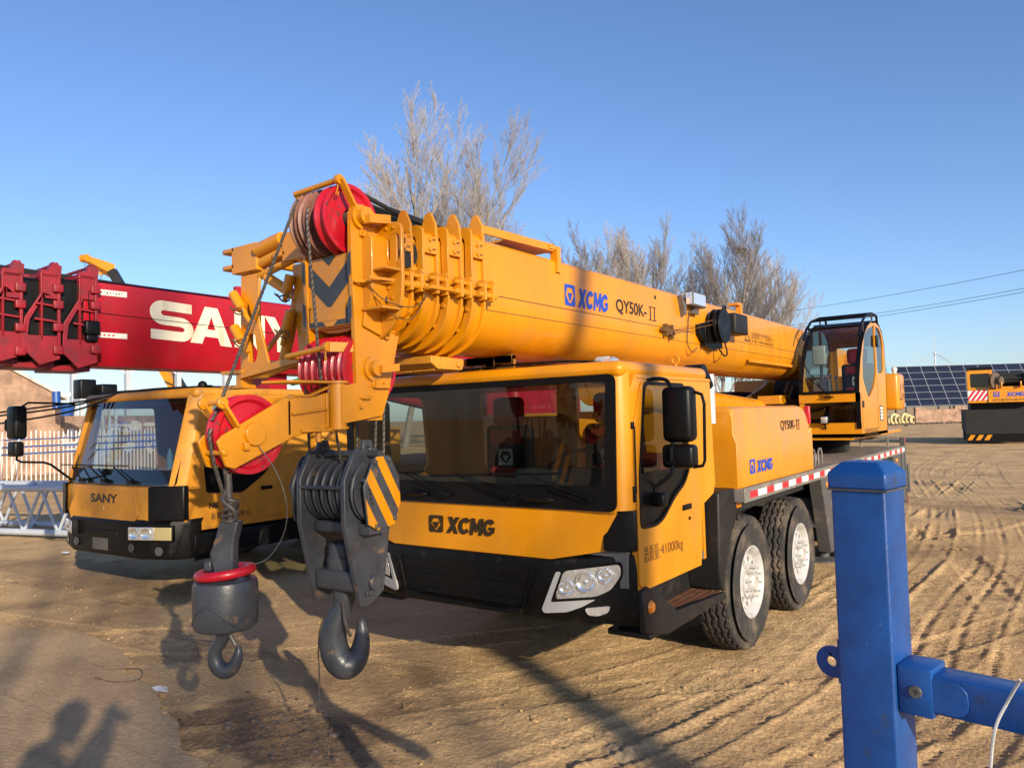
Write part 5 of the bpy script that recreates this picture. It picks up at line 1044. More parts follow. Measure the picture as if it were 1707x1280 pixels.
for x, y0, x1, y1 in ((-0.20, 2.96, -0.27, 3.05), (-0.14, 3.33, -0.12, 3.28), (-0.02, 2.97, -0.03, 3.10), (0.09, 3.33, 0.10, 3.30), (0.03, 3.33, 0.02, 3.3)):
    rope("wire_rope", [(x, y0, 2.25), (x1, y1, 1.66)], 0.0085, crane)
mb = MB()
for i, x in enumerate((-0.16, -0.10, -0.03, 0.05)): mb.tube([(x, 3.10, 3.41), (x, 3.4, 3.385-0.01*i), (x*0.9, 4.4, 3.30), (x*0.8, 12.3, 3.27)], 0.012, 8)
mb.tube([(0.08, 3.14, 3.39), (0.10, 3.5, 3.31), (0.1, 4.0, 3.28)], 0.014, 8); obj("hoist_rope", mb, "rope_black", crane)
mb = MB(); mb.plate([(3.38, 3.20), (3.95, 3.265), (3.95, 3.25), (3.38, 3.18)], 'YZ', -0.2, 0.22); obj("rope_tray", mb, "dusty_black", crane)

# ================================================================ HOOK BLOCK
BLK = Vector((-0.08, 3.15, 0.45)); BROT = math.radians(4.0)
blk = thing("hook_block", (0,0,0), "large dark grey hook block with yellow striped side cover under the boom head", "hook block", shift=False)
blk.location = BLK; blk.rotation_euler = (0, 0, BROT)
Hh = lambda z: z-0.45
inner = [(-0.205, Hh(1.66)), (-0.12, Hh(1.815)), (-0.045, Hh(1.835)), (-0.035, Hh(1.885)), (0.035, Hh(1.885)), (0.045, Hh(1.835)), (0.12, Hh(1.81)), (0.19, Hh(1.68)), (0.19, Hh(1.40)), (0.115, Hh(0.975)), (-0.02, Hh(0.91)), (-0.085, Hh(0.915)), (-0.205, Hh(1.40))]
for x in (-0.20, 0.162):
    mb = MB(); mb.plate(inner, 'YZ', x, x+0.034, [circ(0, Hh(1.835), 0.014, 12)]); mb.cyl((x+0.034, 0.02, Hh(1.04)), (x+0.06, 0.02, Hh(1.04)), 0.045, 18) if x > 0 else None
    if x > 0: mb.box(x+0.034, x+0.05, -0.05, 0.01, Hh(0.97), Hh(1.0)); bolt(mb, (x+0.05, -0.035, Hh(0.985)), (1,0,0), 0.010)
    obj("side_plate", mb, "grey_block_paint", blk, bevel=0.006, local=True)
cov = [(-0.155, Hh(1.62)), (-0.075, Hh(1.765)), (-0.045, Hh(1.79)), (0.07, Hh(1.79)), (0.155, Hh(1.66)), (0.160, Hh(1.50)), (0.10, Hh(1.375)), (-0.05, Hh(1.36)), (-0.125, Hh(1.40))]
def cover(x, striped):
    mb = MB(); mb.plate(cov, 'YZ', x, x+0.016); 
    for y, z in ((-0.06, 1.755), (0.06, 1.765), (-0.06, 1.385), (0.10, 1.415)): mb.cyl((x-0.05*(1 if striped else -1), y, Hh(z)), (x+0.03*(1 if striped else -0.2), y, Hh(z)), 0.014, 10)
    o = obj("cover", mb, "grey_block_paint", blk, bevel=0.004, local=True)
    if striped:
        t = MB()
        for k in range(3):
            c0 = -0.235+0.150*k; P = [(c0+0.30*0.0-0.0, 0.0)]
            # bands lean from top left to bottom right
            a = lambda z: -0.62*(z-Hh(1.58)); P = [(c0+a(Hh(2.0)), Hh(2.0)), (c0+0.075+a(Hh(2.0)), Hh(2.0)), (c0+0.075+a(Hh(1.2)), Hh(1.2)), (c0+a(Hh(1.2)), Hh(1.2))]
            cv = [(p[0]*0.985, Hh(1.58)+(p[1]-Hh(1.58))*0.985) for p in cov]
            for i in range(len(cv)):   # clip against the convex cover outline
                A, B = cv[i], cv[(i+1) % len(cv)]; sgn = -1
                P = clip(P, lambda p: sgn*((B[0]-A[0])*(p[1]-A[1])-(B[1]-A[1])*(p[0]-A[0]))) if len(P) > 2 else []
            if len(P) > 2: t.plate(P, 'YZ', x+0.0162, x+0.018)
        obj("stripe", t, YEL, o, local=True)
        t = MB(); 
        for i, (y, z) in enumerate(((-0.115, 1.60), (-0.108, 1.575), (-0.10, 1.545), (-0.092, 1.52))): t.box(x+0.018, x+0.0195, y-0.004, y+0.012, Hh(z)-0.009, Hh(z)+0.008)
        obj("marking", t, "letter_black", o, local=True)
cover(0.285, True); cover(-0.315, False)
for x in (-0.248, -0.130, -0.065, 0.0, 0.065, 0.127, 0.240):
    t = sheave_mb(0.188, 0.034, 0.05); mb = MB(); mb.add([(p[0]+x, p[1], p[2]+Hh(1.585)) for p in t.v], t.f); obj("sheave", mb, "grey_block_paint", blk, local=True, smooth=40)
mb = MB(); mb.cyl((-0.31, 0, Hh(1.585)), (0.29, 0, Hh(1.585)), 0.05, 18); mb.cyl((-0.166, -0.198, Hh(1.615)), (0.162, -0.198, Hh(1.615)), 0.013, 10); mb.cyl((-0.315, -0.15, Hh(1.6)), (-0.2, -0.15, Hh(1.6)), 0.013, 10); mb.cyl((0.196, -0.13, Hh(1.655)), (0.29, -0.13, Hh(1.655)), 0.013, 10)
mb.cyl((-0.30, 0.0, Hh(1.80)), (0.29, 0.0, Hh(1.80)), 0.022, 12); mb.rbox(-0.166, 0.162, -0.10, 0.02, Hh(1.335), Hh(1.405), 0.015); mb.box(0.196, 0.285, -0.10, 0.05, Hh(1.34), Hh(1.40))
mb.tube([(0.21, -0.155, Hh(1.67)), (0.21, -0.16, Hh(1.58)), (0.21, -0.15, Hh(1.56))], 0.010, 6); obj("spacer_bar", mb, "grey_block_paint", blk, local=True)
mb = MB(); mb.rbox(-0.166, 0.162, -0.10, 0.10, Hh(0.995), Hh(1.115), 0.018); mb.lathe([(0.098, Hh(1.115)), (0.098, Hh(1.18)), (0.088, Hh(1.185)), (0.088, Hh(1.255)), (0.075, Hh(1.27)), (0, Hh(1.27))], (-0.025, 0, 0), (0,0,1), 28); mb.cyl((-0.025, 0, Hh(0.90)), (-0.025, 0, Hh(1.0)), 0.065, 22); obj("trunnion", mb, "grey_block_paint", blk, local=True, bevel=0.004)
def hook_mb(S, x, ztop, zc, R, r, plane_rot=0.0):
    """crane hook: shank, then a tapered C round (zc); opening to +side. plane_rot turns it about Z"""
    pts = []; rad = []
    L = [(0.0, ztop, 0.30*R), (0.0, zc+R*1.55, 0.32*R), (-0.10*R, zc+R*1.15, 0.40*R), (-0.38*R, zc+R*0.78, 0.50*R)]
    for a in np.linspace(math.radians(150), math.radians(360+14), 15):
        t = (a-math.radians(150))/math.radians(224); w = 0.52+0.18*math.sin(min(1, t*1.5)*PI*0.62)-0.34*max(0, t-0.55)/0.45
        L.append((R*math.cos(a)*0.86, zc+R*math.sin(a)*1.0, w*R*0.86))
    L.append((R*1.0, zc+R*0.75, 0.26*R)); L.append((R*0.96, zc+R*0.92, 0.17*R))
    P = spline([(u, z, q) for u, z, q in L], 4); c_, s_ = math.cos(plane_rot), math.sin(plane_rot)
    S.tube([(x+p.x*c_, p.x*s_, p.y) for p in P], [p.z for p in P], 16); return S
def hook_pts(S, L, x0, y0, rot, z0):
    P = spline([(u*0.90, z, q*1.10) for u, z, q in L], 5); c_, s_ = math.cos(rot), math.sin(rot)
    S.tube([(x0+p.x*c_, y0+p.x*s_, p.y-z0) for p in P], [max(0.004, p.z) for p in P], 18); return S
mb = hook_pts(MB(), [(0.0, 0.985, 0.055), (-0.012, 0.905, 0.057), (-0.045, 0.825, 0.064), (-0.076, 0.745, 0.071), (-0.083, 0.665, 0.076), (-0.062, 0.585, 0.080), (-0.012, 0.535, 0.080), (0.045, 0.545, 0.070), (0.085, 0.595, 0.057), (0.104, 0.665, 0.046), (0.109, 0.735, 0.035), (0.104, 0.785, 0.023), (0.100, 0.805, 0.010)], -0.015, 0.0, math.radians(36), 0.45)
obj("hook", mb, "grey_block_paint", blk, local=True, smooth=60)
mb = MB(); mb.tube(spline([(0.02, -0.06, Hh(0.93)), (0.065, -0.08, Hh(0.80)), (0.085, -0.06, Hh(0.73))], 4), 0.010, 8); mb.tube(spline([(-0.02, -0.07, Hh(0.93)), (-0.12, -0.10, Hh(0.78)), (-0.155, -0.09, Hh(0.6)), (-0.15, -0.09, Hh(0.45)), (-0.18, -0.10, Hh(0.32)), (-0.165, -0.10, Hh(0.27)), (-0.15, -0.10, Hh(0.33)), (-0.152, -0.09, Hh(0.5)), (-0.16, -0.09, Hh(0.62))], 5), 0.004, 5); obj("safety_cord", mb, "rope_steel", blk, local=True)

# ================================================================ BALL HOOK on the single line
bh = thing("ball_hook", (0,0,0), "small hook under a round grey weight with a red ring on top", "ball hook", shift=False)
bh.location = (0.05, 2.245, 0.0); bh.rotation_euler = (0, 0, math.radians(32))
mb = MB(); mb.lathe([(0, 0.985), (0.06, 0.985), (0.14, 0.99), (0.152, 1.0), (0.156, 1.03), (0.156, 1.20), (0.148, 1.225), (0.10, 1.24), (0, 1.24)], (0,0,0), (0,0,1), 40)
mb.tube(spline([(-0.13, -0.088, 1.02), (-0.09, -0.128, 1.09), (-0.04, -0.152, 1.12), (0.01, -0.157, 1.11), (0.07, -0.14, 1.06), (0.1, -0.12, 1.02)], 5), 0.006, 6); obj("weight", mb, "grey_block_paint", bh, local=True, bevel=0.004)
mb = MB(); mb.tube([(0.125*math.cos(a), 0.125*math.sin(a), 1.262+0.012*math.cos(a)) for a in [2*PI*i/36 for i in range(36)]], 0.024, 12, closed=True); obj("ring", mb, "red_sheave_paint", bh, local=True)
mb = MB(); mb.loft([[(-0.035, -0.045, 1.24), (0.055, -0.045, 1.24), (0.055, 0.045, 1.24), (-0.035, 0.045, 1.24)], [(-0.065, -0.035, 1.36), (0.055, -0.035, 1.36), (0.055, 0.035, 1.36), (-0.065, 0.035, 1.36)], [(-0.04, -0.035, 1.42), (0.06, -0.035, 1.42), (0.06, 0.035, 1.42), (-0.04, 0.035, 1.42)], [(-0.01, -0.04, 1.515), (0.085, -0.04, 1.515), (0.085, 0.04, 1.515), (-0.01, 0.04, 1.515)]])
mb.box(-0.10, -0.06, -0.03, 0.03, 1.27, 1.32); obj("rope_socket", mb, "grey_block_paint", bh, local=True, bevel=0.008)
mb = hook_pts(MB(), [(0.0, 1.0, 0.034), (-0.006, 0.965, 0.034), (-0.030, 0.922, 0.030), (-0.058, 0.882, 0.030), (-0.066, 0.842, 0.032), (-0.050, 0.800, 0.035), (-0.008, 0.776, 0.037), (0.036, 0.792, 0.032), (0.062, 0.832, 0.025), (0.070, 0.872, 0.018), (0.069, 0.900, 0.008)], 0.0, 0.0, 0.0, 0.0); obj("hook", mb, "grey_block_paint", bh, local=True, smooth=60)
mb = MB(); mb.tube([(0.02, -0.01, 0.965), (0.055, -0.012, 0.905)], 0.010, 6); obj("safety_latch", mb, "worn_metal", bh, local=True)
mb = MB()
for i in range(5):
    z = 1.53+0.022*i; mb.tube([(0.03+(0.030+0.008*math.sin(i*2))*math.cos(a), (0.032+0.006*math.cos(i*3))*math.sin(a), z+0.012*math.sin(a+i)) for a in [2*PI*k/18 for k in range(18)]], 0.011, 8, closed=True)
mb.tube(spline([(0.05, 0.0, 1.52), (0.06, -0.03, 1.57), (0.01, -0.035, 1.62), (0.015, 0, 1.68), (0.005, 0, 1.78)], 5), 0.013, 8); mb.tube([(0.03, 0, 1.5), (0.02, 0, 1.75)], 0.018, 8); obj("rope_wrap", mb, "rope_steel", bh, local=True)
mb = MB(); mb.tube(spline([(0.08, 0.10, 1.275), (0.16, 0.14, 1.30), (0.24, 0.16, 1.42), (0.27, 0.13, 1.58), (0.22, 0.12, 1.75), (0.14, 0.08, 1.89)], 8), 0.0028, 6); obj("limit_wire", mb, "worn_metal", bh, local=True)
# ================================================================ SECOND CRANE (red boom, old yellow cab), authored in its own frame
s2 = thing("truck_crane", (-5.874, 4.855, 0), "worn truck crane with a red boom in big white letters and dull yellow cab", "truck crane", math.radians(2), shift=False)
OY = "old_yellow_paint"; L_ = dict(local=True)
mb = MB(); mb.box(-1.25, 1.25, 0.9, 9.6, 1.15, 1.32); mb.box(-0.45, 0.45, 0.3, 9.8, 0.6, 1.2); mb.box(-1.0, 1.0, 0.2, 2.0, 0.5, 0.8)
for y in (2.3, 3.75, 6.9, 8.3): mb.cyl((-0.9, y, 0.56), (0.9, y, 0.56), 0.12, 12)
obj("chassis_frame", mb, "under_black", s2, **L_)
for y in (2.3, 3.75, 6.9, 8.3):
    for sx in (1, -1):
        w = copy_tree(WHEEL, s2); w.location = (sx*1.10, y, 0.556); w.rotation_euler = (rng.uniform(0, 6), 0, 0 if sx > 0 else PI)
# cab
wn = round_poly([(0.27, 2.27), (1.02, 2.27), (1.08, 1.45), (0.98, 1.37), (0.66, 1.18), (0.17, 1.22), (0.14, 1.5)], 0.04)
sd_ = [(-0.10, 0.92), (0.02, 0.80), (1.42, 0.78), (1.72, 1.35), (1.70, 2.36), (0.12, 2.36), (-0.06, 1.5)]
mb = MB(); mb.plate(sd_, 'YZ', 1.215, 1.25, [wn]); mb.plate(sd_, 'YZ', -1.25, -1.215, [wn])
mb.rbox(-1.25, 1.25, 0.05, 1.74, 2.33, 2.45, 0.05, 4)
for sx in (1, -1):
    mb.loft([[(sx*1.13, -0.235, z0), (sx*1.20, -0.175, z0), (sx*1.256, -0.085, z0), (sx*1.256, 0.06, z0), (sx*1.12, 0.0, z0)] if i == 0 else [(sx*1.10, 0.05, 2.38), (sx*1.19, 0.075, 2.38), (sx*1.256, 0.13, 2.38), (sx*1.256, 0.28, 2.38), (sx*1.10, 0.2, 2.38)] for i, z0 in enumerate((1.30, 2.38))])
hi2 = [(-1.23, -0.10), (-1.0, -0.30), (-0.6, -0.335), (0.6, -0.335), (1.0, -0.30), (1.23, -0.10), (1.2, 0.05), (-1.2, 0.05)]
lo2 = [(-1.23, -0.10), (-0.93, -0.29), (-0.6, -0.33), (0.6, -0.33), (0.93, -0.29), (1.23, -0.10), (1.2, 0.05), (-1.2, 0.05)]
mb.loft([[(x, y, 0.93) for x, y in lo2], [(x, y-0.01, 1.02) for x, y in hi2], [(x, y, 1.30) for x, y in hi2], [(x*0.99, y+0.015, 1.315) for x, y in hi2]])
mb.box(-1.2, 1.2, 1.66, 1.70, 0.8, 2.36) if False else mb.box(-1.2, 1.2, 1.66, 1.70, 0.8, 1.45)
cab2 = obj("cab", mb, OY, s2, bevel=0.008, smooth=32, **L_)
mb = MB(); mb.box(-1.2, 1.2, -0.02, 1.65, 0.82, 0.86); mb.loft([[(x, -0.2, 1.30), (x, 0.22, 1.30), (x, 0.20, 1.46), (x, -0.12, 1.50)] for x in (-1.18, 1.18)]); mb.box(-1.15, 1.15, -0.1, 0.0, 0.85, 1.3); obj("dashboard", mb, "interior_grey", cab2, **L_)
mb = MB(); mb.plate([(-0.82, 0.90), (0.60, 0.90), (0.72, 1.00), (0.62, 1.28), (-0.66, 1.28), (-0.86, 1.0)], 'XZ', -0.342, -0.334)  ; mb.add([], [])
obj("hood_panel", mb, OY, cab2, bevel=0.004, **L_)
mb = MB(); add_text(mb, "SANY", (-0.32, -0.343, 1.115), (1,0,0), (0,0,1), 0.60, 0.108, 0.003, 0.03); obj("maker_lettering", mb, "letter_black", cab2, **L_)
mb = MB()
for a in (90, 210, 330):
    t = math.radians(a); mb.plate3([(0, -0.006), (0.032, 0), (0, 0.006)], (-0.02, -0.346, 1.045), (math.cos(t), 0, math.sin(t)), (-math.sin(t), 0, math.cos(t)), 0.003)
obj("emblem", mb, "chrome", cab2, **L_)
def wy(z): return -0.235+(z-1.31)*(0.285/1.03)
mb = MB(); out = round_poly([(-1.20, 1.315), (1.20, 1.315), (1.175, 2.35), (-1.175, 2.35)], 0.06); inn = round_poly([(-1.12, 1.50), (1.12, 1.50), (1.11, 2.30), (-1.11, 2.30)], 0.07)
mb.plate(out, 'XZ', 0.0, 0.014, [inn]); mb.v = [(x, wy(z)-0.016+d+0.06*(x/1.2)**2, z) for x, d, z in mb.v]; obj("windshield_surround", mb, "dusty_black", s2, **L_)
mb = MB(); X = [-1.18+2.36*i/20 for i in range(21)]; vs = [(x, wy(z)+0.06*(x/1.2)**2, z) for x in X for z in (1.33, 2.34)]; mb.add(vs, [(2*i, 2*i+2, 2*i+3, 2*i+1) for i in range(20)]); obj("windshield", mb, "old_windshield_glass", s2, smooth=60, **L_)
for x0, x1 in ((-0.70, -1.05), (-0.18, -0.62), (0.40, -0.05)):
    mb = MB(); mb.bar((x0, wy(1.37)-0.05, 1.37), (x1, wy(1.53)-0.035, 1.53), 0.016, 0.012); mb.bar((x1-0.30, wy(1.53)-0.03, 1.545), (x1+0.32, wy(1.53)-0.03, 1.55), 0.012, 0.014); mb.rbox(x0-0.05, x0+0.03, wy(1.36)-0.06, wy(1.36)-0.01, 1.345, 1.39, 0.01); mb.tube([(x0+0.06, wy(1.34)-0.03, 1.34), (x0+0.07, wy(1.4)-0.05, 1.38)], 0.01, 6); obj("wiper", mb, "black_plastic", s2, **L_)
mb = MB(); mb.plate(round_poly([(0.17, 0.88), (1.32, 0.86), (1.45, 1.3), (1.42, 2.31), (0.24, 2.31), (0.10, 1.55)], 0.04), 'YZ', 1.252, 1.259, [wn]); dr2 = obj("door", mb, OY, s2, bevel=0.003, **L_)
mb = MB(); mb.plate(round_poly([(0.27, 2.27), (1.02, 2.27), (1.075, 1.50), (0.14, 1.50)], 0.04), 'YZ', 1.235, 1.242); obj("door_window", mb, "side_glass", dr2, **L_)
mb = MB(); mb.plate(round_poly([(1.075, 1.50), (0.98, 1.37), (0.66, 1.18), (0.17, 1.22), (0.14, 1.50)], 0.03), 'YZ', 1.243, 1.250); obj("door_panel", mb, "black_plastic", dr2, **L_); mb = MB(); mb.bar((1.25, 0.14, 1.50), (1.25, 1.07, 1.50), 0.02, 0.03); obj("window_bar", mb, "black_plastic", dr2, **L_)
mb = MB(); mb.rbox(1.258, 1.272, 0.93, 1.10, 1.19, 1.235, 0.005); obj("door_handle", mb, "black_plastic", dr2, **L_)
mb = MB(); add_text(mb, "NE", (1.2595, 0.20, 1.035), (0,1,-0.02), (0,0,1), 0.13, 0.07, 0.002, 0.04); add_text(mb, "X", (1.2595, 0.55, 1.015), (0,1,-0.02), (0,0,1), 0.07, 0.07, 0.002, 0.04); add_text(mb, "总质", (1.2595, 0.22, 0.905), (0,1,-0.02), (0,0,1), 0.15, 0.08, 0.002, 0.01); add_text(mb, "0000KG", (1.2595, 0.45, 0.905), (0,1,-0.02), (0,0,1), 0.32, 0.07, 0.002, 0.0); obj("weight_lettering", mb, "letter_black", dr2, **L_)
for sx in (1, -1):
    mb = MB(); pl = [(sx*0.93, -0.352), (sx*1.05, -0.325), (sx*1.272, -0.125), (sx*1.274, -0.06), (sx*1.0, -0.22)]; mb.loft([[(x, y, z) for x, y in pl] for z in (0.94, 1.33)]); obj("corner_panel", mb, "black_plastic", s2, bevel=0.012, **L_)
# bumper and lamps
bp = [(-1.27, 0.1), (-1.27, -0.06), (-1.15, -0.22), (-0.75, -0.36), (0.75, -0.36), (1.15, -0.22), (1.27, -0.06), (1.27, 0.1)]
mb = MB(); mb.loft([[(x, y+0.03, 0.50) for x, y in bp], [(x, y, 0.54) for x, y in bp], [(x, y, 0.90) for x, y in bp], [(x, y+0.03, 0.945) for x, y in bp]])
mb.box(-0.35, 0.35, -0.372, -0.36, 0.72, 0.80); mb.loft([[(1.262, y, z) for y, z in ((0.0, 0.46), (1.4, 0.52), (1.4, 0.74), (0.0, 0.78))], [(1.285, y, z) for y, z in ((0.0, 0.50), (1.38, 0.54), (1.38, 0.70), (0.0, 0.74))]])
bm2 = obj("bumper", mb, "dusty_black", s2, bevel=0.012, smooth=30, **L_)
for sx in (1, -1):
    A_, B_ = Vector((sx*0.62, -0.41, 0)), Vector((sx*1.19, -0.205, 0)); u = (B_-A_).normalized(); n = Vector((u.y, -u.x, 0)) if sx > 0 else Vector((-u.y, u.x, 0)); w = (B_-A_).length
    def slabq(a, b, z0, z1, d0, d1, m, nm, par, bev=0.006):
        q = MB(); q.obox(A_+u*((a+b)/2)+Vector((0,0,(z0+z1)/2))+n*((d0+d1)/2), u*((b-a)/2), n*((d1-d0)/2), (0,0,(z1-z0)/2)); return obj(nm, q, m, par, bevel=bev, **L_)
    h = slabq(0, w, 0.705, 0.890, -0.08, 0.012, "black_plastic", "headlight", bm2)
    slabq(0.02, w*0.60, 0.725, 0.870, 0.012, 0.018, "lamp_silver", "reflector", h)
    q = MB(); [q.lathe([(0.06, 0.022), (0.06, 0.03), (0.045, 0.022), (0.015, 0.019), (0, 0.03)], A_+u*x+Vector((0,0,0.80)), n, 20) for x in (0.10, 0.26)]; obj("lamp_bowl", q, "chrome", h, **L_)
    slabq(w*0.61, w-0.01, 0.725, 0.870, 0.012, 0.030, "lamp_yellowed" if sx > 0 else "lamp_silver", "turn_lamp", h)
    slabq(0.02, w*0.60, 0.725, 0.870, 0.036, 0.040, "lamp_glass", "lens", h, 0.002)
    q = MB(); q.lathe([(0.045, 0), (0.05, 0.015), (0.03, 0.02), (0.028, 0.0)], (sx*0.62, -0.362, 0.625), (0,-1,0), 20); q.lathe([(0.05, 0), (0.05, 0.012), (0, 0.012)], (sx*1.02, -0.272, 0.60), (sx*0.35,-0.94,0), 18); obj("tow_eye", q, "chassis_grey", bm2, **L_)
mb = MB(); mb.box(-0.24, 0.10, -0.368, -0.361, 0.56, 0.70); obj("number_plate_mount", mb, "worn_metal", bm2, **L_)
mb = MB(); mb.lathe([(0, 0.02), (0.03, 0.018), (0.045, 0), (0, 0)], (1.287, 0.28, 0.63), (1,0,0), 18); obj("indicator", mb, "amber", bm2, **L_)
mb = MB(); mb.plate([(0.85, 0.50), (1.55, 0.52), (1.66, 0.60), (1.72, 0.78), (1.66, 0.80), (1.2, 0.76), (0.9, 0.70)], 'YZ', 1.24, 1.30); mb.box(0.85, 1.25, 0.7, 1.6, 0.5, 0.52); obj("step", mb, "dusty_black", s2, bevel=0.006, **L_)
mb = MB(); mb.rbox(-1.42-0.13, -1.42+0.11, -0.78, -0.62, 1.90, 2.32, 0.04); mb.rbox(-1.42-0.12, -1.42+0.09, -0.77, -0.65, 1.68, 1.87, 0.03); mr = obj("mirror", mb, "black_plastic", s2, **L_)
mb = MB(); mb.tube([(-1.42, -0.70, 1.70), (-1.44, -0.70, 1.64), (-1.35, -0.68, 1.61), (-1.05, -0.55, 1.60), (-0.98, -0.50, 1.57), (-1.0, -0.35, 1.45), (-1.05, -0.22, 1.36)], 0.015, 8); mb.tube([(-1.41, -0.7, 2.28), (-1.35, -0.6, 2.36), (-1.2, -0.1, 2.34)], 0.013, 8); mb.rbox(-1.61, -1.52, -0.78, -0.68, 2.0, 2.16, 0.03); obj("mirror_bracket", mb, "dusty_black", mr, **L_)
for k, (z0, z1, z2_, dy) in enumerate(((2.20, 2.30, 2.47, 0.0), (2.26, 2.36, 2.485, 0.12), (2.10, 2.24, 2.47, 0.05))):
    mb = MB(); mb.tube(spline([(-3.2, -0.9+dy, z0-0.06), (-2.2, -0.7+dy, z0), (-1.2, -0.2+dy, z1), (-0.3, 0.15+dy, z2_), (0.6, 0.45+dy, z2_+0.01), (1.2, 0.6+dy, 2.46)], 5), 0.013, 6); obj("hose", mb, "rope_black", s2, **L_)
mb = MB(); mb.bar((-1.1, 0.2, 2.48), (1.1, 0.35, 2.475), 0.05, 0.03); mb.ball((0.98, 0.32, 2.49), 0.055); obj("roof_rail", mb, "dusty_black", s2, **L_)
mb = MB(); mb.tube([(1.15, 0.5, 1.0), (1.12, 0.3, 1.45), (0.7, 0.26, 1.5)], 0.03, 8); mb.tube([(0.62+0.2*math.cos(a), 0.42+0.15*math.sin(a), 1.56+0.13*math.sin(a)) for a in [2*PI*i/24 for i in range(24)]], 0.014, 8, closed=True); obj("steering_wheel", mb, "seat_black", s2, **L_)
mb = MB(); mb.cyl((0.72, 0.05, 1.50), (0.72, 0.05, 1.66), 0.035, 14); mb.cyl((0.72, 0.05, 1.66), (0.72, 0.05, 1.72), 0.034, 14, 0.014); mb.cyl((0.72, 0.05, 1.72), (0.72, 0.05, 1.745), 0.014, 10); bt = obj("water_bottle", mb, "bottle_blue", None, at=None)
bt.matrix_world = Matrix.Translation((-5.874, 4.855, 0)) @ Matrix.Rotation(math.radians(2), 4, 'Z'); tag(bt, "blue plastic water bottle standing on the dashboard of the dull yellow cab", "bottle")
mb = MB(); mb.box(0.50, 0.72, -0.06, 0.10, 1.50, 1.505); mb.box(0.2, 0.36, -0.04, 0.06, 1.50, 1.51); obj("paper", mb, "sticker_white", s2, **L_)
for x in (0.55, -0.55):
    seat(x, 0.95, 1.10, 0, 1.0, s2, False)
# red boom
def bsec(hw, zt, zb, e=0.0): hw += e; zt += e; zb -= e; return [(-hw+0.04, zt), (-hw, zt-0.04), (-hw, zb+0.25), (-hw+0.17, zb), (hw-0.17, zb), (hw, zb+0.25), (hw, zt-0.04), (hw-0.04, zt)]
mb = MB(); S0 = bsec(0.40, 3.71, 2.73); mb.loft([[(x, -0.78, z) for x, z in S0], [(x, 10.5, z-0.10) for x, z in bsec(0.40, 3.70, 2.76)]])
mb.box(0.35, 0.43, 1.12, 1.24, 3.55, 3.84); mb.box(0.30, 0.43, 1.0, 1.3, 3.66, 3.69)
for i in range(60): bolt(mb, (0.24, -0.6+0.09*i, 2.732), (0.5,0,-0.86), 0.008, 0.006)
rb = obj("boom", mb, "red_paint", s2, bevel=0.01, **L_); rb.rotation_euler = (0, 0, math.radians(-4)); rb.location = (0.1, 0, 0)   # the upper works stand slewed a little on the carrier
for k, (yk, sc) in enumerate(((-0.80, 0.0), (-1.18, -0.025), (-1.54, -0.05), (-1.9, -0.075))):
    hw, zt, zb = 0.40+sc, 3.71+sc, 2.73-sc; m = MB()
    if k < 3: pass
    m.loft([[(x, yk-0.40, z) for x, z in bsec(hw-0.025, zt-0.03, zb+0.03)], [(x, yk+0.3, z) for x, z in bsec(hw-0.025, zt-0.03, zb+0.03)]]); body = obj("boom_section", m, "dusty_black", rb, smooth=20, **L_)
    m = MB()
    for y in (yk-0.03, yk+0.14):
        m.plate(bsec(hw, zt, zb, 0.035), 'XZ', y-0.012, y+0.012, [bsec(hw, zt, zb, -0.02)[::-1]])
    # side frame leaning forward below, with rungs
    for sx in (1, -1):
        fr = [(yk-0.03, zt+0.02), (yk+0.15, zt+0.02), (yk+0.15, zb+0.02), (yk-0.05, zb-0.05), (yk-0.22, zb+0.12), (yk-0.20, zb+0.45), (yk-0.03, zb+0.75)]
        hole = [(yk+0.0, zt-0.25), (yk+0.12, zt-0.25), (yk+0.12, zb+0.27), (yk-0.17, zb+0.27), (yk-0.15, zb+0.43), (yk+0.0, zb+0.72)]
        x0, x1 = sorted((sx*(hw+0.02), sx*(hw+0.035))); m.plate(fr, 'YZ', x0, x1, [hole])
        for dz in (0.62, 0.45): m.bar((sx*(hw+0.025), yk-0.10, zb+dz), (sx*(hw+0.025), yk+0.12, zb+dz-0.02), 0.03, 0.025)
        m.bar((sx*(hw+0.035), yk+0.135, zt), (sx*(hw+0.035), yk+0.135, zb+0.1), 0.04, 0.03)
        for dz in (0.12, 0.30, 0.55, 0.8): m.rbox(*sorted((sx*(hw+0.03), sx*(hw+0.085))), yk+0.07, yk+0.17, zt-dz-0.06, zt-dz+0.03, 0.01)
        m.plate([(yk-0.05, zt-0.02), (yk+0.16, zt-0.02), (yk+0.17, zt+0.12), (yk+0.08, zt+0.16), (yk+0.04, zt+0.06), (yk-0.03, zt+0.06)], 'YZ', x0-sx*0.08 if sx > 0 else x0, x1 if sx > 0 else x1+0.08)
    m.tube([(hw+0.03, yk+0.12, zt+0.14), (-hw-0.03, yk+0.12, zt+0.14)], 0.02, 8); m.box(-0.25, 0.25, yk-0.25, yk+0.15, zb-0.07, zb-0.01)
    obj("collar", m, "dark_red_paint", body, bevel=0.004, **L_)
mb = MB(); xs2 = 0.401
def P2(poly, holes=()): mb.plate(poly, 'YZ', xs2, xs2+0.003, holes)
def fit(y0, y1, z0, z1, dz=-0.05): return lambda L: [(y0+(y1-y0)*a, z0+(z1-z0)*b+dz*a*(y1-y0)) for a, b in L]
F = fit(-0.03, 0.52, 3.075, 3.555); t = 0.26
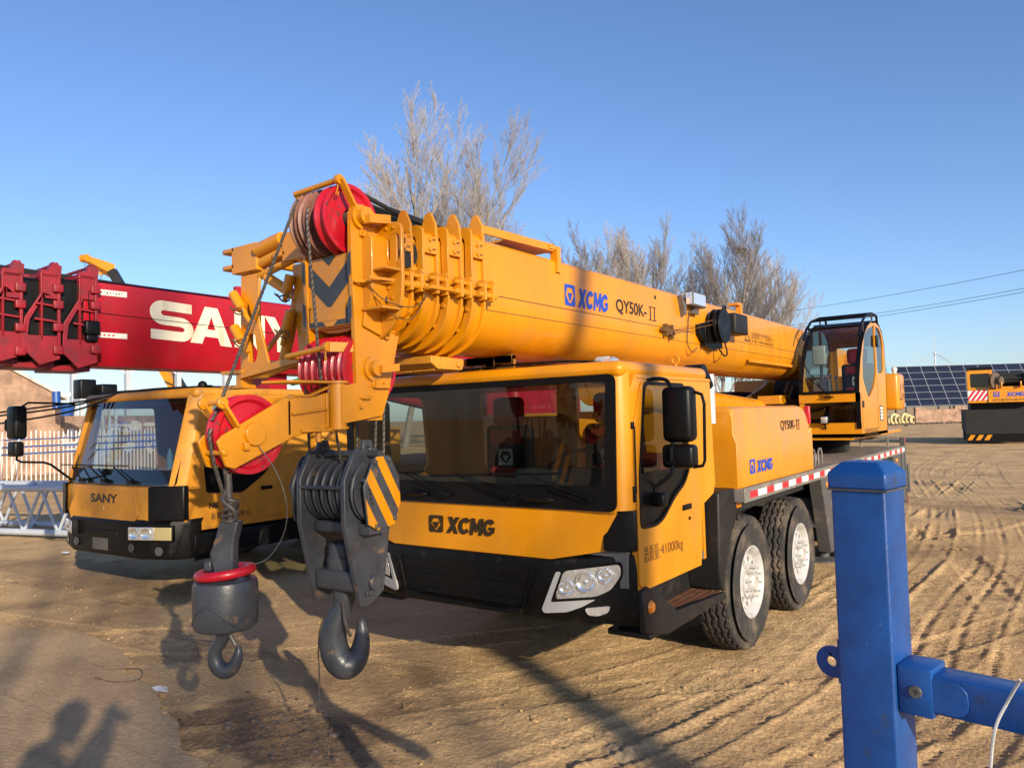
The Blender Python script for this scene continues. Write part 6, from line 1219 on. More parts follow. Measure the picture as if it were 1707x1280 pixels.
so_ = [(0.97, 1.0)]+[(0.30+0.30*math.cos(a), 0.69+0.31*math.sin(a)) for a in np.linspace(PI/2, 1.5*PI, 12)]+[(0.70, 0.38)]+[(0.70+0.10*math.cos(a), 0.31+0.065*math.sin(a)) for a in np.linspace(PI/2, -PI/2, 8)]+[(0.02, 0.245), (0.02, 0.0)]+[(0.70+0.31*math.cos(a), 0.31+0.31*math.sin(a)) for a in np.linspace(-PI/2, PI/2, 12)]+[(0.32, 0.62)]+[(0.32-0.07*math.cos(a), 0.69+0.065*math.sin(a)) for a in np.linspace(-PI/2, PI/2, 8)]+[(0.97, 0.755)]
P2(F(so_)); F = fit(0.48, 1.06, 3.055, 3.535); P2(F([(0, 0), (0.35, 1), (0.65, 1), (1, 0), (0.72, 0), (0.66, 0.20), (0.34, 0.20), (0.28, 0)]), [F([(0.40, 0.40), (0.60, 0.40), (0.50, 0.76)])])
F = fit(1.10, 1.56, 3.03, 3.505); P2(F([(0, 0), (0, 1), (0.30, 1), (0.72, 0.42), (0.72, 1), (1, 1), (1, 0), (0.72, 0), (0.28, 0.60), (0.28, 0)]))
F = fit(1.56, 2.10, 3.01, 3.485); P2(F([(0.36, 0), (0.36, 0.40), (0, 1), (0.30, 1), (0.50, 0.62), (0.70, 1), (1, 1), (0.64, 0.40), (0.64, 0)]))
obj("maker_lettering", mb, "letter_white", rb, **L_)
mb = MB(); mb.box(0.401, 0.403, -0.66, -0.30, 3.535, 3.60, 0); pass
for i in range(9): mb.box(0.4032, 0.404, -0.63+0.033*i, -0.615+0.033*i, 3.55+0.008*(i % 3), 3.575+0.004*(i % 2), 1 if i in (4, 5) else 2)
obj("sticker", mb, ["sticker_white", "tape_red", "letter_brown"], rb, **L_); mb = MB(); mb.box(0.401, 0.403, -0.64, -0.30, 3.045, 3.105, 0)
for i in range(4): mb.box(0.4032, 0.404, -0.62+0.05*i, -0.595+0.05*i, 3.065, 3.085, 1)
obj("sticker", mb, ["sticker_white", "tape_red", "letter_brown"], rb, **L_)
mb = MB(); mb.rbox(0.405, 0.50, -0.80, -0.64, 3.06, 3.22, 0.02); mb.rbox(0.41, 0.49, -0.79, -0.66, 2.98, 3.06, 0.02); mb.tube(spline([(0.42, -0.72, 3.2), (0.43, -0.74, 3.5), (0.42, -0.70, 3.66), (0.41, -0.4, 3.69), (0.41, 1.5, 3.66)], 5), 0.008, 6); mb.bar((0.408, -0.78, 3.33), (0.408, 3.0, 3.22), 0.004, 0.006); obj("cable_box", mb, "black_plastic", rb, **L_)
mb = MB()
for i in range(3): mb.tube([(-0.1+0.1*i, -1.9, 3.80), (-0.1+0.1*i, 0, 3.745), (-0.1+0.1*i, 9, 3.66)], 0.012, 6)
obj("hoist_rope", mb, "rope_black", rb, **L_)
mb = MB(); mb.box(-0.5, 0.5, 7.4, 10.6, 1.5, 2.6); mb.cyl((0, 7.9, 1.32), (0, 7.9, 1.5), 0.8, 40); mb.cyl((0, 3.2, 2.74), (0, 7.2, 2.1), 0.17, 18); mb.box(-0.3, 0.3, 1.85, 2.15, 1.32, 2.72); obj("superstructure", mb, "red_paint", s2, **L_)
mb = MB(); mb.rbox(0.55, 1.35, 6.6, 8.3, 1.55, 3.2, 0.15); obj("operator_cab", mb, "red_paint", s2, **L_)
mb = MB(); mb.rbox(-1.2, 1.2, 1.9, 3.6, 1.32, 1.9, 0.06); obj("engine_cover", mb, OY, s2, **L_)
# ================================================================ BACKGROUND AND SMALL THINGS
mat("whitewash", (0.62, 0.58, 0.52), 0.9, var=0.2)
def uvbox(name, mb, m, parent=None, **kw):
    """object with box-projected UVs in metres, for the brick material"""
    o = obj(name, mb, m, parent, smooth=0, **kw); me = o.data; uv = me.uv_layers.new(name="UVMap")
    for p in me.polygons:
        n = p.normal
        for li in p.loop_indices:
            co = me.vertices[me.loops[li].vertex_index].co
            if abs(n.z) > 0.7: uv.data[li].uv = (co.x, co.y)
            else:
                h = Vector((-n.y, n.x, 0)).normalized(); uv.data[li].uv = (co.dot(h), co.z)
    return o
# --- left side: brick shed, yard wall, picket fence, lattice section, steel frame
d = Vector((-0.41, 0.912, 0)); nrm = Vector((0.912, 0.41, 0)); P0 = Vector((-35.0, 16.3, 0)); root = thing("brick_shed", P0, "orange brick shed with a sloping tiled gable roof at the left edge", "shed")
A = [(-11.0, -0.3), (0.0, -0.3), (0.0, 3.55), (-2.9, 4.72), (-4.0, 5.15), (-11.0, 5.15)]
mb = MB(); mb.plate3([(-u, z) for u, z in A][::-1], P0, -d, (0,0,1), -0.3); mb.obox(P0-nrm*4+Vector((0,0,1.6)), nrm*4, d*0.12, (0,0,1.9)); uvbox("gable_wall", mb, "brick_orange", root)
mb = MB()
for (u0, z0), (u1, z1) in (((0.35, 3.50), (-4.0, 5.25)), ((-4.0, 5.25), (-9, 3.3))):
    a = P0+d*u0+Vector((0,0,z0)); b = P0+d*u1+Vector((0,0,z1)); v = (b-a); w = v.cross(nrm).normalized(); mb.obox((a+b)/2-nrm*3.8, v/2, nrm*4.2, w*0.06)
obj("roof", mb, "whitewash", root)
wroot = P0+d*0.05-nrm*0.05
yw = MB(); yw.obox(wroot+d*9+Vector((0,0,1.25)), d*9, nrm*0.12, (0,0,1.45)); o = uvbox("brick_wall", yw, "brick_rubble"); tag(o, "long brick yard wall behind the white picket fence, patched with whitewash and blue paint", "wall")
m = MB()
for k in range(46):
    u = rng.uniform(0.3, 9); z = rng.uniform(0.9, 2.3); w_, h_ = rng.uniform(0.2, 0.9), rng.uniform(0.05, 0.35); nn = 9
    poly = [(w_*math.cos(2*PI*i/nn)*rng.uniform(0.6, 1.1), h_*math.sin(2*PI*i/nn)*rng.uniform(0.6, 1.1)) for i in range(nn)]
    m.plate3(poly, wroot+d*u+Vector((0,0,z))+nrm*(0.126+0.004*k*0.2), d, (0,0,1), 0.003, (), int(rng.integers(0, 2)))
mat("blue_daub", (0.20, 0.21, 0.45), 0.8, var=0.2)
obj("paint_patch", m, ["whitewash", "blue_daub"], o)
# picket fence
f0, f1 = Vector((-27.6, 8.0, 0)), Vector((-31.5, 21.5, 0)); fd = (f1-f0).normalized(); fn = Vector((fd.y, -fd.x, 0)); L = (f1-f0).length
fr = thing("picket_fence", f0, "fence of thin white pickets on blue rails before the brick wall", "fence", shift=True)
for z in (1.70, 1.42, 1.15):
    m = MB(); m.bar(f0+Vector((0,0,z)), f1+Vector((0,0,z)), 0.045, 0.05 if z < 1.6 else 0.035); obj("rail", m, "blue_paint", fr)
m = MB(); m.box(-0.020, 0.020, -0.015, 0.015, 0.0, 2.02); pk = obj("picket", m, "white_paint", fr, local=True); n = 72
for i in range(n):
    q = pk if i == 0 else pk.copy()
    if i: C.objects.link(q)
    q.location = fd*(L*i/(n-1))-fn*0.05; q.rotation_euler = (rng.normal(0, 0.004), rng.normal(0, 0.004), math.atan2(fd.y, fd.x)); q.scale.z = rng.uniform(0.97, 1.02)
# a few leaning pickets propped in front
for i in range(3):
    q = pk.copy(); C.objects.link(q); q.location = fd*(2.9+0.5*i)+fn*0.5; q.rotation_euler = (0.12, 0.10*(i-1), math.atan2(fd.y, fd.x))
# pale lattice mast section lying on the ground
t0, t1 = Vector((-18.5, 4.95, 0)), Vector((-9.2, 7.6, 0)); td = (t1-t0).normalized(); tn = Vector((-td.y, td.x, 0)); TL = (t1-t0).length
ls_ = thing("lattice_mast_section", t0, "pale grey tubular lattice mast section lying on the ground left of the old yellow cab", "mast section")
H_, W_ = 0.86, 0.9; zo = 0.07
cor = [tn*(W_/2)+Vector((0,0,zo+0.04)), -tn*(W_/2)+Vector((0,0,zo+0.04)), tn*(W_/2)+Vector((0,0,zo+H_)), -tn*(W_/2)+Vector((0,0,zo+H_))]
for c in cor: m = MB(); m.cyl(t0+c, t1+c, 0.062, 12); obj("chord", m, "truss_paint", ls_)
N = 11
for i in range(N):
    a, b = TL*i/N, TL*(i+1)/N; mid = (a+b)/2
    for k0, k1 in ((1, 3), (0, 2)):
        for (p, q) in ((a, mid), (b, mid)): m = MB(); m.cyl(t0+td*p+cor[k0], t0+td*q+cor[k1], 0.028, 8); obj("brace", m, "truss_paint", ls_)
    m = MB(); m.cyl(t0+td*a+cor[2], t0+td*b+cor[3], 0.028, 8); m.cyl(t0+td*a+cor[0], t0+td*b+cor[1], 0.028, 8); obj("brace", m, "truss_paint", ls_)
# blue bucket hanging on the shed corner
bk = thing("bucket", (-32.7, 15.75, 2.65), "blue plastic bucket hung below a blue pole at the corner of the brick shed", "bucket")
m = MB(); m.lathe([(0.0, 2.65), (0.25, 2.65), (0.33, 3.18), (0.31, 3.18), (0.235, 2.69), (0, 2.69)], (-32.7, 15.75, 0), (0.0,0.03,1), 24); obj("shell", m, "blue_paint", bk)
m = MB(); m.cyl((-32.95, 15.5, 2.95), (-33.0, 15.5, 3.75), 0.17, 14); obj("pole_wrap", m, "blue_paint", bk)
# steel frame under construction
F0 = Vector((-40, 16.5, 0)); fx_ = Vector((0.34, 0.94, 0)).normalized(); fy_ = Vector((-0.94, 0.34, 0))
sf = thing("steel_frame", F0, "grey steel frame of columns and diagonal braces beyond the brick wall", "steel frame")
for i in range(6):
    b = F0+fx_*(i*2.6)
    m = MB(); m.box(b.x-0.13, b.x+0.13, b.y-0.13, b.y+0.13, -0.2, 8.2); obj("column", m, "galv", sf)
    if i < 5:
        c = F0+fx_*((i+1)*2.6); z0, z1 = (5.0, 6.9); m = MB(); m.bar(b+Vector((0,0,z0)), c+Vector((0,0,z1)), 0.10, 0.10); m.bar(b+Vector((0,0,z1)), c+Vector((0,0,z0)), 0.10, 0.10); obj("brace", m, "galv", sf)
for z in (3.9, 7.3): m = MB(); m.bar(F0+Vector((0,0,z)), F0+fx_*13+Vector((0,0,z)), 0.14, 0.2); obj("beam", m, "galv", sf)
for i, (x, y, z, w_, h_) in enumerate(((-36.2, 18.2, 3.55, 0.40, 0.75), (-35.5, 18.9, 3.55, 0.40, 0.55))):
    t = thing("tank", (x, y, 0), ("taller black box tank on a grey stand" if i == 0 else "lower black box tank on a grey stand")+" beyond the brick yard wall", "tank", group="black tanks beyond the yard wall")
    m = MB(); m.rbox(x-w_, x+w_, y-w_, y+w_, z, z+h_*1.3, 0.08); obj("body", m, "black_plastic", t)
    m = MB(); [m.box(x+sx*w_*0.8-0.06, x+sx*w_*0.8+0.06, y+sy*w_*0.8-0.06, y+sy*w_*0.8+0.06, -0.1, z) for sx in (-1, 1) for sy in (-1, 1)]; m.box(x-w_, x+w_, y-w_, y+w_, z-0.12, z); obj("stand", m, "galv", t)
# distant raised booms
def far_boom(base, elbow, tip, w_, label, dark=True):
    base, elbow, tip = Vector(base), Vector(elbow), Vector(tip); o = thing("crane_boom", (base.x, base.y, 0), label, "crane boom"); h = bpy.data.objects[o.name]
    m = MB(); m.bar((base.x, base.y, -0.1), elbow, w_, w_); obj("telescopic_section", m, "dark_grey_panel" if dark else YEL, o)
    m = MB(); v = (tip-elbow); m.loft([[elbow+Vector((sx*w_*0.7, 0, sz*w_*0.7)) for sx, sz in ((-1,-1),(1,-1),(1,1),(-1,1))], [elbow+v*0.4+Vector((sx*w_*0.7, 0, sz*w_*0.55)) for sx, sz in ((-1,-1),(1,-1),(1,1),(-1,1))], [tip+Vector((sx*w_*0.4, 0, sz*w_*0.3)) for sx, sz in ((-1,-1),(1,-1),(1,1),(-1,1))]])
    m.cyl(tip-Vector((0.3,0.1,0)), tip+Vector((0.3,0.1,0)), w_*0.5, 12); m.bar(elbow+v*0.35+Vector((0,0,-w_)), elbow+v*0.75+Vector((0,0,-w_*1.1)), w_*0.3, w_*0.3); obj("boom_head", m, YEL, o)
    m = MB(); m.cyl(tip, tip-Vector((0,0,3.5)), 0.03, 5); m.cyl(elbow+v*0.4, elbow+v*0.4-Vector((0,0,4)), 0.03, 5); obj("rope", m, "rope_black", o)
far_boom((-60, 41, 0), (-66.9, 34.7, 16.6), (-68.8, 33.2, 17.8), 0.75, "distant raised crane boom with a yellow head above the red boom")
t = thing("crane_boom", (-37.5, 26, 0), "distant yellow crane boom sloping down below the red boom", "crane boom"); m = MB(); m.bar((-40.3, 24.0, 6.6), (-37.2, 26.0, 0.2), 0.42, 0.5); obj("telescopic_section", m, YEL, t); m = MB(); m.bar((-40.6, 24.2, 6.4), (-38.2, 26.2, 0.2), 0.12, 0.12); obj("cylinder", m, "galv", t)
# --- poplars
def poplar(seed, H, spread, nmain, maxl=4):
    R = np.random.default_rng(seed); tv, tf, cv, cf = [], [], [], []
    def seg(P, r, V, Fc, n):
        o = len(V); N = len(P); ref = np.array([0.31, 0.95, 0.05])
        for i in range(N):
            t = P[min(i+1, N-1)]-P[max(0, i-1)]; t = t/np.linalg.norm(t); a = np.cross(t, ref); a /= np.linalg.norm(a); b = np.cross(t, a)
            for k in range(n): th = 2*PI*k/n; V.append(tuple(P[i]+r[i]*(a*math.cos(th)+b*math.sin(th))))
        for i in range(N-1):
            for k in range(n): Fc.append((o+i*n+k, o+i*n+(k+1) % n, o+(i+1)*n+(k+1) % n, o+(i+1)*n+k))
    def limb(p, d, L, r, lvl, n):
        k = 7 if lvl < 2 else 4; P = [p.copy()]; dd = d/np.linalg.norm(d); st = L/k
        for i in range(k):
            dd = dd+R.normal(0, 0.07 if lvl < 2 else 0.10, 3)+np.array([0, 0, 0.165 if lvl > 0 else 0.05]); dd /= np.linalg.norm(dd); P.append(P[-1]+dd*st)
        P = np.array(P); rad = r*np.linspace(1, 0.28, k+1); seg(P, rad, tv if lvl == 0 else cv, tf if lvl == 0 else cf, 8 if lvl == 0 else (5 if lvl == 1 else 3))
        if lvl >= maxl: return
        m = {0: nmain, 1: 22, 2: 11, 3: 5}[lvl]
        for j in range(m):
            t = (0.22+0.76*(j+R.random())/m) if lvl else ((0.16+0.74*(j+R.random())/m) if maxl > 2 else (0.62+0.34*(j+R.random())/m)); i = min(k-1, int(t*k)); q = P[i]+(P[i+1]-P[i])*(t*k-i); ax = P[i+1]-P[i]; ax /= np.linalg.norm(ax)
            th = R.random()*2*PI; u = np.cross(ax, [0.2, 0.4, 0.9]); u /= np.linalg.norm(u); v = np.cross(ax, u); ang = math.radians(R.uniform(18, 36) if lvl else R.uniform(26, 52)*spread)
            dn = ax*math.cos(ang)+(u*math.cos(th)+v*math.sin(th))*math.sin(ang); rl = float(np.interp(t*k, range(k+1), rad))
            LL = L*(0.60-0.30*t)*R.uniform(0.8, 1.15) if lvl == 0 else L*(1-0.6*t)*R.uniform(0.32, 0.55)
            limb(q, dn, LL, max(0.0068, rl*0.55), lvl+1, n)
    limb(np.zeros(3), np.array([R.normal(0, .03), R.normal(0, .03), 1.0]), H*0.92, H*0.0095, 0, 0)
    a, b = MB(), MB(); a.add(tv, tf); b.add(cv, cf); return a, b
protos = []
for seed, H, sp, nm in ((3, 22.5, 0.9, 20), (8, 17.5, 1.0, 21), (14, 17.0, 1.05, 20)):
    a, b = poplar(seed, H, sp, nm); protos.append((a, b))
spots = [(0, (-35.9, 40.6), 1.0, 1.6, "tall bare poplar standing furthest left, right above the boom head"), (0, (-32.2, 43.3), 0.97, 2.3, "broad tall bare poplar second from the left, behind the boom collars"), (1, (-31.9, 48.0), 0.98, 1.0, "lower bare poplar beside the broad tall one, over the rope tray"),
         (1, (-28.8, 55.7), 0.93, 2.6, "dense bare poplar, first of the middle row above the blue letters"), (2, (-26.3, 57.5), 0.98, 4.0, "bare poplar with the tallest crown of the middle row"), (1, (-24.6, 60.8), 0.96, 5.2, "short bare poplar left of the tree with the nest"),
         (2, (-18.8, 63.0), 0.98, 0.7, "bare poplar with a dark bird nest in its crown"), (1, (-18.0, 66.2), 0.86, 3.6, "bare poplar at the right end of the row, nearest the power lines"), (2, (-22.1, 59.5), 0.72, 2.2, "thin low bare poplar between the middle row and the nest tree"), (1, (-29.9, 53.0), 0.74, 4.4, "low bare poplar at the left end of the middle row"),
         (2, (-27.6, 56.5), 0.92, 1.3, "pale bare poplar just right of the first one in the middle row"), (1, (-20.4, 61.5), 0.86, 3.1, "bare poplar with pale twigs touching the nest tree on its left"),
         (0, (-34.2, 42.0), 0.86, 4.2, "slim bare poplar between the two tallest ones")]
trees = {}
for k, (pi_, xy, sc, rz, lab) in enumerate(spots):
    r_ = thing("poplar_tree", (xy[0], xy[1], -0.3), lab, "tree", rz, "bare poplars behind the cranes", shift=False); r_.scale = (sc*1.28, sc*1.28, sc*1.02)
    if pi_ not in trees:
        a, b = protos[pi_]; trees[pi_] = (obj("trunk", a, "bark", r_, local=True), obj("crown", b, "twig", r_, local=True))
    else:
        for s in trees[pi_]: c = s.copy(); C.objects.link(c); c.parent = r_
m = MB(); R_ = np.random.default_rng(2)
for i in range(90):
    c = Vector((-17.13, 60.97, 15.1))+Vector(R_.normal(0, 0.16, 3)); v = Vector(R_.normal(0, 1, 3)); v.z *= 0.4; m.cyl(c-v*0.25, c+v*0.25, 0.022, 4)
tag(obj("bird_nest", m, "stone_dark"), "dark twig nest high in the bare tree above the boom's rear end", "nest")
# --- power lines
for i, (a, b, lab) in enumerate((((-21, 68, 10.6), (9, 42, 8.9), "upper single power line crossing the sky at the right"), ((-21, 68, 9.35), (9, 42, 8.02), "middle power line, upper one of the lower pair at the right"), ((-21, 68, 9.1), (9, 42, 7.85), "lowest power line, running just under its neighbour at the right"))):
    A, B = Vector(a), Vector(b); m = MB(); m.tube([A.lerp(B, k/24)+Vector((0, 0, -1.2*4*(k/24)*(1-k/24)*0.35)) for k in range(25)], 0.013, 5); tag(obj("power_line", m, "rope_black"), lab, "power line", "power lines")
# --- solar arrays
def solar(BL, e, tvec, cols, rows, pw, ph, label):
    BL, e, tvec = Vector(BL), Vector(e).normalized(), Vector(tvec).normalized(); nn = e.cross(tvec); o = thing("solar_array", (BL.x, BL.y, 0), label, "solar array", group="solar arrays at the back")
    m = MB(); m.obox((0,0,0), (pw/2-0.03, 0, 0), (0, ph/2-0.03, 0), (0, 0, 0.02)); first = None
    mg = MB(); mg.obox((0,0,0.021), (pw/2-0.03, 0, 0), (0, 0.008, 0), (0,0,0.001))
    Rm = Matrix((e, tvec, nn)).transposed()
    for i in range(cols):
        for j in range(rows):
            if first is None: first = obj("solar_panel", m, "solar_cell", o, local=True); q = first
            else: q = first.copy(); C.objects.link(q)
            q.matrix_local = Matrix.Translation(BL+e*(pw*(i+0.5))+tvec*(ph*(j+0.5))-Vector((BL.x, BL.y, 0))) @ Rm.to_4x4()
    m = MB()
    for i in range(cols+1): m.obox(BL+e*(pw*i)+tvec*(ph*rows/2)+nn*0.0, e*0.026, tvec*(ph*rows/2), nn*0.03)
    for j in range(rows+1): m.obox(BL+e*(pw*cols/2)+tvec*(ph*j), e*(pw*cols/2), tvec*0.022, nn*0.028)
    obj("frame", m, "solar_frame", o)
    m = MB(); m.obox(BL+tvec*(ph*rows/2)-e*0.40, e*0.34, tvec*(ph*rows/2), nn*0.05); obj("edge_reflection", m, "reflection_blue", o)  # pale blue strip painted for the reflection along the array's edge
    m = MB()
    for i in range(0, cols+1, 3):
        p = BL+e*(pw*i)+tvec*(ph*rows*0.85); m.bar((p.x, p.y, -0.2), p, 0.15, 0.15); p = BL+e*(pw*i)+tvec*0.2; m.bar((p.x, p.y, -0.2), p, 0.15, 0.15)
    m.obox(BL+e*(pw*cols/2)-nn*0.12+tvec*0.15, e*(pw*cols/2), tvec*0.1, nn*0.1); obj("support", m, "chassis_grey", o)
e_ = (0.815, 0.58, 0); tb = Vector((-0.58, 0.815, 0))*0.62+Vector((0,0,1))
solar((-11.4, 99.6, 2.05), e_, tb, 13, 6, 1.72, 0.95, "large tilted solar array behind the far crane, edged by a pale blue strip")
solar((-19.0, 95.2, 1.75), e_, tb, 4, 4, 1.72, 0.95, "smaller lower solar array left of the large one, half hidden by the operator's cab")
W0 = Vector((-11.2, 100.2, 0)); ed = Vector(e_).normalized(); en = Vector((ed.y, -ed.x, 0))
m = MB(); m.obox(W0+ed*6+en*1.2+Vector((0,0,0.65)), ed*6, en*0.2, (0,0,0.95)); m.obox(W0+ed*0.6+en*1.2+Vector((0,0,1.7)), ed*0.6, en*0.22, (0,0,0.22)); m.obox(W0+ed*5.2+en*1.2+Vector((0,0,1.75)), ed*0.6, en*0.22, (0,0,0.22)); tag(uvbox("brick_wall", m, "brick_rubble"), "low rough brick wall below the large solar array", "wall")
for k in range(7):
    p = W0-ed*(0.4+0.42*k)+en*1.2; r_ = 0.48+0.1*((k*7) % 3); t = MB(); t.lathe([(r_*0.62, -0.2), (r_, -0.2), (r_, 0.2), (r_*0.62, 0.2)], (p.x, p.y, r_*0.92), en*0.9+ed*0.4, 18, closed=True)
    tag(obj("concrete_ring", t, "concrete_ring"), "straw coloured ring leaning in the row left of the low brick wall", "ring", "rings stacked by the low brick wall")
# scrubby bank and rubble
m = MB(); R_ = np.random.default_rng(9)
for k in range(260):
    u = R_.uniform(-6, 9); p = W0+ed*u+en*(2.2+R_.exponential(1.2)); s = R_.uniform(0.05, 0.22); m.ball((p.x, p.y, s*0.3), s, 6, 4, 0, (1, R_.uniform(.6, 1.3), .6))
tag(obj("rubble", m, "stone_dark"), kind="stuff")
# wind turbine
t = thing("wind_turbine", (-102.7, 908.5, -1), "white wind turbine far away above the solar array", "wind turbine"); m = MB(); m.cyl((-102.7, 908.5, -1), (-102.7, 908.5, 57), 1.2, 12, 0.7); obj("tower", m, "turbine_hazed_white", t); m = MB(); m.ball((-102.7, 908, 57.5), 1.6, 10, 6, 0, (1, 2, 1)); obj("nacelle", m, "turbine_hazed_white", t)
for a in (88, 208, 328):
    a = math.radians(a); m = MB(); p = Vector((-102.5, 906, 57.5)); q = Vector((math.cos(a)*0.8, math.cos(a)*0.55, math.sin(a))); m.loft([[p+q*s_+Vector((w*0.3, 0, 0))+Vector((0, w2, 0)) for w, w2 in ((-c_, -.2), (c_, -.2), (c_, .2), (-c_, .2))] for s_, c_ in ((0.5, 1.2), (7, 2.0), (23, 0.5))]); obj("blade", m, "turbine_hazed_white", t)
# --- far crane, seen from behind (front of its carrier points away)
fc = thing("truck_crane", (1.0, 45.0, 0), "distant yellow truck crane at the right edge, with red and white warning stripes", "truck crane")
c, s_ = 0.991, 0.13
def T(m):   # local: x right, y away, z up -> world
    m.v = [(0.86+p[0]*c-p[1]*s_, 44.4+p[0]*s_+p[1]*c, p[2]) for p in m.v]; return m
m = MB(); m.box(-1.28, 1.6, 0.0, 7.0, 0.62, 1.75); m.box(-1.35, 1.6, -0.05, 0.4, 0.55, 1.70); m.box(-1.1, 1.4, 0.5, 3, 1.75, 2.1); obj("chassis_frame", T(m), "under_black", fc)
for y in (1.6, 2.9, 5.9):
    for x in (-1.1, 1.3): m = MB(); m.cyl((x-0.16, y, 0.56), (x+0.16, y, 0.56), 0.56, 24); obj("wheel", T(m), "rubber", fc)
m = MB(); m.box(-1.35, 1.6, -0.09, -0.05, 0.12, 0.55); obj("rear_bumper", T(m), "dusty_black", fc)
m = MB()
for k in range(3): x = -1.33+0.36*k; m.plate([(x, 0.24), (x+0.2, 0.24), (x+0.36, 0.50), (x+0.16, 0.50)], 'XZ', -0.096, -0.091)
obj("stripe", T(m), YEL, fc)
m = MB(); m.box(-0.36, 1.75, -0.3, 1.2, 2.08, 2.72); m.box(-1.22, -0.36, -0.25, 1.2, 2.08, 2.20); m.box(1.45, 1.7, -0.2, 1.0, 2.7, 3.6); m.box(-0.1, 1.5, 0.0, 0.2, 2.72, 2.86); m.box(0.0, 0.08, -0.1, 0.1, 2.72, 3.0); m.box(1.35, 1.43, -0.1, 0.1, 2.72, 3.6); m.box(0.2, 0.26, -0.2, 0.1, 2.8, 3.1); m.box(1.0, 1.06, -0.2, 0.1, 2.8, 3.1); obj("counterweight", T(m), YEL, fc, bevel=0.02)
m = MB(); m.box(-1.22, -0.37, -0.262, -0.252, 2.21, 2.70, 1)
for k in range(5):
    x = -1.22+0.22*k-0.1; P = [(x, 2.21), (x+0.12, 2.21), (x+0.46, 2.70), (x+0.34, 2.70)]; P = clip(P, lambda p: -0.375-p[0]); P = clip(P, lambda p: p[0]+1.215)
    if len(P) > 2: m.plate(P, 'XZ', -0.268, -0.263, (), 0)
obj("warning_stripes", T(m), ["tape_red", "tape_white"], fc)
m = MB(); add_emblem(m, (-0.14, -0.302, 2.36), (1,0,0), (0,0,1), 0.26, 0.24, 0.004); add_xcmg(m, (0.40, -0.302, 2.36), (1,0,0), (0,0,1), 0.744, 0.21, 0.005, 0); obj("maker_lettering", T(m), "letter_blue", fc)
m = MB(); add_text(m, "徐州重型机械有限公司", (-0.2, -0.302, 2.15), (1,0,0), (0,0,1), 1.75, 0.11, 0.004); obj("small_lettering", T(m), "letter_brown", fc)
m = MB(); m.plate(rrect(-1.2, -0.10, 2.72, 3.74, 0.10), 'XZ', 0.2, 1.4, [rrect(-1.07, -0.22, 2.86, 3.55, 0.07)]); cb = obj("operator_cab", T(m), YEL, fc, bevel=0.02); m = MB(); m.box(-1.08, -0.21, 0.25, 0.27, 2.85, 3.56); obj("window", T(m), "side_glass", cb); m = MB(); m.box(-1.2, -0.1, 0.15, 1.45, 3.74, 3.86); m.box(-1.1, -0.2, 1.30, 1.38, 2.80, 3.6); obj("cab_roof", T(m), "dusty_black", cb)
m = MB(); m.lathe([(0.0, -0.02), (0.42, -0.02), (0.42, 0.02), (0.2, 0.05), (0.2, 0.3), (0.0, 0.3)], (0.02, 0.1, 3.15), (0.8, -0.6, 0), 24); obj("winch_drum", T(m), "stone_dark", fc)
m = MB(); m.cyl((0.1, 0.35, 3.2), (1.4, 0.35, 3.2), 0.22, 16); m.cyl((0.1, 0.1, 3.25), (1.35, 0.1, 3.25), 0.05, 10); m.box(0.0, 1.45, 0.6, 1.0, 2.72, 3.55); obj("winch", T(m), "under_black", fc)
m = MB(); m.box(-0.15, 0.7, 0.9, 7.5, 2.9, 3.55); obj("boom", T(m), YEL, fc)

# --- blue gate in front of the camera
gp = thing("gate_post", (3.16, 1.52, 0), "square blue steel gate post with a sloped cap, close in front at the right", "gate post", rotz=0, shift=False)
gp.rotation_euler = (0, 0, math.radians(-10.1)); gw = 0.05
gp.location = (3.111+0.985*gw+0.176*gw, 1.543-0.176*gw+0.985*gw, 0)
m = MB(); m.rbox(-gw, gw, -gw, gw, -0.1, 1.842, 0.006, 3); obj("post", m, "blue_paint", gp, local=True)
m = MB(); c0 = gw+0.004
m.loft([[(sx*c0, sy*c0, 1.838) for sx, sy in ((-1,-1),(1,-1),(1,1),(-1,1))], [(sx*c0, sy*c0, 1.866) for sx, sy in ((-1,-1),(1,-1),(1,1),(-1,1))], [(sx*c0*0.97, sy*c0*0.97, 1.870) for sx, sy in ((-1,-1),(1,-1),(1,1),(-1,1))], [(sx*c0*0.62, sy*c0*0.62, 1.889) for sx, sy in ((-1,-1),(1,-1),(1,1),(-1,1))]]); cp = obj("cap", m, "blue_paint", gp, bevel=0.004, seg=3, local=True)
m = MB(); m.box(-c0-0.0008, c0+0.0008, -c0-0.0008, c0+0.0008, 1.8355, 1.8385); obj("weld", m, "worn_metal", cp, local=True)
m = MB(); m.plate([(-gw, 1.525)] + arc(-gw-0.030, 1.495, 0.030, PI/2, PI*1.5, 10) + [(-gw, 1.465)], 'XZ', -0.014, -0.006, [circ(-gw-0.030, 1.495, 0.010, 14)]); m.box(-gw-0.010, -gw, -0.03, 0.02, 1.462, 1.545); obj("lug", m, "blue_paint", gp, bevel=0.002, local=True)
gb = thing("gate_rail", (3.22, 1.51, 0), "blue square steel gate rail joined to the post, running off to the right", "gate rail", shift=False); gb.location = gp.location; gb.rotation_euler = gp.rotation_euler
m = MB(); m.rbox(gw+0.012, 1.15, -0.034, 0.034, 1.447, 1.515, 0.005, 2); obj("beam", m, "blue_paint", gb, local=True)
m = MB(); m.rbox(gw+0.001, gw+0.060, -0.040, 0.040, 1.438, 1.525, 0.005, 2); cl_ = obj("clamp", m, "blue_paint", gb, local=True)
m = MB(); m.lathe([(0.0, 0.003), (0.0045, 0.003), (0.0045, 0.005), (0.010, 0.005), (0.011, 0.0), (0, 0)], (gw+0.032, -0.040, 1.482), (0,-1,0), 20); obj("bolt", m, "worn_metal", cl_, local=True)
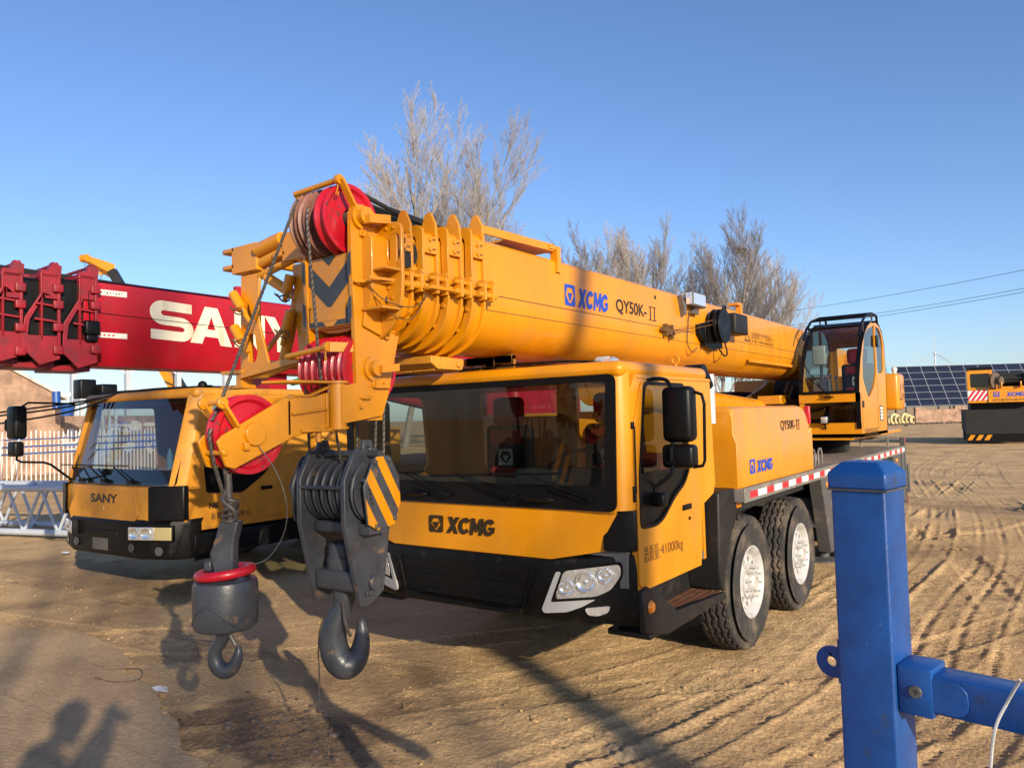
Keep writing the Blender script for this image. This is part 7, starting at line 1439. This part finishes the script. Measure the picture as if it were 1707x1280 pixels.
m = MB(); m.plate(rrect(gw+0.03, gw+0.115, 1.452, 1.510, 0.022), 'XZ', -0.0375, -0.0342); obj("weld_plate", m, "blue_paint", gb, bevel=0.001, local=True)
for z in (0.35, 0.9): m = MB(); m.rbox(gw+0.002, 1.15, -0.03, 0.03, z, z+0.05, 0.004, 2); obj("beam", m, "blue_paint", gb, local=True)
m = MB(); m.tube(spline([(3.413, 1.30, 1.60), (3.395, 1.32, 1.56), (3.378, 1.31, 1.52), (3.37, 1.30, 1.46), (3.365, 1.29, 1.40), (3.36, 1.29, 1.2), (3.40, 1.3, 0.6), (3.5, 1.3, 0.05)], 6), 0.0022, 6); tag(obj("wire", m, "sticker_white"), "thin pale wire hanging loose over the blue gate rail at the right edge", "wire")

# --- litter, stones, twigs
R_ = np.random.default_rng(21); m = MB()
for k in range(2600):
    x = R_.uniform(-9, 3.6); y = 2.4+R_.exponential(3.5); s = min(0.017, 0.003+R_.exponential(0.0035)); z = ground_z(x, y); m.ball((x, y, z+s*0.2), s, 6, 4, 0, (1, R_.uniform(.6, 1.2), R_.uniform(.5, .8)))
tag(obj("gravel", m, "dry_earth", smooth=0), kind="stuff")
m = MB()
for k in range(420):
    q = R_.normal(0, 1, 2)*(0.45, 0.2); x = -0.7+q[0]; y = 3.15+q[1]; s = min(0.035, 0.004+R_.exponential(0.006)); z = ground_z(x, y); m.ball((x, y, z+s*0.15), s, 6, 4, 0, (1.2, R_.uniform(.6, 1.2), R_.uniform(.35, .6)))
tag(obj("rubble_stones", m, "stone_dark", smooth=0), kind="stuff")
for (x, y, w_, lab) in ((-2.03, 3.06, 0.11, "crumpled piece of white plastic beside the dark earth patch"), (-9.4, 5.6, 0.12, "small white plastic scrap on the earth left of the old yellow cab")):
    m = MB(); z = max(ground_z(x, y), 0.04)+0.02; n = 9; vs = [(x+w_*math.cos(2*PI*i/n)*R_.uniform(.5, 1), y+w_*0.5*math.sin(2*PI*i/n)*R_.uniform(.5, 1), z+R_.uniform(-.01, .02)) for i in range(n)]
    m.add(vs+[(x, y, z+0.025)], [(i, (i+1) % n, n) for i in range(n)]); o = obj("plastic_scrap", m, "plastic_scrap", smooth=0); sm = o.modifiers.new("t", 'SOLIDIFY'); sm.thickness = 0.004; tag(o, lab, "scrap")
for (pts_, lab) in (([(-3.2, 3.9), (-3.0, 4.0), (-2.75, 4.02)], "thin crooked twig lying on the sandy earth between the cab and the hook shadows"), ([(-2.9, 3.1), (-2.7, 3.25), (-2.45, 3.12), (-2.55, 2.98), (-2.8, 2.95)], "bent dark wire lying on the concrete apron")):
    m = MB(); P = spline([(x, y, max(ground_z(x, y), 0.03)+0.012) for x, y in pts_], 5); m.tube(P, 0.004, 5); tag(obj("twig", m, "stone_dark"), lab, "twig")
m = MB(); P = []
for i in range(90): t_ = i/89*6*PI; P.append((2.9+0.05*t_*0.22+0.16*math.cos(t_), 17.0+0.22*math.sin(t_)+0.06*t_, 0.08+0.06*math.sin(t_*1.3)))
m.tube(P, 0.016, 6); tag(obj("wire_coil", m, "rope_black"), "tangled coil of dark wire on the earth at the right edge", "wire coil")
for i, (x, y, s) in enumerate(((1.7, 13.9, 0.12), (2.15, 12.1, 0.10), (1.95, 9.5, 0.08), (-0.4, 3.95, 0.07), (0.55, 4.2, 0.06))):
    m = MB(); z = ground_z(x, y)
    for k in range(9): q = R_.normal(0, s*0.7, 2); r_ = s*R_.uniform(.15, .4); m.ball((x+q[0], y+q[1]*0.5, z+r_*0.2), r_, 7, 5, 0, (1.2, .8, .5))
    tag(obj("earth_clods", m, "dry_earth"), kind="stuff")

# half buried rag
R_ = np.random.default_rng(44); nx_, ny_ = 30, 20; gxx, gyy = np.meshgrid(np.linspace(-0.17, 0.17, nx_), np.linspace(-0.11, 0.11, ny_)); rr_ = np.hypot(gxx/0.17, gyy/0.11)
hh = 0.014+0.026*np.abs(fbm(gxx*1.0+0.4*gyy, gyy, 13, 3, 55, 0.6))-0.055*np.clip(rr_-0.55, 0, 1)**1.3; m = MB(); vs = []
for a, b, h in zip(gxx.ravel(), gyy.ravel(), hh.ravel()):
    x, y = 1.22+a*0.86+b*0.4, 4.13+b*0.9-a*0.45; vs.append((x, y, ground_z(x, y)+h-0.012))
m.add(vs, [(j*nx_+i, j*nx_+i+1, (j+1)*nx_+i+1, (j+1)*nx_+i) for j in range(ny_-1) for i in range(nx_-1)]); mat("rag_cloth", (0.36, 0.265, 0.15), 0.9, var=0.15, var_scale=20)
tag(obj("rag", m, "rag_cloth", smooth=70), "crumpled earth coloured rag half buried in front of the clean yellow crane", "rag")
# --- the photographer, moved up the sun ray to keep the shadow in place
pr_ = tag(bpy.data.objects.new("person", bpy.data.meshes.new("person")), "person in dark clothes holding up a phone, whose shadow falls at the lower left", "person")
C.objects.link(pr_); pr_.location = (5.16, -1.329, 1.09)
vx = [((0,0,0.92), .15), ((0,0.0,1.12), .15), ((0,0.0,1.30), .165), ((0.0,0.02,1.43), .115), ((0.02,0.08,1.50), .078), ((0.03,0.12,1.60), .098), ((0.03,0.13,1.68), .085),
      ((0.18,-0.02,1.39), .085), ((0.40,0.0,1.27), .068), ((0.50,0.08,1.55), .056), ((0.53,0.12,1.68), .042),
      ((-0.18,0.02,1.39), .085), ((-0.05,0.16,1.22), .055), ((0.26,0.12,1.50), .042), ((0.40,0.14,1.63), .036),
      ((0.10,0.0,0.86), .105), ((0.11,0.03,0.48), .075), ((0.12,0.0,0.08), .055), ((0.13,0.14,0.03), .045), ((-0.10,0.0,0.86), .105), ((-0.11,0.03,0.48), .075), ((-0.12,0.0,0.08), .055), ((-0.13,0.14,0.03), .045)]
ed_ = [(0,1),(1,2),(2,3),(3,4),(4,5),(5,6),(2,7),(7,8),(8,9),(9,10),(2,11),(11,12),(12,13),(13,14),(0,15),(15,16),(16,17),(17,18),(0,19),(19,20),(20,21),(21,22)]
pr_.data.from_pydata([v for v, _ in vx], ed_, []); sk = pr_.modifiers.new("skin", 'SKIN'); pr_.data.skin_vertices or None
lay = pr_.data.skin_vertices[0] if len(pr_.data.skin_vertices) else None
if lay is None:
    bm = bmesh.new(); bm.from_mesh(pr_.data); bm.verts.layers.skin.verify(); bm.to_mesh(pr_.data); bm.free(); lay = pr_.data.skin_vertices[0]
for i, (_, r_) in enumerate(vx): lay.data[i].radius = (r_, r_)
lay.data[0].use_root = True
ss = pr_.modifiers.new("sub", 'SUBSURF'); ss.levels = 2; ss.render_levels = 2; pr_.data.materials.append(MATS["cloth_dark"])
m = MB(); m.ball((0.03, 0.10, 1.64), 0.112, 16, 10, 0, (0.92, 1.05, 1.1)); h_ = obj("hair", m, "hair", pr_, local=True)
for (wr, dirx) in (((0.53, 0.12, 1.69), 1), ((0.40, 0.14, 1.63), -1)):
    m = MB(); w = Vector(wr); m.tube([w, w+Vector((0.0, 0.02, 0.05)), w+Vector((0, 0.02, 0.085))], [.03, .042, .036], 10)
    for k in range(4): b = w+Vector((-0.03+0.02*k, 0.02, 0.085)); m.tube([b, b+Vector((0, 0.015, 0.04-0.004*abs(k-1.5))), b+Vector((-dirx*0.012, 0.005, 0.065-0.006*abs(k-1.5)))], [.0095, .009, .007], 8)
    b = w+Vector((-dirx*0.035, 0.01, 0.04)); m.tube([b, b+Vector((-dirx*0.025, -0.005, 0.02)), b+Vector((-dirx*0.035, -0.005, 0.045))], [.011, .0095, .008], 8); obj("hand", m, "skin", pr_, local=True)
m = MB(); m.v = []; pc = CAM-rt*0.04+Vector((2.23, -1.129, 0.823)); m.obox(pc, rt*0.08, fw*0.004, up*0.038); tag(obj("phone", m, "black_plastic"), "black phone held up in the photographer's hands", "phone")
# --- bare trees behind the photographer throw the soft streaks of shade
a_, b_ = poplar(31, 20.0, 1.0, 7, 2)
r_ = thing("bare_tree", (0.06+0.892*20, 4.58-0.4517*20, -0.2), "bare tree behind the photographer on the sunny side of the yard", "tree", 1.0, shift=False)
obj("trunk", a_, "bark", r_, local=True); obj("crown", b_, "twig", r_, local=True)
a_, b_ = poplar(39, 15.0, 1.15, 9, 3)
r_ = thing("bare_tree", (-5.2+0.892*33, 3.6-0.4517*33, -0.2), "bushy bare tree further behind the photographer at the yard's edge", "tree", 0.4, shift=False)
obj("trunk", a_, "bark", r_, local=True); obj("crown", b_, "twig", r_, local=True)
